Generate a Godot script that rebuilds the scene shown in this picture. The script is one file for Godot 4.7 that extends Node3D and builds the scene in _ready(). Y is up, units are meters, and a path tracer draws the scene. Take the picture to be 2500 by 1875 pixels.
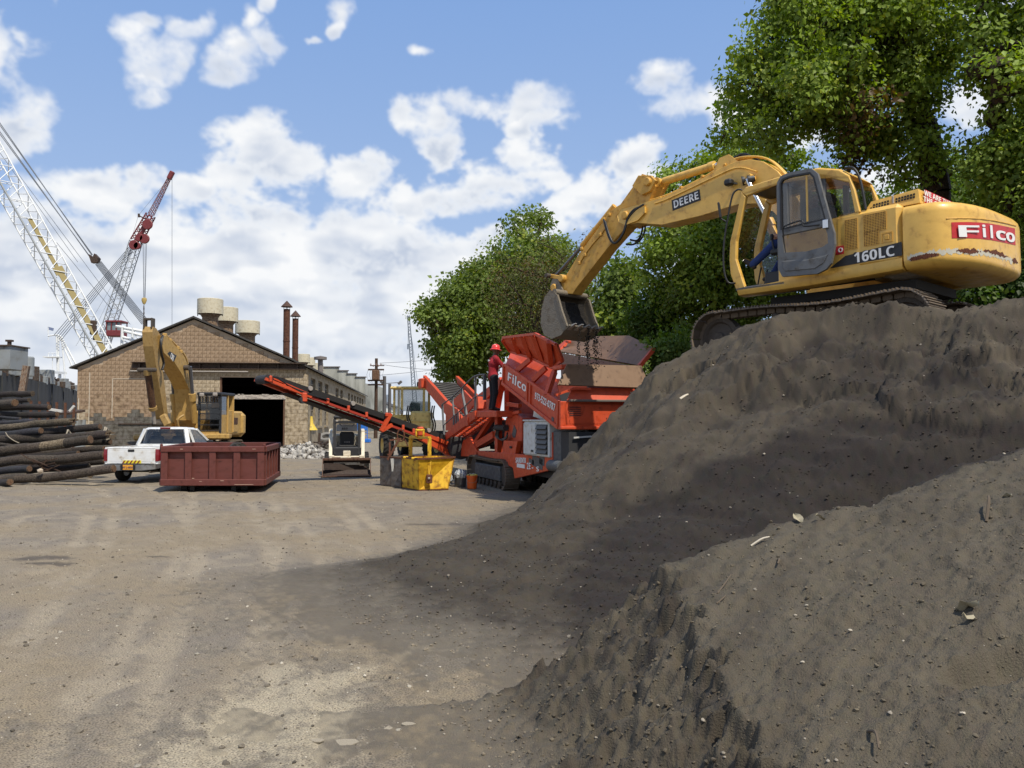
extends Node3D
# A yard with a screening plant fed by an excavator standing on a heap of soil.
# Metres,y up; the camera stands at x = 0,z = 0 and looks along -z.

const FOCAL := 2094.0        # focal length and picture size in the units in which places were measured
const EYE := 1.9
var rng := RandomNumberGenerator.new()
var mats := {}
var used := {}
var unit_box := BoxMesh.new()
var unit_rod := CylinderMesh.new()
var thin_rod := CylinderMesh.new()
var font := SystemFont.new()
var noise := FastNoiseLite.new()
var noise_b := FastNoiseLite.new()
var chunks := FastNoiseLite.new()      # a height for each broken lump

# ---------------------------------------------------------------- places
func sight(u: float,v: float) -> Vector3:
	var th := atan(87.5/FOCAL)
	var dx := (u - 1250.0)/FOCAL
	var dy := -(v - 937.5)/FOCAL
	return Vector3(dx,dy*cos(th) + sin(th),dy*sin(th) - cos(th))

func at(u: float,v: float,d: float) -> Vector3:      # the point seen there,d metres ahead
	var r := sight(u,v)
	return Vector3(0,EYE,0) + r*(d/-r.z)

func ground_at(u: float,v: float,y := 0.0) -> Vector3:
	var r := sight(u,v)
	return Vector3(0,EYE,0) + r*((y - EYE)/r.y)

func seen(p: Vector3) -> Vector2:
	var th := atan(87.5/FOCAL)
	var q := p - Vector3(0,EYE,0)
	var fw := q.y*sin(th) - q.z*cos(th)
	return Vector2(1250 + FOCAL*q.x/fw,937.5 - FOCAL*(q.y*cos(th) + q.z*sin(th))/fw)

# ---------------------------------------------------------------- meshes
class MB:
	var v := PackedVector3Array()
	var c := PackedColorArray()
	var col := Color.WHITE
	var tf := Transform3D.IDENTITY
	func tri(a: Vector3,b: Vector3,d: Vector3) -> void:      # counter-clockwise seen from outside
		v.append(tf*a); v.append(tf*d); v.append(tf*b)
		c.append(col); c.append(col); c.append(col)
	func tric(a: Vector3,b: Vector3,d: Vector3,ca: Color,cb: Color,cd: Color) -> void:
		v.append(tf*a); v.append(tf*d); v.append(tf*b)
		c.append(ca); c.append(cd); c.append(cb)
	func quad(a: Vector3,b: Vector3,d: Vector3,e: Vector3) -> void:
		tri(a,b,d); tri(a,d,e)
	func face(p: Array,inside: Vector3) -> void:              # a convex face turned away from a point inside
		var m := Vector3.ZERO
		for q in p: m += q
		m /= p.size()
		var n: Vector3 = (p[1] - p[0]).cross(p[2] - p[0])
		var flip: bool = n.dot(m - inside) < 0.0
		for k in range(1,p.size() - 1):
			if flip: tri(p[0],p[k + 1],p[k])
			else: tri(p[0],p[k],p[k + 1])
	func hexa(p: Array) -> void:                               # 4 points of one end,4 of the other in the same order
		var m := Vector3.ZERO
		for q in p: m += q
		m /= 8.0
		face([p[0],p[1],p[2],p[3]],m); face([p[4],p[5],p[6],p[7]],m)
		for k in 4:
			var j := (k + 1) % 4
			face([p[k],p[j],p[4 + j],p[4 + k]],m)
	func box(o: Vector3,s: Vector3,bev := 0.0,b := Basis.IDENTITY) -> void:
		var keep := tf
		tf = tf*Transform3D(b,o)
		var h := s*0.5
		if bev <= 0.0:
			hexa([Vector3(-h.x,-h.y,-h.z),Vector3(h.x,-h.y,-h.z),Vector3(h.x,-h.y,h.z),Vector3(-h.x,-h.y,h.z),Vector3(-h.x,h.y,-h.z),Vector3(h.x,h.y,-h.z),Vector3(h.x,h.y,h.z),Vector3(-h.x,h.y,h.z)])
			tf = keep
			return
		bev = minf(bev,minf(h.x,minf(h.y,h.z))*0.9)
		var z := Vector3.ZERO
		for ax in 3:
			var a1 := (ax + 1) % 3
			var a2 := (ax + 2) % 3
			for sg in [-1.0,1.0]:
				var f := []
				for q in [[-1,-1],[1,-1],[1,1],[-1,1]]:
					var p := Vector3.ZERO
					p[ax] = sg*h[ax]; p[a1] = q[0]*(h[a1] - bev); p[a2] = q[1]*(h[a2] - bev)
					f.append(p)
				face(f,z)
			for s1 in [-1.0,1.0]:
				for s2 in [-1.0,1.0]:
					var f2 := []
					for e in [-1.0,1.0]:
						for w in ([0,1] if e < 0 else [1,0]):
							var p2 := Vector3.ZERO
							p2[ax] = e*(h[ax] - bev)
							p2[a1] = s1*(h[a1] - (bev if w == 1 else 0.0)); p2[a2] = s2*(h[a2] - (bev if w == 0 else 0.0))
							f2.append(p2)
					face(f2,z)
		for sx in [-1.0,1.0]:
			for sy in [-1.0,1.0]:
				for sz in [-1.0,1.0]:
					face([Vector3(sx*h.x,sy*(h.y - bev),sz*(h.z - bev)),Vector3(sx*(h.x - bev),sy*h.y,sz*(h.z - bev)),Vector3(sx*(h.x - bev),sy*(h.y - bev),sz*h.z)],z)
		tf = keep
	func beam(a: Vector3,b: Vector3,w: float,h: float,bev := 0.0,up := Vector3.UP) -> void:   # a box from a to b
		var z := (b - a).normalized()
		if absf(z.dot(up)) > 0.98: up = Vector3(0.3,0.1,1).normalized()
		var x := up.cross(z).normalized()
		box((a + b)*0.5,Vector3(w,h,a.distance_to(b)),bev,Basis(x,z.cross(x),z))
	func prism(poly: Array,z0: float,z1: float,bev := 0.0) -> void:        # polygon in x and y,pulled along z
		var pg := PackedVector2Array(poly)
		var area := 0.0
		for k in pg.size(): area += pg[k].cross(pg[(k + 1) % pg.size()])
		if area < 0.0: pg.reverse()
		var n := pg.size()
		var inn := PackedVector2Array()
		for k in n:
			var e1 := (pg[k] - pg[(k + n - 1) % n]).normalized()
			var e2 := (pg[(k + 1) % n] - pg[k]).normalized()
			var n1 := Vector2(-e1.y,e1.x)
			var n2 := Vector2(-e2.y,e2.x)
			var m := (n1 + n2)
			m = m/maxf(m.length_squared()*0.5,0.35)
			inn.append(pg[k] + m*bev)
		var t := Geometry2D.triangulate_polygon(inn if bev > 0.0 else pg)
		var q := inn if bev > 0.0 else pg
		for k in range(0,t.size(),3):
			var a := q[t[k]]
			var b := q[t[k + 1]]
			var d := q[t[k + 2]]
			if (b - a).cross(d - a) < 0.0:
				var w := b
				b = d; d = w
			tri(Vector3(a.x,a.y,z1),Vector3(b.x,b.y,z1),Vector3(d.x,d.y,z1))
			tri(Vector3(a.x,a.y,z0),Vector3(d.x,d.y,z0),Vector3(b.x,b.y,z0))
		for k in n:
			var j := (k + 1) % n
			quad(Vector3(pg[k].x,pg[k].y,z0 + bev),Vector3(pg[j].x,pg[j].y,z0 + bev),Vector3(pg[j].x,pg[j].y,z1 - bev),Vector3(pg[k].x,pg[k].y,z1 - bev))
			if bev > 0.0:
				quad(Vector3(pg[k].x,pg[k].y,z1 - bev),Vector3(pg[j].x,pg[j].y,z1 - bev),Vector3(inn[j].x,inn[j].y,z1),Vector3(inn[k].x,inn[k].y,z1))
				quad(Vector3(pg[j].x,pg[j].y,z0 + bev),Vector3(pg[k].x,pg[k].y,z0 + bev),Vector3(inn[k].x,inn[k].y,z0),Vector3(inn[j].x,inn[j].y,z0))
	func loft(rings: Array,caps := true) -> void:             # rings of equally many points
		var n: int = rings[0].size()
		var mid := []
		for r in rings:
			var m := Vector3.ZERO
			for p in r: m += p
			mid.append(m/n)
		for k in rings.size() - 1:
			var inside: Vector3 = (mid[k] + mid[k + 1])*0.5
			for j in n:
				var i2 := (j + 1) % n
				var a: Vector3 = rings[k][j]
				var b: Vector3 = rings[k][i2]
				var d: Vector3 = rings[k + 1][i2]
				var e: Vector3 = rings[k + 1][j]
				var nn := (d - a).cross(e - b)
				if nn.dot((a + b + d + e)*0.25 - inside) >= 0.0: quad(a,b,d,e)
				else: quad(a,e,d,b)
		if caps:
			for k in [0,rings.size() - 1]:
				var other: Vector3 = mid[1] if k == 0 else mid[k - 1]
				for j in n:
					face([mid[k],rings[k][j],rings[k][(j + 1) % n]],other)
	func tube(path: Array,r,sides := 8,caps := true) -> void:         # r: a number or one per point
		var rings := []
		var up := Vector3.UP
		for k in path.size():
			var t: Vector3 = (path[mini(k + 1,path.size() - 1)] - path[maxi(k - 1,0)]).normalized()
			if absf(t.dot(up)) > 0.95: up = Vector3(1,0,0.2).normalized()
			var x := up.cross(t).normalized()
			var y := t.cross(x)
			up = y
			var rad: float = r if (r is float or r is int) else r[k]
			var ring := []
			for s in sides:
				var an := TAU*s/sides
				ring.append(path[k] + (x*cos(an) + y*sin(an))*rad)
			rings.append(ring)
		loft(rings,caps)
	func lathe(prof: Array,sides := 20,o := Vector3.ZERO,b := Basis.IDENTITY) -> void:   # (radius,height) pairs round y
		var keep := tf
		tf = tf*Transform3D(b,o)
		for k in prof.size() - 1:
			for s in sides:
				var a0 := TAU*s/sides
				var a1 := TAU*(s + 1)/sides
				var p: Vector2 = prof[k]
				var q: Vector2 = prof[k + 1]
				var A := Vector3(cos(a0)*p.x,p.y,sin(a0)*p.x)
				var B := Vector3(cos(a1)*p.x,p.y,sin(a1)*p.x)
				var C := Vector3(cos(a1)*q.x,q.y,sin(a1)*q.x)
				var D := Vector3(cos(a0)*q.x,q.y,sin(a0)*q.x)
				if p.x < 1e-5: tri(A,D,C)
				elif q.x < 1e-5: tri(A,D,B)
				else:
					tri(A,D,C); tri(A,C,B)
		tf = keep
	func mesh(crease := -1.0) -> ArrayMesh:
		var n := PackedVector3Array()
		n.resize(v.size())
		for k in range(0,v.size(),3):
			var w := (v[k + 2] - v[k]).cross(v[k + 1] - v[k])
			n[k] = w; n[k + 1] = w; n[k + 2] = w
		if crease > 0.0:
			var lim := cos(deg_to_rad(crease))
			var seat := {}
			for k in v.size():
				var key := Vector3i((v[k]*2000.0).round())
				if not seat.has(key): seat[key] = PackedInt32Array()
				seat[key].append(k)
			var out := PackedVector3Array()
			out.resize(v.size())
			for key in seat:
				var ids: PackedInt32Array = seat[key]
				for a in ids:
					var s := Vector3.ZERO
					var na := n[a].normalized()
					for b in ids:
						if na.dot(n[b].normalized()) >= lim: s += n[b]
					out[a] = s
			n = out
		for k in n.size(): n[k] = n[k].normalized() if n[k].length_squared() > 0.0 else Vector3.UP
		var ar := []
		ar.resize(Mesh.ARRAY_MAX)
		ar[Mesh.ARRAY_VERTEX] = v
		ar[Mesh.ARRAY_NORMAL] = n
		ar[Mesh.ARRAY_COLOR] = c
		var m := ArrayMesh.new()
		m.add_surface_from_arrays(Mesh.PRIMITIVE_TRIANGLES,ar)
		return m

# ---------------------------------------------------------------- objects
func numbered(n: String) -> String:
	var k: int = used.get(n,-1) + 1
	used[n] = k
	return n if k == 0 else "%s_%03d" % [n,k]

func thing(called: String,label: String,category: String,group := "",pos := Vector3.ZERO,b := Basis.IDENTITY) -> Node3D:
	var o := Node3D.new()
	o.name = numbered(called)
	add_child(o)
	o.transform = Transform3D(b,pos)
	tag(o,label,category,group)
	return o

func tag(o: Node,label: String,category: String,group := "") -> void:
	o.set_meta("label",label)
	o.set_meta("category",category)
	if group: o.set_meta("group",group)

func part(parent: Node,called: String,mesh: Mesh,m: Material,t := Transform3D.IDENTITY) -> MeshInstance3D:
	var o := MeshInstance3D.new()
	o.mesh = mesh
	o.material_override = m
	o.transform = t
	if parent == self:
		o.name = numbered(called)
	else:
		var k := 0
		var want := called
		while parent.has_node(NodePath(want)):
			k += 1
			want = "%s_%03d" % [called,k]
		o.name = want
	parent.add_child(o,true)
	return o

func struct(called: String,mesh: Mesh,m: Material,t := Transform3D.IDENTITY) -> MeshInstance3D:
	var o := part(self,called,mesh,m,t)
	o.set_meta("kind","structure")
	return o

func stuff(o: Node) -> Node:
	o.set_meta("kind","stuff")
	return o

func along(a: Vector3,b: Vector3,wx: float,wy: float,up := Vector3.UP) -> Transform3D:   # y runs from a to b
	var y := b - a
	var l := y.length()
	y = y/l
	if absf(y.dot(up)) > 0.98: up = Vector3(0.2,0.05,1).normalized()
	var x := y.cross(up).normalized()
	return Transform3D(Basis(x*wx,y*l,x.cross(y)*wy),(a + b)*0.5)

func bar(parent: Node,called: String,a: Vector3,b: Vector3,w: float,m: Material,h := -1.0,up := Vector3.UP) -> MeshInstance3D:
	return part(parent,called,unit_box,m,along(a,b,w,w if h < 0 else h,up))

func rod(parent: Node,called: String,a: Vector3,b: Vector3,r: float,m: Material) -> MeshInstance3D:
	return part(parent,called,unit_rod if r > 0.02 else thin_rod,m,along(a,b,r*2,r*2))

func words(parent: Node,called: String,text: String,height: float,m: Material,t: Transform3D,stretch := 1.0,face_name := "Droid Sans",weight := 800,depth := 0.008) -> MeshInstance3D:
	var f := SystemFont.new()
	f.font_names = PackedStringArray([face_name])
	f.font_weight = weight
	var tm := TextMesh.new()
	tm.font = f
	tm.text = text
	tm.font_size = 32
	tm.pixel_size = height/23.0       # capitals of a 32 unit face are about 23 high
	tm.depth = depth
	tm.curve_step = 1.5
	return part(parent,called,tm,m,t*Transform3D(Basis.from_scale(Vector3(stretch,1,1)),Vector3.ZERO))

func copies(parent: Node,called: String,mesh: Mesh,m: Material,ts: Array,cols := []) -> MultiMeshInstance3D:
	var mm := MultiMesh.new()
	mm.transform_format = MultiMesh.TRANSFORM_3D
	mm.use_colors = cols.size() > 0
	mm.mesh = mesh
	mm.instance_count = ts.size()
	for k in ts.size():
		mm.set_instance_transform(k,ts[k])
		if cols.size(): mm.set_instance_color(k,cols[k])
	var o := MultiMeshInstance3D.new()
	o.multimesh = mm
	o.material_override = m
	o.name = numbered(called) if parent == self else called
	parent.add_child(o,true)
	return o

# ---------------------------------------------------------------- materials
func lin(r: float,g: float,b: float,a := 1.0) -> Color:        # real-world base colour to what albedo_color takes
	var c := Color(r,g,b).linear_to_srgb()
	c.a = a
	return c

func noise_tex(key: String,size: int,freq: float,oct: int,ramp: Array,type := FastNoiseLite.TYPE_SIMPLEX_SMOOTH,warp := 0.0,sd := 1) -> NoiseTexture2D:
	if mats.has(key): return mats[key]
	var n := FastNoiseLite.new()
	n.seed = sd
	n.noise_type = type
	n.frequency = freq
	n.fractal_octaves = oct
	n.fractal_gain = 0.55
	if warp > 0.0:
		n.domain_warp_enabled = true
		n.domain_warp_amplitude = warp
		n.domain_warp_frequency = freq
	var g := Gradient.new()
	var offs := PackedFloat32Array()
	var cols := PackedColorArray()
	for r in ramp:
		offs.append(r[0])
		cols.append(r[1])
	g.offsets = offs
	g.colors = cols
	var t := NoiseTexture2D.new()
	t.width = size
	t.height = size
	t.seamless = true
	t.noise = n
	t.color_ramp = g
	mats[key] = t
	return t

func grey(x: float) -> Color: return Color(x,x,x)

func surf(key: String,col: Color,rough := 0.8,tex: Texture2D = null,scale := 1.0,bump: Texture2D = null,bump_cm := 1.0,metal := 0.0,world := false,vcol := false) -> StandardMaterial3D:
	if mats.has(key): return mats[key]
	var m := StandardMaterial3D.new()
	m.resource_name = key
	m.albedo_color = col
	m.roughness = rough
	m.metallic = metal
	m.vertex_color_use_as_albedo = vcol
	if col.a < 1.0: m.transparency = BaseMaterial3D.TRANSPARENCY_ALPHA
	if tex: m.albedo_texture = tex
	if bump:
		m.heightmap_enabled = true
		m.heightmap_texture = bump
		m.heightmap_scale = bump_cm
	if tex or bump:
		m.uv1_triplanar = true
		m.uv1_world_triplanar = world
		m.uv1_scale = Vector3.ONE*scale
	mats[key] = m
	return m

func painted(key: String,col: Color,rough := 0.38,scale := 0.6,coat := 0.0) -> StandardMaterial3D:   # worn machine paint with dust and scuffs
	if mats.has(key): return mats[key]
	var m := surf(key,col,rough,tx_grime(),scale)
	m.roughness_texture = tx_rough()
	m.roughness = minf(1.0,rough*1.7)
	if coat > 0.0:
		m.clearcoat_enabled = true
		m.clearcoat = coat
		m.clearcoat_roughness = 0.15
	return m

func tx_grime() -> Texture2D:
	return noise_tex("tx_grime",512,0.012,6,[[0.0,Color(0.62,0.56,0.5)],[0.14,Color(0.84,0.80,0.75)],[0.34,Color(0.96,0.95,0.93)],[0.7,Color(1,1,1)],[1.0,Color(0.97,0.965,0.95)]],FastNoiseLite.TYPE_SIMPLEX_SMOOTH,18.0,5)
func tx_rough() -> Texture2D:
	return noise_tex("tx_rough",256,0.03,5,[[0.0,grey(1.0)],[1.0,grey(0.5)]],FastNoiseLite.TYPE_SIMPLEX_SMOOTH,0.0,8)
func tx_rust() -> Texture2D:
	return noise_tex("tx_rust",512,0.018,6,[[0.0,Color(0.35,0.25,0.2)],[0.35,Color(0.75,0.58,0.48)],[0.55,Color(1,0.9,0.8)],[0.8,Color(0.72,0.66,0.62)],[1.0,Color(0.95,0.95,0.95)]],FastNoiseLite.TYPE_SIMPLEX_SMOOTH,22.0,3)
func tx_speck() -> Texture2D:
	return noise_tex("tx_speck",512,0.09,5,[[0.0,grey(0.45)],[0.35,grey(0.78)],[0.6,grey(0.98)],[1.0,grey(1.0)]],FastNoiseLite.TYPE_SIMPLEX,0.0,11)
func tx_bump() -> Texture2D:
	return noise_tex("tx_bump",512,0.035,7,[[0.0,grey(0.0)],[1.0,grey(1.0)]],FastNoiseLite.TYPE_SIMPLEX,6.0,21)
func tx_cell() -> Texture2D:
	return noise_tex("tx_cell",512,0.05,4,[[0.0,grey(0.0)],[1.0,grey(1.0)]],FastNoiseLite.TYPE_CELLULAR,0.0,31)

# ---------------------------------------------------------------- light and air
func _ready() -> void:
	rng.seed = 20240611
	var cam := Camera3D.new()
	cam.name = "camera"
	cam.position = Vector3(0,EYE,0)
	cam.rotation = Vector3(atan(87.5/FOCAL),0,0)
	cam.fov = rad_to_deg(2.0*atan(937.5/FOCAL))
	cam.near = 0.1
	cam.far = 9000.0
	add_child(cam)
	var we := WorldEnvironment.new()
	we.name = "world_environment"
	var env := Environment.new()
	env.background_mode = Environment.BG_SKY
	env.tonemap_mode = Environment.TONE_MAPPER_LINEAR
	env.tonemap_exposure = 1.0
	env.sdfgi_enabled = true
	env.ssao_enabled = true
	env.ssil_enabled = true
	var sky := Sky.new()
	var pan := PanoramaSkyMaterial.new()
	pan.panorama = ImageTexture.create_from_image(sky_image())
	sky.sky_material = pan
	env.sky = sky
	we.environment = env
	add_child(we)
	var sun := DirectionalLight3D.new()
	sun.name = "sun"
	sun.light_energy = 1.6
	sun.light_color = Color(1.0,0.965,0.9)
	sun.light_angular_distance = 0.53
	sun.shadow_enabled = true
	sun.look_at_from_position(Vector3(0.30,0.84,0.44),Vector3.ZERO,Vector3.UP)
	add_child(sun)
	unit_rod.top_radius = 0.5
	unit_rod.bottom_radius = 0.5
	unit_rod.height = 1.0
	unit_rod.radial_segments = 14
	unit_rod.rings = 1
	thin_rod = unit_rod.duplicate()
	thin_rod.radial_segments = 6
	font.font_names = PackedStringArray(["Droid Sans"])
	noise.seed = 4
	noise.frequency = 1.0
	noise.fractal_octaves = 5
	noise.fractal_gain = 0.5
	noise_b.seed = 9
	chunks.seed = 12
	chunks.noise_type = FastNoiseLite.TYPE_CELLULAR
	chunks.cellular_return_type = FastNoiseLite.RETURN_CELL_VALUE
	chunks.cellular_distance_function = FastNoiseLite.DISTANCE_EUCLIDEAN
	chunks.frequency = 1.0
	chunks.fractal_type = FastNoiseLite.FRACTAL_NONE
	chunks.domain_warp_enabled = true
	chunks.domain_warp_amplitude = 0.45
	chunks.domain_warp_frequency = 1.6
	noise_b.frequency = 1.0
	noise_b.fractal_octaves = 2
	build_all()

const CLOUDS := [  # centre and half size of each heap of cloud,as lines of u,v,ru,rv
	[350,60,38,24,330,85,45,36,445,62,52,30,375,150,70,62,350,215,48,50,420,120,50,50],
	[565,135,64,54,560,170,50,42,648,120,42,46,622,60,26,34,662,22,22,26],
	[835,12,46,40,818,50,24,26],[1000,120,32,22],[752,84,24,10],
	[-10,190,66,66,60,260,84,76,20,330,120,70,10,125,36,32],
	[640,355,110,66,700,390,90,76,590,430,90,60,860,440,76,66,470,470,90,46,250,470,120,60,340,450,70,50],
	[1000,285,56,42,1060,300,56,62,1075,360,62,56,1180,262,100,34,1300,262,96,58,1320,300,80,40],
	[1290,385,70,48,1220,440,100,46,1120,480,130,46,1320,420,56,36,1010,500,90,46],
	[1460,470,110,66,1550,395,80,60,1600,470,110,70,1390,500,60,44,1340,560,90,40],
	[1625,190,56,34,1690,245,96,56,1790,262,110,60],[1130,610,90,40,1180,590,60,34],
	[1700,620,90,60,2000,300,120,60,2150,480,120,70],[2380,250,90,60,2280,520,80,60],
]

func sky_image() -> Image:
	var n := FastNoiseLite.new()
	n.seed = 17
	n.frequency = 1.0
	n.fractal_octaves = 6
	n.fractal_gain = 0.52
	var m := FastNoiseLite.new()
	m.seed = 23
	m.frequency = 1.0
	m.fractal_octaves = 3
	var low := Image.create(1024,512,false,Image.FORMAT_RGBF)
	for j in 262:
		var el := PI*0.5 - PI*(j + 0.5)/512.0
		for i in 1024:
			var az := wrapf(TAU*(i + 0.5)/1024.0,-PI,PI)
			low.set_pixel(i,j,sky_color(az,el,n,m,false))
	var flat := low.get_pixel(512,256)
	for j in range(262,512):
		for i in 1024: low.set_pixel(i,j,flat)
	low.resize(4096,2048,Image.INTERPOLATE_CUBIC)
	for j in range(650,1030):
		var el := PI*0.5 - PI*(j + 0.5)/2048.0
		for i in range(-420,420):
			var az := TAU*(i + 0.5)/4096.0
			low.set_pixel(posmod(i,4096),j,sky_color(az,el,n,m,true))
	return low

func sky_color(az: float,el: float,n: FastNoiseLite,m: FastNoiseLite,fine: bool) -> Color:
	var y := sin(maxf(el,0.0))
	var dir := Vector3(sin(az)*cos(el),sin(el),-cos(az)*cos(el))
	# clear air
	var t := pow(1.0 - y,2.6)
	var r := lerpf(0.145,0.56,t)
	var g := lerpf(0.31,0.70,t)
	var b := lerpf(0.68,0.90,t)
	# clouds: the heaps seen ahead,and heaps of the same kind everywhere else
	var w := Vector2(az,el)*10.0
	var wx := n.get_noise_2d(w.x*0.9,w.y*1.1 + 31.0)
	var wy := n.get_noise_2d(w.x*0.9 + 77.0,w.y*1.1)
	var det := n.get_noise_2d(w.x*1.3 + wx*0.5,w.y*1.7 + wy*0.5)
	var dens := -1.0
	var base := 0.0
	var ahead := smoothstep(0.80,0.84,-dir.z)
	if ahead > 0.0:
		var p := seen(Vector3(0,EYE,0) + dir*1000.0)
		p += Vector2(wx*54.0,wy*44.0)
		for cl in CLOUDS:
			for k in range(0,cl.size(),4):
				var dx: float = (p.x - cl[k])/cl[k + 2]
				var dy: float = (p.y - cl[k + 1])/cl[k + 3]
				var q := dx*dx + dy*dy
				if q < 2.2:
					var s := 0.78 - q*0.66
					if s > dens:
						dens = s
						base = clampf(dy,-1.0,1.0)
		var edge := 470.0 + 60.0*m.get_noise_2d(p.x*0.004,3.0) + maxf(0.0,p.x - 930.0)*0.62
		var bank := clampf((p.y - edge)/110.0,-1.0,0.86 - 0.3*smoothstep(900.0,1250.0,p.x))
		if bank > dens:
			dens = bank
			base = 0.1 + 0.9*m.get_noise_2d(w.x*0.8,w.y*2.6)
	if ahead < 1.0:
		var cover := m.get_noise_2d(w.x*0.42 + 9.0,w.y*0.7 + 5.0)
		var d2 := cover*1.6 + 0.12 - el*0.35 + smoothstep(0.34,0.12,el)*0.55
		dens = lerpf(d2,dens,ahead)
		base = lerpf(m.get_noise_2d(w.x*0.8,w.y*2.6),base,ahead)
	var puff := absf(n.get_noise_2d(w.x*3.1 + 40.0,w.y*3.9))
	dens += det*0.62 + (0.2 - puff)*0.42
	var high := 0.0
	if ahead > 0.0: high = ahead*smoothstep(360.0,180.0,seen(Vector3(0,EYE,0) + dir*1000.0).y)
	var a := smoothstep(-0.1 - 0.15*high,0.62 + 0.35*high,dens)
	a = pow(a,0.9)*0.985
	var thick := smoothstep(0.25,1.1,dens)
	var soft := m.get_noise_2d(w.x*0.75 + 3.0,w.y*1.9 + 8.0)
	var sh := clampf(0.40 + base*0.4 + soft*1.25 - det*0.25 + puff*0.25,0.0,1.0)*thick
	var lit := Color(0.90,0.925,0.955).lerp(Color(1.0,1.0,1.0),thick*0.7*(1.0 - sh)).lerp(Color(0.545,0.615,0.745),minf(1.0,sh*1.05))
	var hz := smoothstep(0.2,0.0,el)*0.4
	lit = lit.lerp(Color(0.66,0.735,0.85),hz)
	return Color(lerpf(r,lit.r,a),lerpf(g,lit.g,a),lerpf(b,lit.b,a))

# ---------------------------------------------------------------- ground and soil heap
const CREST := [Vector3(5.0,2.5,-24),Vector3(3.9,2.75,-19),Vector3(3.35,2.9,-16.2),Vector3(2.99,3.10,-14.35),Vector3(3.52,3.31,-13.76),Vector3(3.95,3.45,-13.3),Vector3(4.3,3.53,-12.9),Vector3(4.9,3.57,-12.25),Vector3(5.3,3.56,-11.8),Vector3(5.55,3.42,-11.55),Vector3(5.8,3.36,-11.2),Vector3(6.4,3.44,-10.6),Vector3(9,3.62,-9.4),Vector3(18,3.7,-8.0)]

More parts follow.
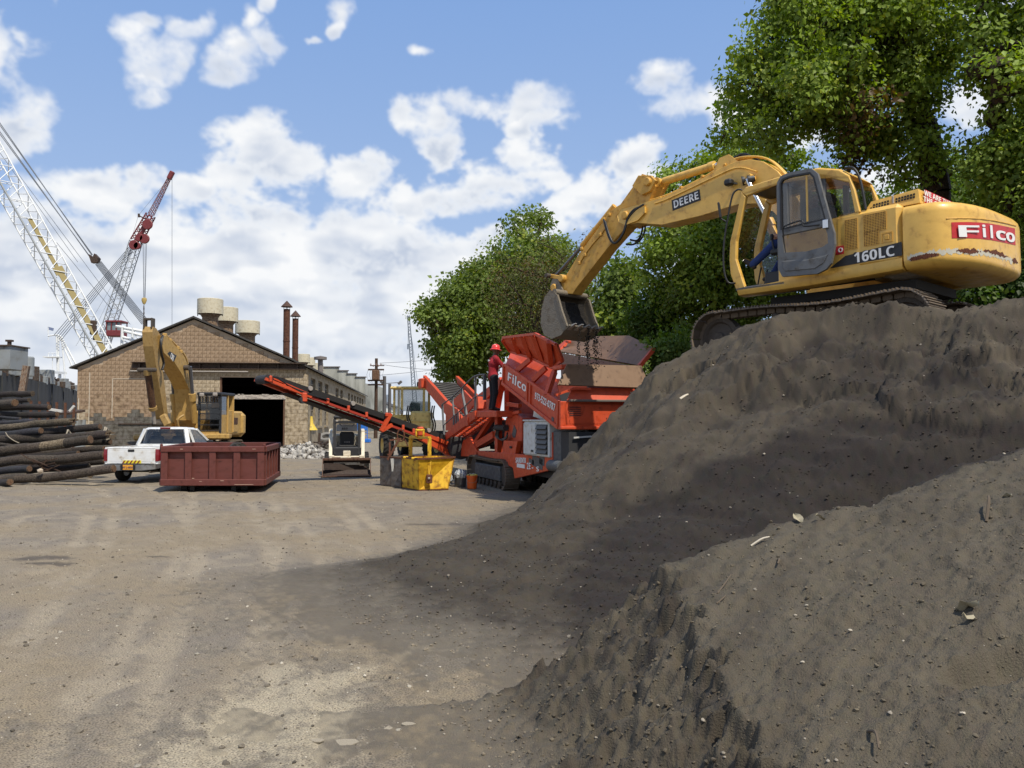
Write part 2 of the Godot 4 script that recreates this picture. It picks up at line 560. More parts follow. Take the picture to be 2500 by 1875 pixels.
func heap(x: float,z: float,fine := true) -> float:
	var d := -z
	# the big heap: nearest place on its crest
	var best := 1e9
	var top := -1e9
	var cy := 0.0
	var back := false
	for k in CREST.size() - 1:
		var a: Vector3 = CREST[k]
		var b: Vector3 = CREST[k + 1]
		var ex := b.x - a.x
		var ez := b.z - a.z
		var t := clampf(((x - a.x)*ex + (z - a.z)*ez)/(ex*ex + ez*ez),0.0,1.0)
		var qx := x - a.x - ex*t
		var qz := z - a.z - ez*t
		var q := qx*qx + qz*qz
		var sc := lerpf(a.y,b.y,t) - 0.74*sqrt(q)
		if sc > top:
			top = sc
			best = q
			cy = lerpf(a.y,b.y,t)
			back = ex*(z - a.z) - ez*(x - a.x) < 0.0
	best = sqrt(best)
	var n1 := noise_b.get_noise_2d(x*0.55,z*0.55)
	var big: float
	if back:
		big = maxf(2.84 + n1*0.04,cy - best*1.0)
		if d > 20.0: big = maxf(big - (d - 20.0)*0.7,0.0)
	else:
		var wl := smoothstep(12.2,15.2,d + 0.35*(2.5 - x))     # 1 on the steeper left flank
		best = maxf(0.0,best + n1*0.2)
		var slope := lerpf(0.70,0.92,wl)
		var tail := lerpf(0.92,0.36,wl)
		var full := (cy - tail)/slope
		big = cy - slope*best - 0.085*best/full if best < full else tail*exp(-(best - full)*lerpf(0.60,1.3,wl)) - 0.085
		if fine and big > 0.3:
			var al := x*0.74 - z*0.67          # along the crest and down the slope
			var dn := x*0.67 + z*0.74
			big += noise_b.get_noise_2d(al*1.9,dn*0.5)*0.05*minf(1.0,best)
			if best < 3.0 and big > 0.6:             # broken slabs and slides below the crest
				var fade := minf(1.0,best*1.6)*smoothstep(3.0,1.2,best)
				var cr := noise.get_noise_2d(al*0.9,dn*0.6 + 7.0)*4.2
				var st := floorf(cr) + smoothstep(0.72,0.97,cr - floorf(cr))
				big += (st*0.05 + chunks.get_noise_2d(al*1.3,dn*0.85)*0.12 + chunks.get_noise_2d(al*3.4 + 9.0,dn*2.6)*0.045)*fade
				big -= maxf(0.0,noise_b.get_noise_2d(al*0.75 + 40.0,dn*0.4) - 0.1)*0.5*fade
	# the near heap: a face that climbs away,its crest,a crumbling spur towards the camera
	var wob := noise.get_noise_2d(x*1.3 + 5.0,z*1.3)*0.16
	var face := -0.4 + 0.27*x + 0.185*d - maxf(0.0,x - 4.0)*0.12
	var dc := 5.75 + 0.12*maxf(0.0,x - 0.9) + wob
	var sx := 1.0 + noise.get_noise_1d(d*1.9)*0.16 + noise_b.get_noise_1d(d*6.0 + 50.0)*0.05 + noise_b.get_noise_2d(x*8.0,d*7.0)*0.07
	var near := face
	if x < sx:
		var left := sx - x
		var edge := -0.4 + 0.27*sx + 0.185*d
		near = edge - minf(left*1.4,0.08) - left*0.80
		if near < 0.26: near = 0.32*exp((near - 0.26)/0.30) - 0.06
	if d > dc:
		var cf := -0.4 + 0.27*maxf(x,sx) + 0.185*dc - maxf(0.0,x - 4.0)*0.12
		if x < sx: cf -= minf((sx - x)*1.4,0.08) + (sx - x)*0.72
		near = minf(near,cf - (d - dc)*0.62)
	if d < 3.0: near -= (3.0 - d)*0.15
	# hollow at the right edge of the view
	var hx := (x - 2.15)/0.34
	var hz := (d - 3.72)/0.14
	var hh := hx*hx + hz*hz
	if hh < 1.0: near -= (1.0 - hh)*0.16
	var k := 0.12
	var e := clampf(0.5 + 0.5*(big - near)/k,0.0,1.0)
	var h := lerpf(near,big,e) + k*e*(1.0 - e)
	if fine and h > -0.12:
		var rough := 0.6 + 0.5*smoothstep(0.15,-0.1,x - sx) if d < 7.5 else 0.85
		rough *= clampf(0.2 + h*5.0,0.2,1.0)
		h += noise.get_noise_2d(x*2.6,z*2.6)*0.07*rough
		h += (0.5 - absf(noise_b.get_noise_2d(x*6.0,z*6.0)))*0.03*rough
		h += noise_b.get_noise_2d(x*13.0,z*13.0)*0.022*rough
		if d < 7.0:
			var lum := smoothstep(0.25,-0.05,x - sx)*clampf(h*4.0,0.0,1.0)
			if lum > 0.0: h += (chunks.get_noise_2d(x*5.5,z*5.5)*0.03 + chunks.get_noise_2d(x*13.0,z*13.0)*0.016)*lum
			else: h += chunks.get_noise_2d(x*9.0,z*7.0)*0.007
		if d < 9.0: h += noise_b.get_noise_2d(x*34.0,z*34.0)*0.008*rough
	return h

func ground_height(x: float,z: float) -> float:
	var d := -z
	if d < 0.5 or d > 60.0: return 0.0
	return rut(x,d)*-0.022 + noise_b.get_noise_2d(x*0.6,z*0.6)*0.02 + noise_b.get_noise_2d(x*5.0,z*3.0)*0.006

func soil_color(x: float,y: float,z: float) -> Color:
	var d := -z
	var dry := Color(0.098,0.081,0.055) if d < 5.75 + 0.12*maxf(0.0,x - 0.9) else Color(0.071,0.0565,0.038)  # lighter base tone,one for each heap
	var dark_earth := Color(0.0225,0.0165,0.0118)  # darker tone: hollow behind the near crest,left face of the spur,patches
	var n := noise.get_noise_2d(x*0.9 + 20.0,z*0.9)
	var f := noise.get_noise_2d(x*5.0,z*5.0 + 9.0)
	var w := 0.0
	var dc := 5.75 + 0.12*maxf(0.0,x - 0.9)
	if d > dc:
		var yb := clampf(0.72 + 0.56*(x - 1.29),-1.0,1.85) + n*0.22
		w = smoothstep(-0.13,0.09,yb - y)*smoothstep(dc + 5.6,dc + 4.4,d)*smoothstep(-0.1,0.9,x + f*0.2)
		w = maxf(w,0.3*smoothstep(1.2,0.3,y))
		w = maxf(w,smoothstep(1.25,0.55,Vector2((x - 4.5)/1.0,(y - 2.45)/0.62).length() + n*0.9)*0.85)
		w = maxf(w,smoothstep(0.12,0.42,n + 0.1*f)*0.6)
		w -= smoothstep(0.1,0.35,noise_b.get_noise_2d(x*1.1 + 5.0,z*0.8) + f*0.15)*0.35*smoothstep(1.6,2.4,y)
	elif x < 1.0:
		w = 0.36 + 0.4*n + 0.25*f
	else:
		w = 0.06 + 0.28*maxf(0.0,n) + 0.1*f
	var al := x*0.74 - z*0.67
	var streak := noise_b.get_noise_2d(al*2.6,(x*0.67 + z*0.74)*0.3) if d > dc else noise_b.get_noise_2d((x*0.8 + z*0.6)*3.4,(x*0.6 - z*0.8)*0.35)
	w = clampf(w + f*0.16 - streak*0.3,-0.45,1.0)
	var c := dry.lerp(dark_earth,w)*(1.08 + 0.26*f)
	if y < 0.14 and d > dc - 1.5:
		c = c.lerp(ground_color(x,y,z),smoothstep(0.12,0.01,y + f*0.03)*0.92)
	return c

func sheet(us: PackedFloat32Array,ds: PackedFloat32Array,fan: float,hfun: Callable,cfun: Callable,keep_above := -1e9) -> ArrayMesh:
	var nu := us.size()
	var nd := ds.size()
	var v := PackedVector3Array()
	var c := PackedColorArray()
	v.resize(nu*nd)
	c.resize(nu*nd)
	for j in nd:
		var d := ds[j]
		var s := absf(d) + fan
		for i in nu:
			var x := us[i]*s
			var y: float = hfun.call(x,-d)
			v[j*nu + i] = Vector3(x,y,-d)
			c[j*nu + i] = cfun.call(x,y,-d)
	var n := PackedVector3Array()
	n.resize(v.size())
	for j in nd:
		for i in nu:
			var a := v[j*nu + mini(i + 1,nu - 1)] - v[j*nu + maxi(i - 1,0)]
			var b := v[mini(j + 1,nd - 1)*nu + i] - v[maxi(j - 1,0)*nu + i]
			n[j*nu + i] = a.cross(b).normalized()
	var ix := PackedInt32Array()
	for j in nd - 1:
		for i in nu - 1:
			var p := j*nu + i
			if maxf(maxf(v[p].y,v[p + 1].y),maxf(v[p + nu].y,v[p + nu + 1].y)) < keep_above: continue
			ix.append_array([p,p + nu,p + 1,p + 1,p + nu,p + nu + 1])
	var ar := []
	ar.resize(Mesh.ARRAY_MAX)
	ar[Mesh.ARRAY_VERTEX] = v
	ar[Mesh.ARRAY_NORMAL] = n
	ar[Mesh.ARRAY_COLOR] = c
	ar[Mesh.ARRAY_INDEX] = ix
	var m := ArrayMesh.new()
	m.add_surface_from_arrays(Mesh.PRIMITIVE_TRIANGLES,ar)
	return m

const TRACKS := [[-2.1,3.0,-2.75,4.7,-3.6,7.5,-5.0,12.0,-8.5,20.0,-12.0,26.0],[-1.7,2.6,-1.75,3.6,-2.3,6.0,-3.5,10.5,-6.0,18.0,-9.0,26.0],[-3.4,3.6,-4.4,6.5,-6.4,11.0,-9.0,17.0],[0.0,3.0,-0.6,6.0,-2.0,12.0,-4.5,20.0],[-1.0,5.0,-1.9,9.0,-3.6,16.0,-5.5,22.0]]

func rut(x: float,d: float) -> float:          # 1 in the wheel tracks across the yard
	if d > 27.0 or d < 2.5: return 0.0
	var best := 9.0
	for t in TRACKS:
		for k in range(0,t.size() - 2,2):
			if d < t[k + 1] - 0.4 or d > t[k + 3] + 0.4: continue
			var q := Geometry2D.get_closest_point_to_segment(Vector2(x,d),Vector2(t[k],t[k + 1]),Vector2(t[k + 2],t[k + 3])).distance_to(Vector2(x,d))
			best = minf(best,absf(q - 0.62))
	return smoothstep(0.17,0.05,best + noise_b.get_noise_2d(x*1.3,d*0.4)*0.07)

func ground_color(x: float,_y: float,z: float) -> Color:
	var d := -z
	var base := Color(0.190,0.151,0.098)
	if d < 0.5: return base*1.45
	var n := noise.get_noise_2d(x*0.28 + 11.0,z*0.28)
	var f := noise.get_noise_2d(x*1.9,z*1.4 + 70.0)
	var g := noise.get_noise_2d(x*8.0,z*6.0 + 70.0)
	var c := base.lerp(Color(0.158,0.133,0.102),clampf(0.5 + n*1.6,0.0,1.0))          # greyer and dustier
	c = c.lerp(Color(0.215,0.18,0.128),clampf(f*1.5 + n*0.4 - 0.12,0.0,0.8))
	if d < 30.0:
		c = c.lerp(Color(0.245,0.203,0.142),rut(x,d)*0.75*clampf(0.75 + n*2.0 + f*0.6,0.1,1.0))
		var pale := Vector2((x + 1.5)/0.62,(d - 5.5)/1.35).length() + f*0.55 + g*0.25
		c = c.lerp(Color(0.30,0.255,0.178),smoothstep(1.15,0.6,pale)*0.85)
		pale = Vector2((x + 0.5)/0.6,(d - 7.6)/0.9).length() + f*0.6
		c = c.lerp(Color(0.24,0.205,0.15),smoothstep(1.1,0.4,pale)*0.6)
		for sp in [[-6.45,11.9,0.5,0.3],[-6.1,11.4,0.35,0.14],[-1.55,15.6,0.4,0.16],[-0.85,15.7,0.35,0.2],[-0.75,9.2,0.22,0.12],[-5.0,12.1,0.2,0.1]]:
			var q2 := Vector2((x - sp[0])/sp[2],(d - sp[1])/sp[3]).length() + f*0.5 + g*0.3
			c = c.lerp(Color(0.05,0.041,0.034),smoothstep(1.1,0.5,q2)*0.8)
		# dark soil spilled thinly beyond the foot of the heap
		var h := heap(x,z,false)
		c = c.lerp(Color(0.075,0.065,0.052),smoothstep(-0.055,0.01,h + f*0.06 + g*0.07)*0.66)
	c = c.lerp(Color(0.2,0.18,0.14),0.5*smoothstep(30.0,60.0,d))
	return c*(1.45 + 0.24*g + 0.15*f)

func lump(sd: int,sq := 0.7) -> ArrayMesh:         # an irregular stone or clod about 1 across
	var r := RandomNumberGenerator.new()
	r.seed = sd
	var m := MB.new()
	var ring := []
	for j in 4:
		var el := lerpf(-1.2,1.25,j/3.0)
		var pts := []
		for i in 6:
			var an := TAU*(i + 0.5*(j % 2))/6.0
			var k := 0.5*r.randf_range(0.72,1.12)
			pts.append(Vector3(cos(an)*cos(el)*k,sin(el)*k*sq,sin(an)*cos(el)*k))
		ring.append(pts)
	m.loft(ring)
	return m.mesh(40)

func build_land() -> void:
	var us := PackedFloat32Array()
	for k in [-9.0,-5.0,-3.0,-2.0,-1.5,-1.1,-0.9]: us.append(k)
	var u := -0.75
	while u < 0.42:
		us.append(u)
		u += 0.0045
	for k in [0.45,0.6,0.8,1.2,2.0,3.0,5.0,9.0]: us.append(k)
	var ds := PackedFloat32Array([-400,-60,-12,-3,-0.5,0.5])
	var d := 1.2
	while d < 45.0:
		ds.append(d)
		d *= 1.008
	while d < 6000.0:
		ds.append(d)
		d *= 1.12
	var tx_ground := noise_tex("tx_ground",1024,0.06,7,[[0.0,grey(0.42)],[0.3,grey(0.74)],[0.55,grey(0.96)],[0.8,grey(1.0)],[1.0,Color(1,0.98,0.94)]],FastNoiseLite.TYPE_SIMPLEX,0.0,41)
	var gm := surf("packed_dirt",Color.WHITE,0.95,tx_ground,0.8,tx_bump(),0.8,0.0,true,true)
	struct("ground",sheet(us,ds,1.0,ground_height,ground_color),gm)
	us.clear()
	ds.clear()
	u = -0.42
	while u < 1.25:
		us.append(u)
		u += 0.0034 if u < 0.62 else 0.012
	d = 1.3
	while d < 26.0:
		ds.append(d)
		d *= 1.0062
	var sm := surf("loose_soil",Color.WHITE,0.97,tx_ground,3.3,tx_bump(),0.7,0.0,true,true)
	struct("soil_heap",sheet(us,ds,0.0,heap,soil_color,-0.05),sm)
	# clods and gravel that nobody could count
	var clod := []
	for s in 3: clod.append(lump(50 + s))
	var cm := surf("clod",Color.WHITE,0.97,tx_speck(),3.0,null,1.0,0.0,false,true)
	for s in 3:
		var ts := []
		var cs := []
		for k in 5600:
			var dd := exp(rng.randf_range(log(2.6),log(15.0)))
			var x := dd*rng.randf_range(-0.2,0.72)
			if dd < 7.0 and x > 1.0 and rng.randf() < 0.4: continue
			var h := heap(x,-dd)
			if h < 0.01: continue
			var sz := 0.0095*pow(rng.randf(),-0.33)*(0.75 if x > 1.0 and dd < 7.0 else 1.0)*(1.0 + dd*0.05)
			sz = minf(sz,0.03 if dd < 7.0 else 0.036)
			ts.append(Transform3D(Basis.from_euler(Vector3(rng.randf()*0.6,rng.randf()*TAU,rng.randf()*0.6)).scaled(Vector3.ONE*sz),Vector3(x,h + sz*0.12,-dd)))
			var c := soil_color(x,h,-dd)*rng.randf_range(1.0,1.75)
			if rng.randf() < 0.035: c = Color(0.34,0.30,0.24)*rng.randf_range(0.7,1.3)
			cs.append(c)
		tag(stuff(copies(self,"soil_clods",clod[s],cm,ts,cs)),["small clods strewn over the dark soil heap","flat crumbs strewn over the dark soil heap","rounded crumbs strewn over the dark soil heap"][s],"soil clods","crumbs on the soil heap")
	for s in 2:
		var ts := []
		var cs := []
		for k in 7000:
			var dd := exp(rng.randf_range(log(3.6),log(40.0)))
			var x := dd*rng.randf_range(-0.68,0.3)
			if heap(x,-dd,false) > 0.03: continue
			var sz := 0.006*pow(rng.randf(),-0.33)*(1.0 + dd*0.06)
			sz = minf(sz,0.05)
			ts.append(Transform3D(Basis.from_euler(Vector3(rng.randf()*0.5,rng.randf()*TAU,0)).scaled(Vector3.ONE*sz),Vector3(x,ground_height(x,-dd) + sz*0.1,-dd)))
			var c := Color(0.20,0.17,0.13)*rng.randf_range(0.45,1.5)
			if rng.randf() < 0.13: c = Color(0.52,0.47,0.38)*rng.randf_range(0.7,1.3)
			cs.append(c)
		tag(stuff(copies(self,"gravel",clod[s],cm,ts,cs)),["loose gravel strewn across the dusty yard","fine gravel scattered over the dusty yard"][s],"gravel","gravel on the yard")

# ---------------------------------------------------------------- buildings,poles and cranes
func frame_at(o: Vector3,ex: Vector3) -> Transform3D:      # x along ex,z towards the viewer's side
	ex = Vector3(ex.x,0,ex.z).normalized()
	return Transform3D(Basis(ex,Vector3.UP,ex.cross(Vector3.UP)),o)

func bx(parent: Node,called: String,c: Vector3,s: Vector3,m: Material,bev := 0.0,b := Basis.IDENTITY) -> MeshInstance3D:
	if bev <= 0.0:
		return part(parent,called,unit_box,m,Transform3D(b*Basis.from_scale(s),c))
	var mb := MB.new()
	mb.box(Vector3.ZERO,s,bev)
	return part(parent,called,mb.mesh(),m,Transform3D(b,c))

func build_workshop() -> void:
	var ex := Vector3(0.9936,0,-0.113)
	var corner := ground_at(751,1090)
	var W := 15.74
	var T := frame_at(corner - ex*W,ex)
	var b := thing("workshop_building","long gabled block workshop with a dark open doorway and round roof ventilators","building","",T.origin,T.basis)
	var mortar := surf("mortar",lin(0.38,0.30,0.215),0.95)
	var conc := surf("block_side",lin(0.33,0.285,0.21),0.92,noise_tex("tx_conc",512,0.014,6,[[0.0,Color(0.52,0.49,0.46)],[0.35,Color(0.82,0.79,0.74)],[0.6,Color(0.97,0.95,0.92)],[1.0,Color(1,1,1)]],FastNoiseLite.TYPE_SIMPLEX_SMOOTH,15.0,13),0.22)
	var roofm := surf("roof_felt",lin(0.07,0.065,0.06),0.9,tx_speck(),0.4)
	var dark := surf("dark_steel",lin(0.075,0.06,0.05),0.7,tx_rust(),0.5)
	var EV := 5.55
	var RX := 7.78
	var RY := 9.0
	var d0 := 9.62
	var d1 := 14.12
	# front wall round the two openings,then the blocks that face it
	var mb := MB.new()
	mb.prism([Vector2(0,0),Vector2(d0,0),Vector2(d0,4.92),Vector2(0,4.92)],-0.32,-0.02)
	mb.prism([Vector2(d1,0),Vector2(W,0),Vector2(W,4.92),Vector2(d1,4.92)],-0.32,-0.02)
	mb.prism([Vector2(0,4.92),Vector2(W,4.92),Vector2(W,EV),Vector2(RX,RY),Vector2(0,EV)],-0.32,-0.02)
	part(b,"front_wall",mb.mesh(),mortar)
	var tones := []
	var basecols := [Color(0.335,0.248,0.172),Color(0.42,0.355,0.262),Color(0.135,0.13,0.12)]
	for z in 3:
		for k in 3:
			var q: Color = basecols[z]*[0.96,1.0,1.04][k]
			tones.append(surf("block_tone_%d" % (z*3 + k),lin(q.r,q.g,q.b),0.93,mats["tx_conc"],0.3))
	var bh := 0.262
	var bl := 0.56
	var rest := MB.new()
	var shared := MB.new()
	shared.box(Vector3.ZERO,Vector3(bl - 0.016,bh - 0.014,0.06),0.006)
	var whole := shared.mesh()
	var count := 0
	for row in range(34,-1,-1):
		var y := (row + 0.5)*bh
		var off := bl*0.5*(row % 2)
		for k in range(-1,29):
			var x0 := maxf(k*bl + off,0.0)
			var x1 := minf((k + 1)*bl + off,W)
			if x1 - x0 < 0.08: continue
			if y + bh*0.5 < 5.05:                                  # leave the doorway free
				if x0 < d0 and x1 > d0: x1 = d0
				elif x0 < d1 and x1 > d1: x0 = d1
				elif x0 >= d0 and x1 <= d1: continue
			if x1 - x0 < 0.06: continue
			var xm := (x0 + x1)*0.5
			var top := EV + (RY - EV)*(xm/RX if xm < RX else (W - xm)/(W - RX)) - 0.30*(x1 - x0)
			if y + bh*0.5 > top: continue
			var low := 2.35 + 0.6*noise_b.get_noise_1d(xm*0.7) + rng.randf_range(-0.1,0.1)
			var zone := 0
			if y > 5.4 or (xm < 6.0 and y > low): zone = 0
			elif y < low and xm > 1.0 + rng.randf_range(-0.3,0.3) and xm < 7.2 + rng.randf_range(-0.5,0.5): zone = 2
			else: zone = 1
			if zone == 0 and xm > 5.4 and y < 5.4: zone = 1
			var tone := zone*3 + rng.randi_range(0,2)
			var p := Vector3(xm,y,-0.012 + rng.randf()*0.006)
			if count < 300 and x1 - x0 > bl*0.98 and (y > 4.2 or xm < 9.0):
				part(b,"block",whole,tones[tone],Transform3D(Basis.IDENTITY,p))
				count += 1
			else:
				rest.col = basecols[zone]*[0.96,1.0,1.04][tone % 3]
				rest.box(p,Vector3(x1 - x0 - 0.016,bh - 0.014,0.06),0.006)
	stuff(part(b,"block_work",rest.mesh(),surf("block_rest",Color.WHITE,0.93,mats["tx_conc"],0.3,null,1.0,0.0,false,true)))
	# side wall with its two rows of windows
	var L := 73.0
	var kfun := func(u: float) -> float:      # how far back along the side wall a place seen at u lies
		var k := (u - 1250.0)/FOCAL
		return (corner.x + k*corner.z)/(0.113 + 0.9936*k)
	var cols := []
	for pr in [[757.9,769.9],[776.8,786.8],[792.6,801.7],[819.2,826.4],[830.8,836.6],[849.5,854.3],[857.2,861.7],[864.4,868.8],[871.3,875.2],[877.1,881.0],[882.9,886.8]]:
		var s0: float = kfun.call(pr[0])
		var s1: float = kfun.call(pr[1])
		cols.append([s0,maxf(s0 + 1.0,s1)])
	var wall := MB.new()
	var glass := surf("window_pane_dark",lin(0.05,0.055,0.06),0.25)
	var fr := surf("window_frame",lin(0.20,0.17,0.13),0.8)
	var pos := 0.0
	for cdef in cols:
		wall.box(Vector3(W - 0.16,EV*0.5,-(pos + cdef[0])*0.5),Vector3(0.32,EV,cdef[0] - pos))
		var w: float = cdef[1] - cdef[0]
		var zc: float = -(cdef[0] + cdef[1])*0.5
		for seg in [[0.0,1.42],[3.25,4.15],[5.0,EV]]:
			wall.box(Vector3(W - 0.16,(seg[0] + seg[1])*0.5,zc),Vector3(0.314,seg[1] - seg[0],w))
		for seg in [[1.42,3.25,3],[4.15,5.0,2]]:
			var win := Node3D.new()
			win.name = "window"
			b.add_child(win,true)
			win.position = Vector3(W - 0.2,(seg[0] + seg[1])*0.5,zc)
			var hh: float = seg[1] - seg[0]
			bx(win,"pane",Vector3(-0.03,0,0),Vector3(0.02,hh,w),glass)
			for q in seg[2] + 1:
				bx(win,"frame",Vector3(0,-hh*0.5 + 0.035 + q*(hh - 0.07)/seg[2],0),Vector3(0.06,0.07,w),fr)
			for q in [-1,0,1]:
				bx(win,"frame",Vector3(0.003,0,q*(w*0.5 - 0.035)),Vector3(0.06,hh,0.07),fr)
			if seg[0] < 2.0: bx(win,"sill",Vector3(0.2,-hh*0.5 - 0.08,0),Vector3(0.26,0.14,w + 0.3),conc)
		pos = cdef[1]
	wall.box(Vector3(W - 0.16,EV*0.5,-(pos + L)*0.5),Vector3(0.32,EV,L - pos))
	part(b,"side_wall",wall.mesh(),conc)
	bx(b,"far_side_wall",Vector3(0.16,EV*0.5,-L*0.5 - 0.16),Vector3(0.32,EV,L - 0.33),conc)
	bx(b,"end_wall",Vector3(W*0.5,EV*0.5,-L - 0.1),Vector3(W - 0.02,EV,0.2),conc)
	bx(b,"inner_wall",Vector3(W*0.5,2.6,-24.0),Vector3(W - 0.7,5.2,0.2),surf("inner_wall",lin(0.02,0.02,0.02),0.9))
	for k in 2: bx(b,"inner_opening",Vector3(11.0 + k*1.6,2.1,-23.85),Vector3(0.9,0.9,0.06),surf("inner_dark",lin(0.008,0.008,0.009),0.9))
	# roof
	for sd in [0,1]:
		var r := MB.new()
		var ea := Vector2(-0.45,EV - 0.1) if sd == 0 else Vector2(W + 0.35,EV - 0.06)
		r.prism([ea,Vector2(RX,RY + 0.1),Vector2(RX,RY + 0.24),ea + Vector2(0,0.13)],-L - 0.3,0.22)
		part(b,"roof",r.mesh(),roofm)
	for k in 26:                                              # ragged strips of roofing along the verge
		var t0 := k/26.0
		var xx := lerpf(-0.45,W + 0.35,t0 + 0.019)
		var yy := EV + (RY - EV)*(xx/RX if xx < RX else (W - xx)/(W - RX)) + 0.16 + rng.randf_range(-0.02,0.03)
		var sl := (RY - EV)/RX*(1.0 if xx < RX else -1.0)
		bx(b,"verge_strip",Vector3(xx,yy,0.235),Vector3(0.72,rng.randf_range(0.07,0.12),0.12),roofm,0.0,Basis(Vector3(0,0,1),atan(sl)))
	# steel channel above the doorway,its rail and hangers
	var cb := MB.new()
	cb.box(Vector3(9.6,5.92,0.27),Vector3(11.9,0.05,0.5))
	cb.box(Vector3(9.6,5.68,0.06),Vector3(11.9,0.42,0.04))
	cb.box(Vector3(9.6,5.5,0.2),Vector3(11.9,0.04,0.32))
	part(b,"door_beam",cb.mesh(),dark)
	for k in 9: bx(b,"hanger",Vector3(4.2 + k*1.35,5.68,0.2),Vector3(0.09,0.34,0.2),dark)
	rod(b,"door_rail",Vector3(3.6,5.3,0.3),Vector3(11.6,5.3,0.3),0.05,surf("rail_steel",lin(0.3,0.27,0.24),0.6))
	# lintel with flaking plaster,door frame
	var lt := MB.new()
	lt.box(Vector3((d0 + d1)*0.5,3.52,-0.12),Vector3(d1 - d0,0.3,0.3))
	for k in 60: lt.box(Vector3(rng.randf_range(d0,d1),3.52 + rng.randf_range(-0.12,0.19),0.03),Vector3(rng.randf_range(0.06,0.2),rng.randf_range(0.05,0.12),0.06),0.01,Basis(Vector3(0,0,1),rng.randf_range(-0.5,0.5)))
	part(b,"lintel",lt.mesh(),surf("flaked_plaster",lin(0.55,0.49,0.42),0.95,tx_speck(),2.0))
	for x in [d0 + 0.05,d1 - 0.05]: bx(b,"door_post",Vector3(x,2.46,-0.1),Vector3(0.1,4.92,0.24),surf("door_post",lin(0.16,0.11,0.08),0.8,tx_rust(),1.0))
	# repaired panel and cracks,lighter lines in the wall
	var pale := surf("lime_streak",lin(0.5,0.44,0.35),0.95)
	for q in [[2.35,2.0,4.75,0.045],[0.82,1.6,5.2,0.05],[7.55,0.6,2.4,0.03],[0.12,1.2,3.4,0.06]]:
		bx(b,"streak",Vector3(q[0],(q[1] + q[2])*0.5,0.026),Vector3(q[3],q[2] - q[1],0.012),pale)
	bx(b,"streak",Vector3(3.65,4.77,0.026),Vector3(2.6,0.04,0.012),pale)
	bx(b,"ledge",Vector3(4.4,1.62,0.05),Vector3(3.2,0.07,0.1),dark)
	# ventilators along the ridge
	var vm := surf("ventilator_paint",lin(0.56,0.51,0.38),0.6,tx_grime(),0.5)
	var ridge0 := T*Vector3(RX,0,0)
	var vn := 0
	for vu in [510.0,548.5,602.0,738.0,752.0,773.0]:
		var k: float = (vu - 1250.0)/FOCAL
		var s: float = (ridge0.x + k*ridge0.z)/(0.113 + 0.9936*k)
		var v := Node3D.new()
		v.name = "ventilator"
		b.add_child(v,true)
		v.position = Vector3(RX,RY + 0.1,-s)
		var r: float = [0.95,0.98,1.12,1.0,1.0,1.0][vn]
		var ly: float = [0.55,0.6,0.55,0.5,0.5,0.4][vn]
		var body := MB.new()
		body.lathe([Vector2(0.86*r,ly + 0.42),Vector2(r,ly + 0.3),Vector2(r,ly + 1.42),Vector2(r*0.97,ly + 1.45),Vector2(r*0.9,ly + 1.40),Vector2(0,ly + 1.36)],28)
		part(v,"drum",body.mesh(30),vm)
		var nk := MB.new()
		nk.lathe([Vector2(0.62*r,-0.8),Vector2(0.62*r,ly + 0.05),Vector2(0.8*r,ly + 0.28),Vector2(0.86*r,ly + 0.43)],24)
		part(v,"neck",nk.mesh(30),surf("vent_neck",lin(0.25,0.22,0.17),0.8,tx_rust(),0.6))
		for q in 6:
			var an := TAU*q/6.0
			bx(v,"strap",Vector3(cos(an)*r*0.97,ly + 0.34,sin(an)*r*0.97),Vector3(0.05,0.36,0.05),dark)
		vn += 1
	# two rusty chimney pipes with caps
	var cm := surf("rusty_pipe",lin(0.115,0.058,0.038),0.85,tx_rust(),0.45)
	for q in [[699.0,62.5,755.0,0.24,873.0],[720.3,64.5,778.0,0.225,884.0]]:
		var foot: Vector3 = T.affine_inverse()*at(q[0],q[4],q[1])
		var tip: Vector3 = T.affine_inverse()*at(q[0],q[2],q[1])
		var st := thing("chimney_pipe","taller dark rusty chimney pipe with a cone cap on the workshop roof" if q[3] > 0.23 else "shorter orange rusted chimney pipe with a cone cap behind the taller one","chimney","chimney pipes on the workshop roof",T*Vector3(foot.x,foot.y - 0.8,foot.z),T.basis)
		var hh := tip.y - foot.y + 0.8
		var pm := MB.new()
		pm.lathe([Vector2(q[3],0),Vector2(q[3],hh*0.45),Vector2(q[3]*1.08,hh*0.452),Vector2(q[3]*1.08,hh*0.47),Vector2(q[3],hh*0.472),Vector2(q[3],hh),Vector2(q[3]*0.9,hh),Vector2(q[3]*0.9,hh - 0.6)],20)
		part(st,"pipe",pm.mesh(35),cm)
		for z in 4: bx(st,"cap_stay",Vector3(cos(z*PI/2)*q[3]*0.9,hh + 0.1,sin(z*PI/2)*q[3]*0.9),Vector3(0.03,0.3,0.03),dark)
		var cp := MB.new()
		cp.lathe([Vector2(q[3]*1.75,hh + 0.16),Vector2(q[3]*1.7,hh + 0.2),Vector2(0.02,hh + 0.62),Vector2(0,hh + 0.62)],20)
		cp.lathe([Vector2(0,hh + 0.3),Vector2(q[3]*1.75,hh + 0.16)],20)
		part(st,"cap",cp.mesh(35),surf("chimney_cap",lin(0.09,0.06,0.05),0.8,tx_rust(),0.7))
	# pipe on the far part of the roof
	var sp := thing("vent_pipe","thin grey vent pipe with a flat cap near the stepped wall","pipe","",at(782,905,100))
	var spm := MB.new()
	spm.lathe([Vector2(0.3,-3.0),Vector2(0.3,1.25),Vector2(0.75,1.3),Vector2(0.75,1.6),Vector2(0,1.75)],14)
	part(sp,"pipe",spm.mesh(35),surf("grey_pipe",lin(0.16,0.14,0.13),0.7))

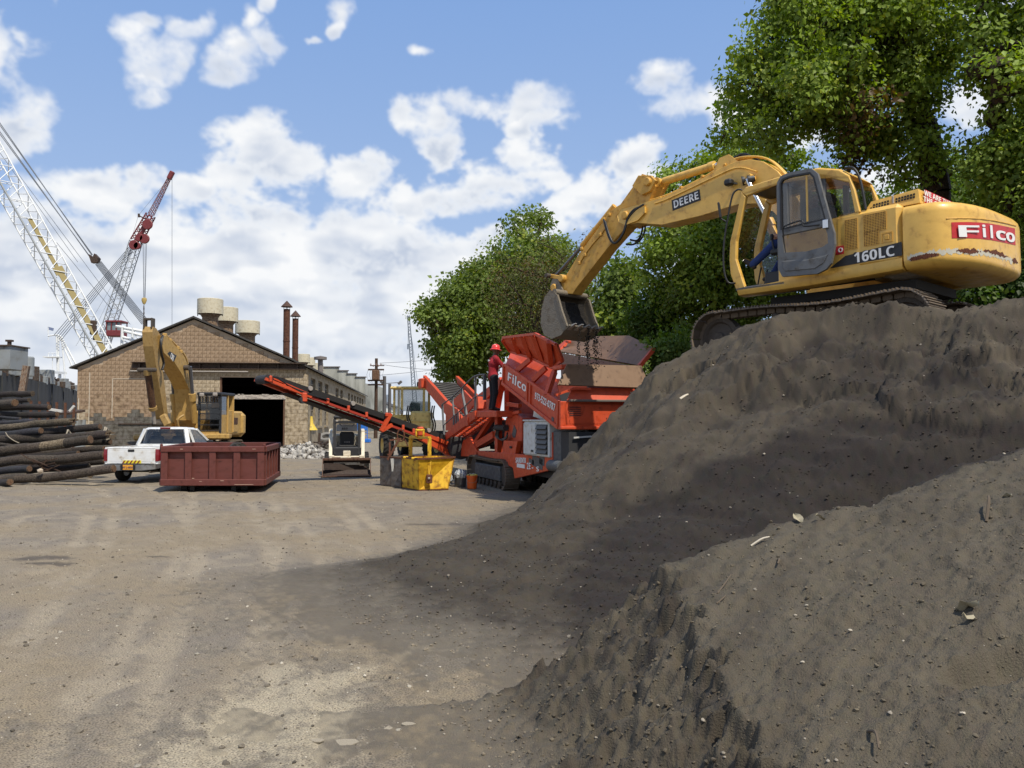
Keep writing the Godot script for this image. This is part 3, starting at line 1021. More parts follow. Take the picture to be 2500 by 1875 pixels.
func build_neighbours() -> void:
	# the stepped fire wall beyond the workshop
	var a := ground_at(787,1050)
	a = at(787,1025,138); a.y = 0
	var w := thing("stepped_wall_building","weathered pale concrete building with a stepped parapet behind the workshop","building","",a)
	var cm := surf("stained_concrete",lin(0.50,0.50,0.46),0.92,noise_tex("tx_stain",512,0.01,6,[[0.0,Color(0.42,0.41,0.4)],[0.3,Color(0.66,0.66,0.64)],[0.5,Color(0.86,0.86,0.84)],[1.0,Color(1,1,1)]],FastNoiseLite.TYPE_SIMPLEX_SMOOTH,25.0,77),0.12)
	var cap := surf("parapet_cap",lin(0.12,0.10,0.09),0.8)
	var steps := [[-3.2,2.6,10.35],[2.6,4.0,9.75],[4.0,5.4,9.25],[5.4,6.85,8.72]]
	for s in steps:
		bx(w,"wall_panel",Vector3((s[0] + s[1])*0.5,s[2]*0.5,0),Vector3(s[1] - s[0],s[2],0.5),cm)
		bx(w,"coping",Vector3((s[0] + s[1])*0.5,s[2] + 0.07,0),Vector3(s[1] - s[0] + 0.3,0.14,0.8),cap)
	bx(w,"rear_hall",Vector3(1.8,3.9,-10.3),Vector3(10.0,7.8,20.0),cm)
	# white house at the end of the road
	var h := thing("white_house","small white gabled house with a roof turret at the end of the road","house","",Vector3(at(926,1025,205).x,0,-205))
	var wm := surf("white_siding",lin(0.62,0.63,0.6),0.8)
	var mb := MB.new()
	mb.prism([Vector2(-3.2,0),Vector2(3.2,0),Vector2(3.2,4.9),Vector2(0,6.2),Vector2(-3.2,4.9)],-12,0)
	part(h,"wall",mb.mesh(),wm)
	for s in [-1,1]:
		var r := MB.new()
		r.prism([Vector2(s*3.6,4.75),Vector2(0,6.25),Vector2(0,6.5),Vector2(s*3.6,5.0)],-12.4,0.4)
		part(h,"roof",r.mesh(),surf("house_roof",lin(0.06,0.06,0.065),0.9))
	bx(h,"turret",Vector3(0.6,7.0,-4),Vector3(0.9,1.3,0.9),surf("turret",lin(0.1,0.1,0.11),0.8))
	for q in [[2.0,3.2],[-1.0,3.2]]:
		var wi := bx(h,"window",Vector3(q[0],q[1],0.03),Vector3(0.8,1.1,0.06),mats["window_frame"])
		bx(wi,"pane",Vector3(0,0,0.6),Vector3(0.8,0.85,0.4),mats["window_pane_dark"])
	# far towers,the haze before them painted into their pale colour
	for q in [[891,903,951,"broad pale tower far off in the haze behind the house"],[941,949,968,"slim pale tower far off in the haze right of the pole"]]:
		var l := at(q[0],1025,3800)
		var r := at(q[1],q[2],3800)
		var t := thing("far_tower",q[3],"tower","towers on the horizon",Vector3((l.x + r.x)*0.5,0,l.z))
		bx(t,"shaft",Vector3(0,r.y*0.5,0),Vector3(r.x - l.x,r.y,20),surf("tower_haze",lin(0.22,0.26,0.32),0.5))
		bx(t,"crown",Vector3(0,r.y + 4,0),Vector3((r.x - l.x)*0.6,8,12),mats["tower_haze"])
	# white hut and the dark roof behind the heap
	var hut := thing("white_hut","white flat roofed hut just behind the soil heap","hut","",at(1607,930,30))
	var hm := surf("hut_white",lin(0.66,0.68,0.66),0.6,tx_grime(),0.4)
	var hb := hut.position.y
	bx(hut,"wall",Vector3(0,(-hb - 0.0)*0.5,-0.8),Vector3(0.9,hb,1.7),hm)
	bx(hut,"roof_edge",Vector3(-0.05,0.30,-0.8),Vector3(1.25,0.13,2.2),hm,0.02)
	bx(hut,"roof_edge",Vector3(-0.05,0.16,-0.8),Vector3(1.15,0.14,2.05),hm,0.02)
	bx(hut,"eave",Vector3(-0.05,0.04,-0.8),Vector3(1.05,0.10,1.95),hm,0.02)
	var dr := thing("dark_shed","dark grey pitched roof shed half hidden among the trees","shed","",Vector3(at(1640,830,44).x,0,-44))
	var dm := surf("shed_roof",lin(0.05,0.055,0.06),0.8)
	var sb := MB.new()
	sb.prism([Vector2(-2.2,0),Vector2(4,0),Vector2(4,6.9),Vector2(1.2,7.0),Vector2(-2.2,5.8)],-6,0)
	part(dr,"wall",sb.mesh(),dm)
	bx(dr,"window",Vector3(-0.3,5.4,0.03),Vector3(1.0,0.7,0.06),surf("shed_window",lin(0.25,0.28,0.3),0.3))

func build_poles() -> void:
	var wood := surf("pole_wood",lin(0.085,0.062,0.048),0.9,tx_rust(),0.5)
	var steel := surf("pole_steel",lin(0.09,0.085,0.085),0.7)
	var D := 88.0
	var p := thing("utility_pole","wooden utility pole with a square rusty transformer platform and crossarms","pole","",Vector3(at(917.5,1000,D).x,0,-D))
	var top := at(918,875,D).y
	var mb := MB.new()
	mb.tube([Vector3.ZERO,Vector3(0.02,top*0.5,0),Vector3(0.03,top,0)],[0.2,0.17,0.15],10)
	part(p,"post",mb.mesh(40),wood)
	var o := p.position
	for q in [[898.7,937.5,902.5],[897.9,937.0,928.8],[898.0,937.0,939.2]]:
		var l := at(q[0],q[2],D - 0.2) - o
		var r := at(q[1],q[2],D - 0.2) - o
		bar(p,"crossarm",l,Vector3(r.x,l.y,r.z),0.16,wood)
	var ba := at(909.3,904.5,D - 0.5) - o
	var bb := at(926,928,D - 0.5) - o
	var box := MB.new()
	box.box(Vector3((ba.x + bb.x)*0.5,(ba.y + bb.y)*0.5,ba.z),Vector3(bb.x - ba.x,ba.y - bb.y,0.8),0.06)
	part(p,"transformer",box.mesh(),surf("transformer_rust",lin(0.17,0.12,0.085),0.8,tx_rust(),0.6))
	for k in 5:
		var y := top - 0.75 - 0.12*(k % 2)
		var x := (k - 2)*0.2
		var ins := MB.new()
		ins.lathe([Vector2(0.02,0),Vector2(0.07,0.03),Vector2(0.04,0.1),Vector2(0.08,0.13),Vector2(0,0.24)],8,Vector3(x*1.3,y,0.15))
		part(p,"insulator",ins.mesh(40),surf("insulator",lin(0.22,0.13,0.1),0.35))
	bar(p,"crossarm",Vector3(-0.6,top - 0.75,0.1),Vector3(0.85,top - 0.75,0.1),0.09,wood)
	for k in 7:
		var x0 := -0.8 + k*0.27
		mb = MB.new()
		mb.tube([Vector3(x0,top - 1.15,0.1),Vector3(x0 - 0.12,top - 1.7,0.2),Vector3(x0 + 0.1*(k % 3),top - 2.3 - 0.1*k,0.15),Vector3(0.05,top - 2.9,0.1)],0.012,5)
		part(p,"drop_wire",mb.mesh(),steel)
	var p2 := thing("plain_pole","plain dark pole carrying the right ends of the transformer crossarms","pole","",Vector3(at(938.3,1000,D).x,0,-D))
	mb = MB.new()
	mb.tube([Vector3.ZERO,Vector3(0,at(938,918.5,D).y,0)],[0.21,0.17],10)
	part(p2,"post",mb.mesh(40),steel)
	var p3 := thing("lamp_post","thin dark lamp post with two floodlights near the loader cab","lamp post","",Vector3(at(951.2,1000,D + 4).x,0,-D - 4))
	var t3 := at(951,937,D + 4).y
	mb = MB.new()
	mb.tube([Vector3.ZERO,Vector3(0,t3,0)],[0.2,0.16],10)
	part(p3,"post",mb.mesh(40),steel)
	bar(p3,"arm",Vector3(-0.75,t3 + 0.02,0),Vector3(1.2,t3 + 0.15,0),0.07,steel)
	for x in [-0.8,1.1]:
		bx(p3,"floodlight",Vector3(x,t3 + 0.12,0.1),Vector3(0.5,0.26,0.3),steel,0.04,Basis(Vector3(0,0,1),0.7*signf(x)))
	var ink := surf("wire",lin(0.12,0.13,0.15),0.6)
	for q in [[927,886.5,1180,866],[927,889,1180,896],[928,916,1180,886]]:
		var a := at(q[0],q[1],D)
		var b := at(q[2],q[3],D + 6)
		mb = MB.new()
		var path := []
		for k in 9:
			var t := k/8.0
			path.append(a.lerp(b,t) - Vector3(0,0.7*4.0*t*(1 - t)*(0.6 if q[3] > 890 else 0.15),0))
		mb.tube(path,0.022,5)
		tag(part(self,"power_line",mb.mesh(),ink),["uppermost power line running right from the pole to the trees","sagging power line just below the uppermost one","lowest power line running right from the transformer"][[866,896,886].find(int(q[3]))],"wire","power lines from the utility pole")

# lattice boom: four chords and zigzag braces,each its own part
func lattice(o: Node3D,a: Vector3,b: Vector3,side: Vector3,wa: float,wb: float,n: int,chord: float,brace: float,mc: Material,m: Material,faces := 4,name_chord := "chord",diamond := true) -> Array:
	var ax := (b - a).normalized()
	var e1 := (side - ax*side.dot(ax)).normalized()
	var e2 := ax.cross(e1).normalized()
	if e2.z < 0.0: e2 = -e2
	var dirs := [e1,e2,-e1,-e2] if diamond else [(e1 + e2)*0.7071,(e2 - e1)*0.7071,(-e1 - e2)*0.7071,(e1 - e2)*0.7071]
	for k in 4:
		rod(o,name_chord,a + dirs[k]*wa,b + dirs[k]*wb,chord,mc)
	for f in faces:
		var g := (f + 1) % 4
		for k in n:
			var t0 := float(k)/n
			var t1 := float(k + 1)/n
			var p: Vector3 = a.lerp(b,t0) + dirs[f if k % 2 == 0 else g]*lerpf(wa,wb,t0)
			var q: Vector3 = a.lerp(b,t1) + dirs[g if k % 2 == 0 else f]*lerpf(wa,wb,t1)
			rod(o,"brace",p,q,brace,m)
	return dirs

func rope(o: Node3D,called: String,a: Vector3,b: Vector3,r: float,m: Material,sag := 0.0) -> void:
	if sag == 0.0:
		rod(o,called,a,b,r,m)
		return
	var mb := MB.new()
	var path := []
	for k in 9:
		var t := k/8.0
		path.append(a.lerp(b,t) - Vector3(0,sag*4.0*t*(1.0 - t),0))
	mb.tube(path,r,5)
	part(o,called,mb.mesh(),m)

func build_cranes() -> void:
	var white := surf("crane_white",lin(0.72,0.74,0.74),0.5)
	var grey_m := surf("crane_grey",lin(0.30,0.32,0.33),0.6)
	var olive := surf("crane_olive",lin(0.27,0.215,0.085),0.7)
	var cable := surf("crane_cable",lin(0.12,0.135,0.16),0.6)
	var dark: Material = mats["dark_steel"]
	var red := surf("crane_red",lin(0.17,0.026,0.028),0.5,tx_grime(),0.3)
	# --- white crane on the left
	var base := at(292,935,96)
	var o := thing("white_crane","big white lattice boom crane leaning out of the top left behind the workshop","crane","",Vector3(base.x,0,base.z))
	var z := o.position
	var a := at(290,935,96) - z
	var b := at(-120,205,92) - z
	var side := at(40,380,92) - at(-30,420,92)
	var dirs := lattice(o,a,b,side,1.25,1.62,34,0.085,0.05,white,white)
	var ax := (b - a)
	var fr: Vector3 = dirs[1]
	var rt: Vector3 = dirs[0]
	rod(o,"chord",a + fr*1.27,b + fr*1.64,0.11,grey_m)
	# olive walkway panels between the front and the right chord
	for q in [[0.005,0.36,0.32,0.66],[0.36,0.385,0.2,0.75],[0.385,0.545,0.34,0.56]]:
		var t0: float = q[0]
		var t1: float = q[1]
		var w0 := lerpf(1.25,1.62,t0)
		var w1 := lerpf(1.25,1.62,t1)
		var mb := MB.new()
		var nrm := (fr + rt).normalized()*0.04
		var pts := []
		for s in [-1,1]:
			for e in [[t0,w0,q[2]],[t0,w0,q[3]],[t1,w1,q[3]],[t1,w1,q[2]]]:
				pts.append(a + ax*e[0] + fr.lerp(rt,e[2])*e[1] - (fr + rt).normalized()*0.12 + nrm*s)
		mb.hexa(pts)
		part(o,"walkway_panel",mb.mesh(),olive)
	bx(o,"winch",at(228,800,95) - z,Vector3(0.6,1.6,0.6),dark,0.1)
	bx(o,"winch",at(233,818,95) - z,Vector3(0.4,1.3,0.5),dark,0.1)
	# pendants,bridle block and the rope falls
	var blk := at(230,633,96) - z
	for q in [[-60,214,224,623],[-60,222,226,622],[-60,238,219,627],[-60,246,221,628]]:
		rope(o,"pendant",at(q[0],q[1],93) - z,at(q[2],q[3],96) - z,0.045,cable)
	var bm := MB.new()
	bm.prism([Vector2(-0.55,0.55),Vector2(-0.05,0.2),Vector2(0.12,0.62),Vector2(0.62,0.1),Vector2(0.5,-0.4),Vector2(-0.2,-0.45)],-0.3,0.3)
	part(o,"bridle_block",bm.mesh(),dark,Transform3D(Basis.IDENTITY,blk))
	for k in 7:
		rope(o,"rope_fall",at(233 + k*2.2,645 - k*1.2,96) - z,at(347 + k*2.5,792 - k*1.5,100) - z,0.04,cable)
	for q in [[30,405,318,792],[138,592,276,760],[-20,345,190,640]]:
		rope(o,"hoist_rope",at(q[0],q[1],94) - z,at(q[2],q[3],99) - z,0.025,cable)
	# gantry frame that shows above the roof
	for q in [[283,797,350,809],[299,799,297,850],[325,800,323,835],[350,809,352,850],[283,797,305,799],[303,808,350,820],[300,823,350,838]]:
		rod(o,"gantry_bar",at(q[0],q[1],101) - z,at(q[2],q[3],101) - z,0.17,white)
	for q in [[325,810,350,848],[300,830,325,845]]: rod(o,"gantry_brace",at(q[0],q[1],101) - z,at(q[2],q[3],101) - z,0.07,white)
	bx(o,"machinery_house",Vector3(1.5,3.2,-6),Vector3(5,4.5,5),white,0.1)
	# --- red and white crane behind it
	var bb := at(262,820,132)
	var c := thing("red_crane","slender white crane with a dark red boom head and a red cabin","crane","",Vector3(bb.x,0,bb.z))
	z = c.position
	var p0 := at(253,838,132) - z
	var p1 := at(332,590,131) - z
	var p2 := at(368,525,131) - z
	var p3 := at(416,430,130) - z
	side = Vector3(1,0.4,0)
	lattice(c,p0,p1,side,1.05,1.0,22,0.07,0.04,grey_m,grey_m,4,"chord",false)
	lattice(c,p1,p2,side,0.9,0.75,8,0.095,0.07,red,red,4,"chord",false)
	lattice(c,p2,p3,side,0.52,0.28,22,0.045,0.03,red,surf("crane_pink",lin(0.3,0.16,0.16),0.6),4,"chord",false)
	bar(c,"boom_spine",p2,p3,0.09,red)
	bx(c,"boom_tip",at(417,428,130) - z,Vector3(0.7,1.3,0.6),red,0.1,Basis(Vector3(0,0,1),-0.45))
	for q in [[360,548,0.8],[353,583,0.75],[327,598,0.75],[340,580,0.6],[335,600,0.55]]:
		var sm := MB.new()
		sm.lathe([Vector2(0,-0.16),Vector2(q[2]*0.9,-0.16),Vector2(q[2],-0.1),Vector2(q[2]*0.86,0),Vector2(q[2],0.1),Vector2(q[2]*0.9,0.16),Vector2(0,0.16)],18,at(q[0],q[1],130) - z,Basis(Vector3(1,0,0),PI/2))
		part(c,"sheave",sm.mesh(30),red)
	bx(c,"boom_cheek",at(348,566,130.5) - z,Vector3(0.5,4.6,0.5),red,0.1,Basis(Vector3(0,0,1),-0.5))
	bar(c,"jib_strut",at(338,526,131) - z,at(358,536,131) - z,0.18,dark)
	bx(c,"jib_strut",at(339,526,131) - z,Vector3(0.25,0.55,0.25),dark)
	rope(c,"jib_line",at(338,526,131) - z,at(415,432,131) - z,0.02,cable)
	rope(c,"jib_line",at(338,526,131) - z,at(318,592,131) - z,0.02,cable)
	rope(c,"whip_line",at(420,432,130) - z,at(420,800,130) - z,0.03,cable)
	for x in [349,351.5,356,358]: rope(c,"hoist_fall",at(x,595,130) - z,at(lerpf(x,352,0.6),728,130) - z,0.03,cable)
	var hk := MB.new()
	hk.lathe([Vector2(0,-0.85),Vector2(0.25,-0.6),Vector2(0.42,-0.1),Vector2(0.36,0.2),Vector2(0,0.3)],14)
	part(c,"hook_block",hk.mesh(40),surf("block_yellow",lin(0.45,0.32,0.1),0.6),Transform3D(Basis.from_scale(Vector3(1,1,0.6)),at(352,731,130) - z))
	for k in 6:
		bx(c,"chain_link",at(351.3,748 + k*5.5,130) - z,Vector3(0.14 + 0.05*(k % 2),0.36,0.12),dark,0.04)
	for k in 5: rope(c,"pendant",at(318 + k*1.5,600 + k*3.0,131) - z,at(132 + k*4.0,818 + k*3.5,133) - z,0.045,cable)
	for k in 3: rope(c,"pendant",at(325,610,131) - z,at(185 + k*26,845,132) - z,0.022,grey_m)
	# cabin
	var cc := at(285,803,131) - z
	bx(c,"cabin",cc + Vector3(0,-0.75,0),Vector3(2.3,0.9,2.2),red,0.08)
	bx(c,"cabin_roof",cc + Vector3(0,1.05,0),Vector3(2.5,0.3,2.4),red,0.06)
	for x in [-1.1,-0.35,0.4,1.1]: bx(c,"cabin_post",cc + Vector3(x,0.3,1.02),Vector3(0.14,1.3,0.12),red)
	for x in [-1.1,1.1]: bx(c,"cabin_post",cc + Vector3(x,0.3,-1.02),Vector3(0.14,1.3,0.12),red)
	bx(c,"cabin_window",cc + Vector3(-0.1,0.3,0.9),Vector3(2.0,1.25,0.03),surf("cab_glass_far",lin(0.18,0.22,0.24),0.15))
	for x in [-0.9,0.9]: rod(c,"cabin_leg",cc + Vector3(x,-1.2,0),cc + Vector3(x,-4.0,0),0.12,white)
	# back mast with platform,stay and a small flag
	for q in [[138,817,140,905],[150,822,158,908],[138,817,150,822],[118,820,138,817],[118,800,118,830],[150,822,190,898],[146,824,178,898],[143,820,143,1000],[157,905,160,1000]]:
		rod(c,"mast_bar",at(q[0],q[1],134) - z,at(q[2],q[3],134) - z,0.12 if q[1] > 812 else 0.05,white)
	for k in 6: rod(c,"mast_brace",at(150 + k*6.2,826 + k*12,134) - z,at(153 + k*6.4,836 + k*11,134) - z,0.07,white)
	bx(c,"platform",at(128,872,134) - z,Vector3(2.2,0.18,1.6),white)
	for q in [[118,872,118,862],[128,872,128,862],[138,872,138,862],[118,862,138,862],[128,874,128,905]]: rod(c,"handrail",at(q[0],q[1],133.5) - z,at(q[2],q[3],133.5) - z,0.05,white)
	rod(c,"flag_staff",at(117,797,134) - z,at(117,822,134) - z,0.04,white)
	bx(c,"flag",at(124,803,134) - z,Vector3(0.9,0.45,0.03),surf("flag",lin(0.16,0.2,0.32),0.8),0.0,Basis(Vector3(0,0,1),-0.25))
	# white walkway beam left of the workshop
	bar(c,"dock_beam",at(119,908,120) - z,at(161,911,118) - z,0.35,white)
	rod(c,"dock_leg",at(146,911,119) - z,at(146,935,119) - z,0.2,white)
	# --- far crane between the workshop and the trees
	var f0 := at(1013,945,190)
	var fc := thing("far_crane","distant thin blue grey lattice crane boom left of the middle trees","crane","",Vector3(f0.x,0,f0.z))
	z = fc.position
	var steel := surf("far_crane_steel",lin(0.13,0.16,0.20),0.7)
	lattice(fc,Vector3(0,6,0),at(997,770,186) - z,Vector3(1,0,0),0.62,0.30,26,0.06,0.04,steel,steel,4,"chord",false)
	rope(fc,"pendant",at(998,772,186) - z,at(1021,945,190) - z,0.04,steel)
	rope(fc,"hoist_rope",at(996,772,186) - z,at(996,838,186) - z,0.03,steel)
	bx(fc,"hook",at(996,846,186) - z,Vector3(0.3,1.2,0.3),steel,0.05)
	bx(fc,"crane_house",Vector3(1.0,4.0,-3),Vector3(4,4,5),steel,0.1)

func build_dock() -> void:
	# steel dock wall on the left,with posts,rails and a deckhouse
	var a := at(-160,872,58)
	var b := at(190,958,128)
	var o := thing("dock_wall","long dark steel dock wall with posts and railings behind the timber stack","dock wall","",Vector3(a.x,0,a.z))
	var z := o.position
	var steel := surf("dock_steel",lin(0.05,0.053,0.057),0.8,noise_tex("tx_dock",512,0.014,6,[[0.0,Color(0.4,0.36,0.34)],[0.4,Color(0.8,0.79,0.78)],[1.0,Color(1,1,1)]],FastNoiseLite.TYPE_SIMPLEX_SMOOTH,30.0,91),0.15)
	var post := surf("dock_post",lin(0.11,0.105,0.10),0.9,tx_rust(),0.3)
	var grey_m := surf("dock_grey",lin(0.26,0.28,0.29),0.7,tx_grime(),0.2)
	var dir := Vector3(b.x - a.x,0,b.z - a.z)
	var L := dir.length()
	dir /= L
	var top := 6.1
	var n := dir.cross(Vector3.UP)
	if n.z < 0: n = -n
	for k in 24:                                   # plates between the posts
		var m0 := dir*(L*(k + 0.5)/24.0)
		var zb := Basis(dir,Vector3.UP,dir.cross(Vector3.UP))
		bx(o,"hull_plate",Vector3(m0.x,(top - 0.02*(k % 2))*0.5,m0.z) + n*(0.06*(k % 3)),Vector3(L/24.0 - 0.06,top,1.2),steel,0.0,zb)
		if k % 3 != 1: bx(o,"fender_post",m0 + n*0.95 + Vector3(0,3.5 + 0.3*(k % 2),0),Vector3(0.55,7.0 + 0.5*(k % 2),0.55),post,0.05,zb)
		if k % 4 == 2: bx(o,"hatch",m0 + n*0.76 + Vector3(0,2.6,0),Vector3(1.2,1.6,0.12),surf("hatch_dark",lin(0.02,0.02,0.022),0.8),0.0,zb)
		bx(o,"rubbing_strake",m0 + n*0.78 + Vector3(0,top - 0.5,0),Vector3(L/24.0,0.2,0.25),post,0.0,zb)
	for k in 60:
		var m1 := dir*(L*(k + 0.3)/60.0) + n*0.5
		rod(o,"stanchion",m1 + Vector3(0,top,0),m1 + Vector3(0,top + 0.8 + rng.randf()*0.7,0),0.06 + 0.05*(k % 3),post)
		if k % 2 == 0: bx(o,"deck_gear",m1 - n*0.6 + Vector3(0,top + 0.3,0),Vector3(rng.randf_range(0.5,1.4),rng.randf_range(0.5,1.3),0.7),post if k % 4 == 0 else grey_m,0.04)
	for y in [0.55,1.08]: rod(o,"handrail",n*0.5 + Vector3(0,top + y,0),dir*L + n*0.5 + Vector3(0,top + y,0),0.07,post)
	for q in [[78,915,0.9,1.6],[108,927,1.3,1.7],[150,938,1.0,1.3],[62,905,0.8,1.3]]:
		var s: float = 0.0
		for t in 60:
			var p := z + dir*(L*t/60.0) + Vector3(0,top,0)
			if absf(seen(p).x - q[0]) < 6.0: s = L*t/60.0
		bx(o,"deck_gear",dir*s + Vector3(0,top + q[3]*0.5,0),Vector3(q[2],q[3],q[2]),grey_m if q[0] > 100 else post,0.05)
	# deckhouse
	var h := thing("deckhouse","grey deckhouse with a white window frame on the dock wall at the left edge","deckhouse","",z + Vector3(0,top,0))
	var hp := at(14,855,72)
	h.position = Vector3(hp.x,top,hp.z)
	bx(h,"wall",Vector3(0,0.95,0),Vector3(2.3,1.9,2.6),grey_m)
	bx(h,"roof",Vector3(0,1.95,0),Vector3(2.5,0.1,2.9),post)
	bx(h,"vent",Vector3(0.3,2.2,0),Vector3(0.24,0.4,0.24),mats["dark_steel"])
	bx(h,"vent",Vector3(0.3,2.45,0),Vector3(0.5,0.16,0.4),mats["dark_steel"])
	var wf := bx(h,"window",Vector3(-0.25,1.0,1.33),Vector3(0.85,1.3,0.08),surf("white_frame",lin(0.7,0.7,0.7),0.6))
	bx(wf,"pane",Vector3(0,0,0.6),Vector3(0.66,0.78,0.4),grey_m)
	var tk := thing("deck_tank","round pale grey tank beside the deckhouse","tank","",at(58,900,82))
	tk.position.y = top
	var tm := MB.new()
	tm.lathe([Vector2(0,0),Vector2(0.9,0),Vector2(0.9,1.75),Vector2(0.8,1.85),Vector2(0,1.9)],20)
	part(tk,"shell",tm.mesh(30),grey_m)
	# slanting timber,rusty stakes with planks in front of the wall
	var sl := thing("leaning_timber","pale grey timber leaning against the dock wall above the logs","timber","",at(55,955,60))
	bar(sl,"timber",at(54,956,60) - sl.position,at(65,893,60) - sl.position,0.4,surf("grey_timber",lin(0.26,0.25,0.235),0.9,tx_rust(),0.5))
	var rs := surf("rust_stake",lin(0.13,0.07,0.045),0.85,tx_rust(),1.0)
	var pw := surf("pale_plank",lin(0.5,0.49,0.46),0.8)
	var i := 0
	for q in [[76,978,998],[97,980,998],[118,981,1004],[139,982,1012],[160,983,1006],[181,983,1004]]:
		var f := ground_at(q[0],1025 + 3979.0/50.0)
		var tp := at(q[0],q[1],50)
		var st := part(self,"rusty_stake",unit_box,rs,along(Vector3(tp.x,0,tp.z),tp,0.12,0.12))
		tag(st,["leftmost rusty stake, just above the upper logs","second rusty stake from the left behind the logs","third rusty stake from the left behind the logs","rusty stake crossed by the white plank","rusty stake right of the white plank","rightmost rusty stake, at the workshop corner"][i],"stake","rusty stakes before the dock wall")
		i += 1
	tag(bar(self,"white_plank",at(120,999,49),at(152,1004,49),0.14,pw),"white plank nailed across a rusty stake behind the logs","plank")
	tag(bar(self,"slanting_plank",at(170,1004,49),at(181,991,49),0.12,pw),"short pale plank slanting up to the rightmost stake","plank")
	var lean := thing("lean_to","small lean-to with a dark sloping roof at the workshop's left corner","lean-to","",at(168,1040,55))
	z = lean.position
	bar(lean,"roof",at(150,1010,55) - z,at(188,1003,56) - z,1.6,mats["dark_steel"],0.14)
	bx(lean,"wall",Vector3(0.35,-0.9,-0.5),Vector3(0.9,2.6,0.2),grey_m)

# ---------------------------------------------------------------- trees
func leaf_cluster(sd: int,count: int,size: float,spread: float,long := 1.0) -> ArrayMesh:
	var r := RandomNumberGenerator.new()
	r.seed = sd
	var m := MB.new()
	for k in count:
		var c := Vector3(r.randfn(),r.randfn()*0.7,r.randfn()).limit_length(1.8)*spread*0.55
		var b := Basis.from_euler(Vector3(r.randf_range(-0.9,0.5),r.randf()*TAU,r.randf_range(-0.6,0.6)))
		var l := size*r.randf_range(0.75,1.25)
		var w := l*0.36/long
		var fold := l*0.09
		m.tf = Transform3D(b,c)
		var p0 := Vector3(0,0,0)
		var p1 := Vector3(0,-fold*0.5,l*0.5)
		var p2 := Vector3(0,-fold*1.6,l)
		var a := Vector3(w,fold,l*0.42)
		var e := Vector3(-w,fold,l*0.42)
		m.tri(p0,p1,a); m.tri(p1,p2,a); m.tri(p0,e,p1); m.tri(p1,e,p2)
	return m.mesh(70)

func leaf_mat(key: String) -> StandardMaterial3D:
	if mats.has(key): return mats[key]
	var m := StandardMaterial3D.new()
	m.resource_name = key
	m.roughness = 0.5
	m.vertex_color_use_as_albedo = true
	m.backlight_enabled = true
	m.backlight = Color(0.9,0.95,0.35)
	m.metallic_specular = 0.35
	m.cull_mode = BaseMaterial3D.CULL_DISABLED
	mats[key] = m
	return m

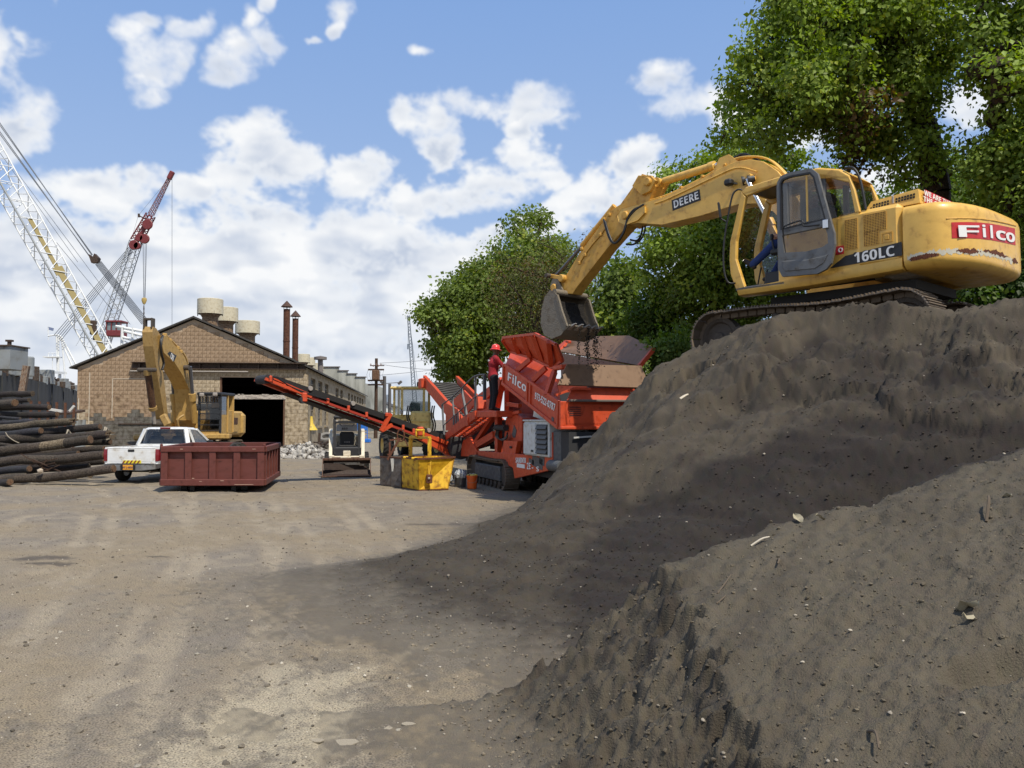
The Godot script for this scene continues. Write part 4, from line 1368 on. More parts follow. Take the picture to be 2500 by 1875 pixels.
# a tree that fills the outline given by places in the view at depth d; thick metres deep
func tree(called: String,label: String,outline: Array,d: float,thick: float,trunk: Array,clumps: int,per: int,rad: float,meshes: Array,col: Color,vary: float,group: String,odd := Color(0,0,0),odd_share := 0.0,trunk_r := 0.22) -> Node3D:
	var pg := PackedVector2Array()
	for k in range(0,outline.size(),2): pg.append(Vector2(outline[k],outline[k + 1]))
	var lo := pg[0]
	var hi := pg[0]
	for p in pg:
		lo = Vector2(minf(lo.x,p.x),minf(lo.y,p.y))
		hi = Vector2(maxf(hi.x,p.x),maxf(hi.y,p.y))
	var stem := []                                        # trunk line: u,v,depth offset
	for k in range(0,trunk.size(),3): stem.append(at(trunk[k],trunk[k + 1],d + trunk[k + 2]))
	stem[0].y = minf(stem[0].y,maxf(0.0,heap(stem[0].x,stem[0].z,false)) - 0.1)
	var foot: Vector3 = stem[0]
	var o := thing(called,label,"tree",group,foot)
	var centres := []
	var tries := 0
	while centres.size() < clumps and tries < clumps*60:
		tries += 1
		var p := Vector2(rng.randf_range(lo.x,hi.x),rng.randf_range(lo.y,hi.y))
		if not Geometry2D.is_point_in_polygon(p,pg): continue
		var w := 1e9
		for k in pg.size():
			w = minf(w,Geometry2D.get_closest_point_to_segment(p,pg[k],pg[(k + 1) % pg.size()]).distance_to(p))
		var wm := w*d/FOCAL
		if wm < rad*0.3 + maxf(0.0,noise.get_noise_2d(p.x*0.012,p.y*0.012 + d))*1.6: continue
		if noise_b.get_noise_2d(p.x*0.011 + d,p.y*0.014) > 0.24: continue      # gaps that the sky shows through
		var q := at(p.x,p.y,d + rng.randf_range(-1,1)*thick*minf(1.0,0.25 + wm/2.2))
		var near := false
		for c in centres:
			if c[0].distance_to(q) < rad*0.85:
				near = true
				break
		if near: continue
		centres.append([q,minf(rad*rng.randf_range(0.75,1.25),0.35*rad + wm*0.8)])
	# limbs: every clump hangs on the nearest limb already there
	var nodes := []
	var par := []
	var load_ := []
	for k in stem.size():
		nodes.append(stem[k]); par.append(k - 1); load_.append(0.0)
	if stem.size() > 1:
		centres.sort_custom(func(a,b): return a[0].distance_to(stem[stem.size() - 1]) < b[0].distance_to(stem[stem.size() - 1]))
	for c in centres:
		var best := 0
		var bd := 1e9
		for k in nodes.size():
			var dd: float = nodes[k].distance_to(c[0]) + (0.5 if c[0].y < nodes[k].y else 0.0) + (1.5 if k == 0 else 0.0)
			if dd < bd:
				bd = dd
				best = k
		var mid: Vector3 = nodes[best].lerp(c[0],0.55) + Vector3(rng.randf_range(-0.12,0.12),rng.randf_range(-0.05,0.18),rng.randf_range(-0.12,0.12))*bd
		nodes.append(mid); par.append(best); load_.append(0.0)
		nodes.append(c[0]); par.append(nodes.size() - 2); load_.append(1.0)
	for k in range(nodes.size() - 1,0,-1):
		if par[k] >= 0: load_[par[k]] += load_[k]
	var total: float = maxf(load_[0],1.0)
	var wood := MB.new()
	var limbs := MB.new()
	for k in nodes.size():
		if par[k] < 0: continue
		var r0: float = maxf(0.018,trunk_r*pow(load_[k]/total,0.48))
		var r1: float = maxf(0.012,trunk_r*pow(load_[par[k]]/total,0.48)) if k < stem.size() else r0*1.12
		(wood if k < stem.size() else limbs).tube([nodes[par[k]] - foot,nodes[k] - foot],[r1,r0*0.92],9 if k < stem.size() else 6,false)
	var bark := surf("bark",lin(0.06,0.05,0.042),0.95,tx_rust(),1.2,tx_bump(),2.0)
	part(o,"trunk",wood.mesh(50),bark)
	if limbs.v.size(): stuff(part(o,"limbs",limbs.mesh(50),bark))
	var ts := [[],[],[]]
	var cs := [[],[],[]]
	for c in centres:
		var shade := rng.randf_range(1.0 - vary,1.0 + vary)
		var dry := rng.randf() < odd_share
		for k in int(per*clampf(c[1]*c[1]/(rad*rad),0.3,1.5)):
			var q := Vector3(rng.randfn(),rng.randfn()*0.8,rng.randfn())
			q = q.normalized()*pow(rng.randf(),0.42)*c[1]*Vector3(1.15,0.8,1.15)
			if rng.randf() < 0.12: q *= 1.45
			var b := Basis(Quaternion(Vector3.UP,(Vector3(0,0.55,0) + q.normalized()).normalized()) if q.y > -0.9*q.length() else Quaternion.IDENTITY)*Basis.from_euler(Vector3(rng.randf_range(-0.3,0.3),rng.randf()*TAU,rng.randf_range(-0.3,0.3)))*rng.randf_range(0.7,1.35)
			var s := rng.randi() % meshes.size()
			ts[s].append(Transform3D(b,c[0] + q - foot))
			var cc := col*shade*rng.randf_range(0.72,1.3)
			if rng.randf() < 0.09: cc = cc*Color(1.45,1.2,0.8)
			if dry and rng.randf() < 0.75: cc = odd*rng.randf_range(0.6,1.3)
			cs[s].append(cc)
	for s in meshes.size():
		stuff(copies(o,"crown",meshes[s],leaf_mat("leaf"),ts[s],cs[s]))
	return o

func build_trees() -> void:
	var near := [leaf_cluster(1,12,0.10,0.29),leaf_cluster(2,13,0.09,0.31),leaf_cluster(3,11,0.11,0.27)]
	var mid := [leaf_cluster(4,9,0.18,0.42),leaf_cluster(5,9,0.16,0.45)]
	var fine := [leaf_cluster(6,8,0.13,0.45,1.8),leaf_cluster(7,7,0.12,0.5,1.8)]
	var long := [leaf_cluster(8,9,0.17,0.30,1.7),leaf_cluster(9,9,0.15,0.32,1.7)]
	var green := Color(0.215,0.295,0.048)
	var deep := Color(0.14,0.21,0.04)
	var g := "trees behind the soil heap"
	# the tall tree over the excavator,left half of the crown and right half
	tree("tall_tree","tall bright green tree arching over the yellow excavator cab",[1870,-60,1850,30,1795,100,1800,150,1772,200,1758,250,1740,310,1745,360,1800,395,1960,380,2080,400,2180,470,2300,440,2330,380,2290,290,2310,190,2400,60,2380,-120,2100,-220],18.5,2.2,[2300,700,0.5,2287,470,0,2262,330,0,2200,200,-0.2,2150,60,-0.2],185,28,0.45,near,green,0.3,g,Color(0.11,0.07,0.03),0.03,0.30)
	tree("tall_tree","dark leafy tree at the right edge with a thick slanting limb",[2350,40,2420,-160,2800,-220,2900,400,2760,720,2480,640,2400,560,2360,440,2340,350,2400,290,2340,210,2330,120],16.5,2.0,[2640,700,1,2560,400,0.3,2500,215,0,2400,140,-0.3],165,27,0.44,near,green*0.9,0.3,g,Color(0.1,0.07,0.03),0.02,0.26)
	tree("broad_tree","broad dark tree filling the gap beneath the excavator boom",[1640,400,1600,420,1612,470,1560,560,1570,640,1560,720,1600,780,1640,830,1700,900,1900,780,2060,640,2100,480,2000,380,1860,340,1720,340],24.0,2.6,[1760,900,0,1750,700,0,1740,560,0.2,1790,450,0],190,30,0.52,near,green*0.95,0.32,g,Color(0.12,0.10,0.03),0.03,0.26)
	tree("back_tree","shaded tree between the two tall trees, seen over the engine hood",[2060,420,2180,440,2330,360,2480,420,2620,520,2640,780,2500,760,2300,800,2080,720,2020,560],23.5,2.2,[2350,850,0,2330,620,0,2380,480,0.3],120,28,0.52,near,deep,0.3,g,Color(0,0,0),0.0,0.24)
	# trees in the middle
	var m := "trees behind the screening plant"
	tree("green_tree","tall dense green tree rising behind the screening plant",[1262,505,1300,515,1345,525,1365,545,1390,570,1405,610,1430,640,1440,760,1400,860,1200,880,1130,840,1120,700,1170,600,1235,575,1232,545],42.0,3.2,[1300,960,0,1290,800,0,1290,650,0],130,34,0.74,mid,Color(0.15,0.205,0.042),0.25,m,Color(0,0,0),0.0,0.3)
	tree("spreading_tree","spreading green tree reaching out left over the conveyor",[1170,590,1200,620,1230,720,1230,840,1200,930,1070,935,1060,905,1042,860,1060,815,1012,765,1035,732,1072,735,1068,712,1092,682,1125,670,1150,645,1165,612],40.0,2.8,[1150,960,0,1145,850,0,1140,760,0],130,32,0.64,mid,Color(0.15,0.205,0.042),0.25,m,Color(0.10,0.085,0.03),0.04,0.24)
	tree("dry_tree","thin brownish half dry tree in front of the tall green one",[1270,560,1340,590,1400,600,1440,560,1470,600,1480,700,1500,800,1480,880,1380,870,1250,850,1190,780,1190,690,1230,620],35.0,2.2,[1300,960,0,1310,820,0,1330,700,0],110,17,0.72,fine,Color(0.13,0.14,0.055),0.3,m,Color(0.14,0.085,0.04),0.22,0.17)
	tree("light_tree","lighter green tree showing between boom and dark shed",[1490,640,1535,632,1550,650,1568,685,1540,730,1560,800,1640,840,1640,960,1480,960,1440,860,1460,760,1475,700],31.0,1.8,[1530,980,0,1525,860,0,1515,740,0],90,34,0.55,mid,Color(0.14,0.20,0.036),0.28,m,Color(0,0,0),0.0,0.16)
	tree("sapling","slender pale green sapling with drooping leaves beside the bucket",[1560,720,1600,700,1650,705,1690,740,1680,790,1640,800,1600,850,1540,830,1530,770],24.5,0.9,[1600,930,0,1595,820,0,1590,740,0],46,26,0.36,long,Color(0.10,0.16,0.03),0.22,g,Color(0,0,0),0.0,0.07)
	tree("shrub","low dark shrub between the white hut and the excavator track",[1600,830,1650,800,1700,800,1720,900,1660,960,1600,950],21.0,0.9,[1660,980,0,1660,900,0],46,46,0.42,near,deep,0.3,g,Color(0,0,0),0.0,0.08)
	tree("shrub","leafy shrub on the heap at the far right, below the counterweight",[2330,700,2400,690,2480,650,2560,620,2600,760,2480,760,2360,760],15.5,0.8,[2480,790,0,2470,730,0],40,40,0.36,near,Color(0.06,0.11,0.02),0.3,g,Color(0,0,0),0.0,0.06)
	tree("roadside_bush","distant bushes at the end of the road before the white house",[898,1016,915,1008,940,1006,975,1012,975,1040,898,1040],120.0,1.5,[935,1050,0,935,1030,0],30,40,0.9,mid,Color(0.07,0.10,0.03),0.3,"",Color(0,0,0),0.0,0.1)

# ---------------------------------------------------------------- bodies: tapered capsules joined smoothly,meshed as surface nets
func flesh(mb: MB,bones: Array,cell: float,k: float,paint: Callable) -> void:
	var lo := Vector3.ONE*1e9
	var hi := -lo
	for b in bones:
		var r := maxf(b[2],b[3]) + k + cell*2.0
		lo = lo.min(b[0] - Vector3.ONE*r).min(b[1] - Vector3.ONE*r)
		hi = hi.max(b[0] + Vector3.ONE*r).max(b[1] + Vector3.ONE*r)
	var n := Vector3i(((hi - lo)/cell).ceil()) + Vector3i.ONE*2
	var f := PackedFloat32Array()
	f.resize(n.x*n.y*n.z)
	f.fill(9.0)
	for b in bones:
		var a: Vector3 = b[0]
		var ab: Vector3 = b[1] - b[0]
		var l2 := maxf(ab.length_squared(),1e-9)
		var r := maxf(b[2],b[3]) + k + cell*2.0
		var i0 := Vector3i(((b[0].min(b[1]) - Vector3.ONE*r - lo)/cell).floor()).max(Vector3i.ZERO)
		var i1 := Vector3i(((b[0].max(b[1]) + Vector3.ONE*r - lo)/cell).ceil()).min(n - Vector3i.ONE)
		for z in range(i0.z,i1.z + 1):
			for y in range(i0.y,i1.y + 1):
				var row := (z*n.y + y)*n.x
				for x in range(i0.x,i1.x + 1):
					var p := lo + Vector3(x,y,z)*cell - a
					var t := clampf(p.dot(ab)/l2,0.0,1.0)
					var d: float = (p - ab*t).length() - lerpf(b[2],b[3],t)
					var o := f[row + x]
					var h := maxf(k - absf(o - d),0.0)/k
					f[row + x] = minf(o,d) - h*h*k*0.25
	var vert := {}
	var step := [1,n.x,n.x*n.y]
	for z in n.z - 1:
		for y in n.y - 1:
			for x in n.x - 1:
				var q := (z*n.y + y)*n.x + x
				var inside := 0
				for c in 8: inside += 1 if f[q + (c & 1) + ((c >> 1) & 1)*n.x + (c >> 2)*n.x*n.y] < 0.0 else 0
				if inside == 0 or inside == 8: continue
				var s := Vector3.ZERO
				var m := 0
				for c in 8:
					for ax in 3:
						if c & (1 << ax): continue
						var qa: int = q + (c & 1) + ((c >> 1) & 1)*n.x + (c >> 2)*n.x*n.y
						var fa := f[qa]
						var fb := f[qa + step[ax]]
						if (fa < 0.0) == (fb < 0.0): continue
						var e := Vector3(c & 1,(c >> 1) & 1,c >> 2)
						e[ax] += fa/(fa - fb)
						s += e
						m += 1
				vert[q] = lo + (Vector3(x,y,z) + s/m)*cell
	for q in vert:
		for ax in 3:
			var fa := f[q]
			var fb := f[q + step[ax]]
			if (fa < 0.0) == (fb < 0.0): continue
			var u: int = step[(ax + 1) % 3]
			var w: int = step[(ax + 2) % 3]
			if not (vert.has(q - u) and vert.has(q - w) and vert.has(q - u - w)): continue
			var p := [vert[q],vert[q - u],vert[q - u - w],vert[q - w]]
			if fa < 0.0: p = [p[0],p[3],p[2],p[1]]
			var cc := []
			for e in p: cc.append(paint.call(e))
			mb.tric(p[0],p[2],p[1],cc[0],cc[2],cc[1])
			mb.tric(p[0],p[3],p[2],cc[0],cc[3],cc[2])

func fingers(wrist: Vector3,dir: Vector3,palm_n: Vector3,thumb: float,curl: float) -> Array:     # bones of a hand
	dir = dir.normalized()
	var side := dir.cross(palm_n).normalized()*thumb
	var pn := side.cross(dir).normalized()*thumb
	var out := [[wrist,wrist + dir*0.05,0.026,0.026],[wrist + dir*0.03 + side*0.02,wrist + dir*0.085 + side*0.026,0.017,0.013],[wrist + dir*0.03 - side*0.02,wrist + dir*0.08 - side*0.028,0.017,0.012],[wrist + dir*0.04,wrist + dir*0.088,0.018,0.014]]
	for k in 4:
		var p := wrist + dir*(0.088 - 0.004*absf(k - 1.3)) + side*(0.03 - 0.0205*k)
		var l: float = [0.040,0.046,0.043,0.033][k]
		var d := dir
		for j in 3:
			d = (d + pn*curl*(0.5 + 0.3*j)).normalized()
			var e: Vector3 = p + d*l*[1.0,0.72,0.55][j]
			out.append([p,e,0.0095 - 0.0008*j,0.0088 - 0.0008*j])
			p = e
	var p0 := wrist + dir*0.03 + side*0.026
	var p1 := p0 + (dir*0.6 + side*0.8 + pn*0.25).normalized()*0.045
	var p2 := p1 + (dir*0.95 + side*0.35 + pn*curl).normalized()*0.034
	out.append_array([[p0,p1,0.013,0.0105],[p1,p2,0.0105,0.0085]])
	return out

func person(label: String,o: Vector3,turn: Basis,j: Dictionary,skin: Color,shirt: Color,trousers: Color,glove: Color,lab_sleeve: float) -> Node3D:
	# j: joints in the person's own axes,x ahead,y up,z to the right
	var t := thing("person",label,"person","",o,turn)
	var sk := surf("skin",Color.WHITE,0.6,null,1.0,null,1.0,0.0,false,true)
	var body := MB.new()
	var arms := []
	for s in ["l","r"]:
		arms.append_array([[j["sh_" + s],j["el_" + s],0.046,0.038],[j["el_" + s],j["wr_" + s],0.038,0.026]])
	var legs := []
	for s in ["l","r"]:
		legs.append_array([[j["hip_" + s],j["kn_" + s],0.082,0.056],[j["kn_" + s],j["an_" + s],0.054,0.038]])
	var torso := [[j.pelvis + Vector3(0,0,-0.06),j.pelvis + Vector3(0,0,0.06),0.105,0.105],[j.pelvis,j.chest,0.118,0.125],[j.chest + Vector3(0,0.02,-0.075),j.chest + Vector3(0,0.02,0.075),0.108,0.108],[j.chest,j.neck,0.11,0.062],[j.sh_l,j.neck,0.055,0.05],[j.sh_r,j.neck,0.055,0.05]]
	var h: Vector3 = j.head
	var fw: Vector3 = j.face
	var sd := fw.cross(Vector3.UP).normalized()
	var all := torso + arms + legs
	all.append([j.neck,h - Vector3(0,0.06,0),0.055,0.052])
	var plain_skin := func(_p): return skin
	flesh(body,all,0.018,0.04,plain_skin)
	# head with jaw,nose,brow and ears
	var hb := [[h + Vector3(0,0.035,0) - fw*0.018,h + Vector3(0,0.03,0) + fw*0.012,0.085,0.08],[h + fw*0.03 - Vector3(0,0.03,0),h + fw*0.055 - Vector3(0,0.085,0),0.058,0.034],[h + fw*0.088 + Vector3(0,0.012,0),h + fw*0.108 - Vector3(0,0.025,0),0.009,0.014],[h + fw*0.082 + Vector3(0,0.03,0) + sd*0.03,h + fw*0.082 + Vector3(0,0.03,0) - sd*0.03,0.012,0.012],[h + fw*0.085 - Vector3(0,0.052,0) + sd*0.016,h + fw*0.085 - Vector3(0,0.052,0) - sd*0.016,0.009,0.009],[h + sd*0.082 + Vector3(0,0.015,0),h + sd*0.088 - Vector3(0,0.025,0),0.016,0.011],[h - sd*0.082 + Vector3(0,0.015,0),h - sd*0.088 - Vector3(0,0.025,0),0.016,0.011],[j.neck,h - Vector3(0,0.05,0) - fw*0.01,0.055,0.055]]
	flesh(body,hb,0.008,0.018,func(p):
		var q: Vector3 = p - h
		if absf(absf(q.dot(sd)) - 0.031) < 0.012 and absf(q.y - 0.013) < 0.006 and q.dot(fw) > 0.05: return Color(0.02,0.015,0.012)
		if absf(q.y + 0.052) < 0.006 and absf(q.dot(sd)) < 0.02 and q.dot(fw) > 0.06: return skin*Color(0.8,0.5,0.45)
		if q.y > 0.03 - q.dot(fw)*0.6 and q.dot(fw) < 0.05: return Color(0.02,0.016,0.013)
		return skin)
	for s in ["l","r"]:
		var w: Vector3 = j["wr_" + s]
		flesh(body,fingers(w,j["hd_" + s],j["pn_" + s],-1.0 if s == "l" else 1.0,j.curl),0.0055,0.008,func(_p): return glove)
	part(t,"body",body.mesh(60),sk)
	# clothes follow the body a little further out
	var sh := MB.new()
	var sleeve := []
	for s in ["l","r"]:
		sleeve.append([j["sh_" + s],j["sh_" + s].lerp(j["el_" + s],minf(lab_sleeve,1.0)),0.066,0.056])
		if lab_sleeve > 1.0: sleeve.append([j["el_" + s],j["el_" + s].lerp(j["wr_" + s],lab_sleeve - 1.0),0.056,0.042])
	var tor := []
	for b in torso: tor.append([b[0],b[1],b[2] + 0.016,b[3] + 0.012])
	tor[3] = [j.chest,j.chest.lerp(j.neck,0.8),0.125,0.085]
	tor[4] = [j.sh_l,j.neck.lerp(j.sh_l,0.35),0.068,0.06]
	tor[5] = [j.sh_r,j.neck.lerp(j.sh_r,0.35),0.068,0.06]
	flesh(sh,tor + sleeve,0.016,0.045,func(p): return shirt*(1.0 + 0.12*noise.get_noise_3d(p.x*9.0,p.y*5.0,p.z*9.0)))
	part(t,"shirt",sh.mesh(50),surf("cloth",Color.WHITE,0.9,tx_speck(),6.0,tx_bump(),0.8,0.0,false,true))
	var tr := MB.new()
	var lg := [[j.pelvis + Vector3(0,-0.02,-0.06),j.pelvis + Vector3(0,-0.02,0.06),0.122,0.122]]
	for b in legs: lg.append([b[0],b[1],b[2] + 0.016,b[3] + 0.024])
	flesh(tr,lg,0.016,0.035,func(p): return trousers*(1.0 + 0.2*noise.get_noise_3d(p.x*9.0,p.y*7.0,p.z*9.0)))
	part(t,"trousers",tr.mesh(50),mats["cloth"])
	for s in ["l","r"]:
		var bt := MB.new()
		var a: Vector3 = j["an_" + s]
		var to: Vector3 = j["to_" + s]
		flesh(bt,[[a,a.lerp(to,0.35),0.05,0.044],[a + (a - to).normalized()*0.03 - Vector3(0,0.03,0),to,0.04,0.036]],0.011,0.02,func(_p): return Color(0.03,0.022,0.016))
		part(t,"boot",bt.mesh(50),surf("boot",Color.WHITE,0.6,null,1.0,null,1.0,0.0,false,true))
	return t

# ---------------------------------------------------------------- the yellow excavator on the heap
var ex_t: Transform3D

func onto(t: Transform3D,u: float,v: float,axis: int,val: float) -> Vector3:      # where the line of sight meets a plane of the machine
	var inv := t.affine_inverse()
	var e := inv*Vector3(0,EYE,0)
	var r := inv.basis*sight(u,v)
	return e + r*((val - e[axis])/r[axis])

func band(mb: MB,outer: Array,inner: Array,z0: float,z1: float,closed := true) -> void:   # a flat frame between two outlines,z0 to z1
	var n := outer.size()
	for k in (n if closed else n - 1):
		var j := (k + 1) % n
		var m := Vector3((outer[k].x + outer[j].x + inner[k].x + inner[j].x)*0.25,(outer[k].y + outer[j].y + inner[k].y + inner[j].y)*0.25,(z0 + z1)*0.5)
		var p := []
		for z in [z0,z1]:
			for q in [outer[k],outer[j],inner[j],inner[k]]: p.append(Vector3(q.x,q.y,z))
		mb.face([p[0],p[1],p[2],p[3]],m); mb.face([p[4],p[5],p[6],p[7]],m)
		mb.face([p[0],p[1],p[5],p[4]],m); mb.face([p[2],p[3],p[7],p[6]],m)
		if not closed and k == 0: mb.face([p[0],p[3],p[7],p[4]],m)
		if not closed and k == n - 2: mb.face([p[1],p[2],p[6],p[5]],m)

func smooth_path(pts: Array,per := 6) -> Array:        # a rounded path through points
	var out := []
	for k in pts.size() - 1:
		var a: Vector3 = pts[maxi(k - 1,0)]
		var b: Vector3 = pts[k]
		var c: Vector3 = pts[k + 1]
		var d: Vector3 = pts[mini(k + 2,pts.size() - 1)]
		for s in per: out.append(b.cubic_interpolate(c,a,d,float(s)/per))
	out.append(pts[pts.size() - 1])
	return out

func hose(o: Node3D,called: String,pts: Array,r: float,m: Material) -> void:
	var mb := MB.new()
	mb.tube(smooth_path(pts),r,7)
	part(o,called,mb.mesh(60),m)

func cyl(mb: MB,a: Vector3,b: Vector3,r: float,sides := 16) -> void:
	mb.tube([a,b],r,sides)

func crawler(o: Node3D,f: Vector3,b: Vector3,r: float,z: float,width: float,pitch: float,sag: float,steel: Material,shoe_m: Material,grousers := 3) -> void:
	# shoes all round an idler at f and a sprocket at b,both of radius r
	var path := []
	var d := (f - b)
	var L := d.length()
	var ux := d/L
	var uy := Vector3(-ux.y,ux.x,0)
	var arc := PI*r
	var total := 2.0*L + 2.0*arc
	var n := int(total/pitch)
	var sm := MB.new()
	var p := total/n
	sm.box(Vector3(0,0,0),Vector3(p*0.96,0.022,width),0.004)
	for g in grousers: sm.box(Vector3((g - (grousers - 1)*0.5)*p*0.3,0.022,0),Vector3(0.018,0.03,width))
	sm.box(Vector3(0,-0.05,-0.07),Vector3(p*0.9,0.09,0.045),0.01)
	sm.box(Vector3(0,-0.05,0.07),Vector3(p*0.9,0.09,0.045),0.01)
	var shoe := sm.mesh()
	for k in n:
		var s := (k + 0.5)*p
		var c: Vector3
		var up: Vector3
		if s < L:
			var t := s/L
			c = b + ux*s + uy*(r - sag*(sin(t*PI*2.0 - 0.3)*0.5 + 0.5)*sin(t*PI))
			up = (uy - ux*(sag*-1.5)*cos(t*PI*2.0 - 0.3)).normalized()
		elif s < L + arc:
			var a := (s - L)/r
			up = uy*cos(a) + ux*sin(a)
			c = f + up*r
		elif s < 2.0*L + arc:
			c = f - ux*(s - L - arc) - uy*r
			up = -uy
		else:
			var a := (s - 2.0*L - arc)/r
			up = -uy*cos(a) - ux*sin(a)
			c = b + up*r
		var x := up.cross(Vector3(0,0,1)).normalized()
		part(o,"track_shoe",shoe,shoe_m,Transform3D(Basis(x,up,x.cross(up)),c + Vector3(0,0,z)))
	for q in [[f,"idler",0.86],[b,"sprocket",0.80]]:
		var w := MB.new()
		var rr: float = r*q[2]
		w.lathe([Vector2(0,0.13),Vector2(0.10,0.13),Vector2(0.12,0.09),Vector2(rr*0.72,0.06),Vector2(rr*0.8,0.10),Vector2(rr,0.09),Vector2(rr,-0.09),Vector2(rr*0.8,-0.10),Vector2(0,-0.10)],24,q[0] + Vector3(0,0,z),Basis(Vector3(1,0,0),-PI/2) if z < 0 else Basis(Vector3(1,0,0),PI/2))
		part(o,q[1],w.mesh(35),steel)
	var fm := MB.new()
	fm.box((f + b)*0.5 + Vector3(0,0.02,z),Vector3(L - r*1.5,r*0.75,width*0.5),0.04)
	part(o,"track_frame",fm.mesh(),steel)
	for k in 7:
		var w := MB.new()
		w.lathe([Vector2(0,0.16),Vector2(0.09,0.16),Vector2(0.1,0.14),Vector2(0.1,-0.14),Vector2(0,-0.16)],14,b.lerp(f,(k + 1)/8.0) - uy*(r - 0.12) + Vector3(0,0,z),Basis(Vector3(1,0,0),PI/2))
		part(o,"track_roller",w.mesh(35),steel)

func build_excavator() -> void:
	var yaw := deg_to_rad(42.2453)
	var B := Basis(Vector3(-0.6722,-0.0130,-0.7402),Vector3(-0.0013,0.9999,-0.0164),Vector3(0.7403,-0.0101,-0.6722)).orthonormalized()
	var T := Transform3D(B,Vector3(5.5453,2.8524,-14.1337))
	ex_t = T
	var o := thing("excavator","yellow tracked excavator on top of the soil heap with its boom over the hopper","excavator","",T.origin,B)
	var yel := painted("deere_yellow",lin(0.72,0.435,0.085),0.34,0.55,0.25)
	var yel_w := painted("worn_yellow",lin(0.60,0.335,0.06),0.45,0.9)
	var steel := surf("track_steel",lin(0.07,0.056,0.044),0.75,tx_grime(),1.4,tx_bump(),0.8)
	var shoe_m := surf("shoe_steel",lin(0.135,0.105,0.077),0.6,tx_grime(),1.6)
	var black := surf("black_plastic",lin(0.014,0.014,0.015),0.5)
	var rubber := surf("hose_rubber",lin(0.012,0.012,0.013),0.45)
	var grey_m := painted("door_grey",lin(0.13,0.135,0.14),0.4,0.8)
	var glass := surf("cab_glass",Color(0.2,0.24,0.25,0.07),0.04)
	var smoked := surf("smoked_glass",Color(0.05,0.06,0.065,0.26),0.04)
	var chrome := surf("chrome_rod",lin(0.6,0.6,0.6),0.16,null,1.0,null,1.0,1.0)
	var under := surf("machine_black",lin(0.02,0.019,0.018),0.8)
	# undercarriage
	for z in [-1.0,1.0]:
		crawler(o,Vector3(1.74,0.45,0),Vector3(-1.42,0.45,0),0.43,z,0.6,0.171,0.07,steel,shoe_m)
		for q in [0.62,-0.24]:
			var cr := MB.new()
			cr.lathe([Vector2(0,0.2),Vector2(0.05,0.2),Vector2(0.075,0.17),Vector2(0.075,-0.12),Vector2(0,-0.12)],16,Vector3(q,0.70,z),Basis(Vector3(1,0,0),-PI/2 if z < 0 else PI/2))
			part(o,"carrier_roller",cr.mesh(35),steel)
	var mb := MB.new()
	mb.box(Vector3(0.1,0.62,0),Vector3(1.5,0.4,1.5),0.08)
	mb.lathe([Vector2(0.62,0.78),Vector2(0.62,1.06),Vector2(0,1.06)],28)
	part(o,"carbody",mb.mesh(35),steel)
	# deck,skirt and engine house
	mb = MB.new()
	mb.box(Vector3(-0.25,1.03,0),Vector3(2.4,0.14,1.5))
	part(o,"deck",mb.mesh(),under)
	for s in [-1.0,1.0]:
		mb = MB.new()
		var rings := []
		for q in [[1.27,1.12,1.225],[0.0,1.12,1.29],[-1.46,1.17,1.345]]:
			rings.append([Vector3(q[0],q[2],s*1.25),Vector3(q[0],q[1] + 0.07,s*1.25),Vector3(q[0],q[1] + 0.015,s*1.22),Vector3(q[0],q[1],s*1.16),Vector3(q[0],q[1],s*1.0),Vector3(q[0],q[2],s*1.0)])
		mb.loft(rings)
		part(o,"side_skirt",mb.mesh(40),yel)
	mb = MB.new()
	mb.box(Vector3(-0.95,1.72,0.0),Vector3(1.02,0.88,2.5),0.07)
	part(o,"engine_house",mb.mesh(),yel)
	mb = MB.new()
	mb.box(Vector3(0.2,1.45,0.8),Vector3(1.5,0.55,0.84),0.06)
	part(o,"tank_box",mb.mesh(),yel)
	# grilles in the left side panel
	for g in [[-0.815,-0.625,1.585,2.04,8,19],[-1.25,-0.915,1.80,2.06,14,11],[-1.135,-0.915,1.595,1.80,9,9]]:
		var gr := bx(o,"grille",Vector3((g[0] + g[1])*0.5,(g[2] + g[3])*0.5,-1.247),Vector3(g[1] - g[0],g[3] - g[2],0.012),under)
		mb = MB.new()
		for k in g[4] + 1: mb.box(Vector3(lerpf(g[0],g[1],float(k)/g[4]),(g[2] + g[3])*0.5,-1.256),Vector3(0.0085,g[3] - g[2],0.008))
		for k in g[5] + 1: mb.box(Vector3((g[0] + g[1])*0.5,lerpf(g[2],g[3],float(k)/g[5]),-1.2565),Vector3(g[1] - g[0],0.0085,0.008))
		part(o,"grille_bars",mb.mesh(),yel_w)
	mb = MB.new()
	band(mb,[Vector2(-1.34,1.60),Vector2(-1.17,1.60),Vector2(-1.17,1.75),Vector2(-1.34,1.75)],[Vector2(-1.32,1.62),Vector2(-1.19,1.62),Vector2(-1.19,1.73),Vector2(-1.32,1.73)],-1.262,-1.25)
	mb.box(Vector3(-1.255,1.675,-1.256),Vector3(0.07,0.075,0.02),0.006)
	part(o,"latch",mb.mesh(),yel_w)
	for k in 9: bx(o,"vent_slot",Vector3(-0.72 - k*0.022 - (0.25 if k > 4 else 0.0),2.162,-1.12),Vector3(0.011,0.004,0.11),under)
	# raised hood with its row of square holes
	mb = MB.new()
	mb.hexa([Vector3(-0.82,2.14,-1.06),Vector3(-1.66,2.14,-1.06),Vector3(-1.66,2.14,0.9),Vector3(-0.82,2.14,0.9),Vector3(-0.93,2.31,-1.02),Vector3(-1.62,2.36,-1.02),Vector3(-1.62,2.36,0.86),Vector3(-0.93,2.31,0.86)])
	part(o,"hood",mb.mesh(),yel)
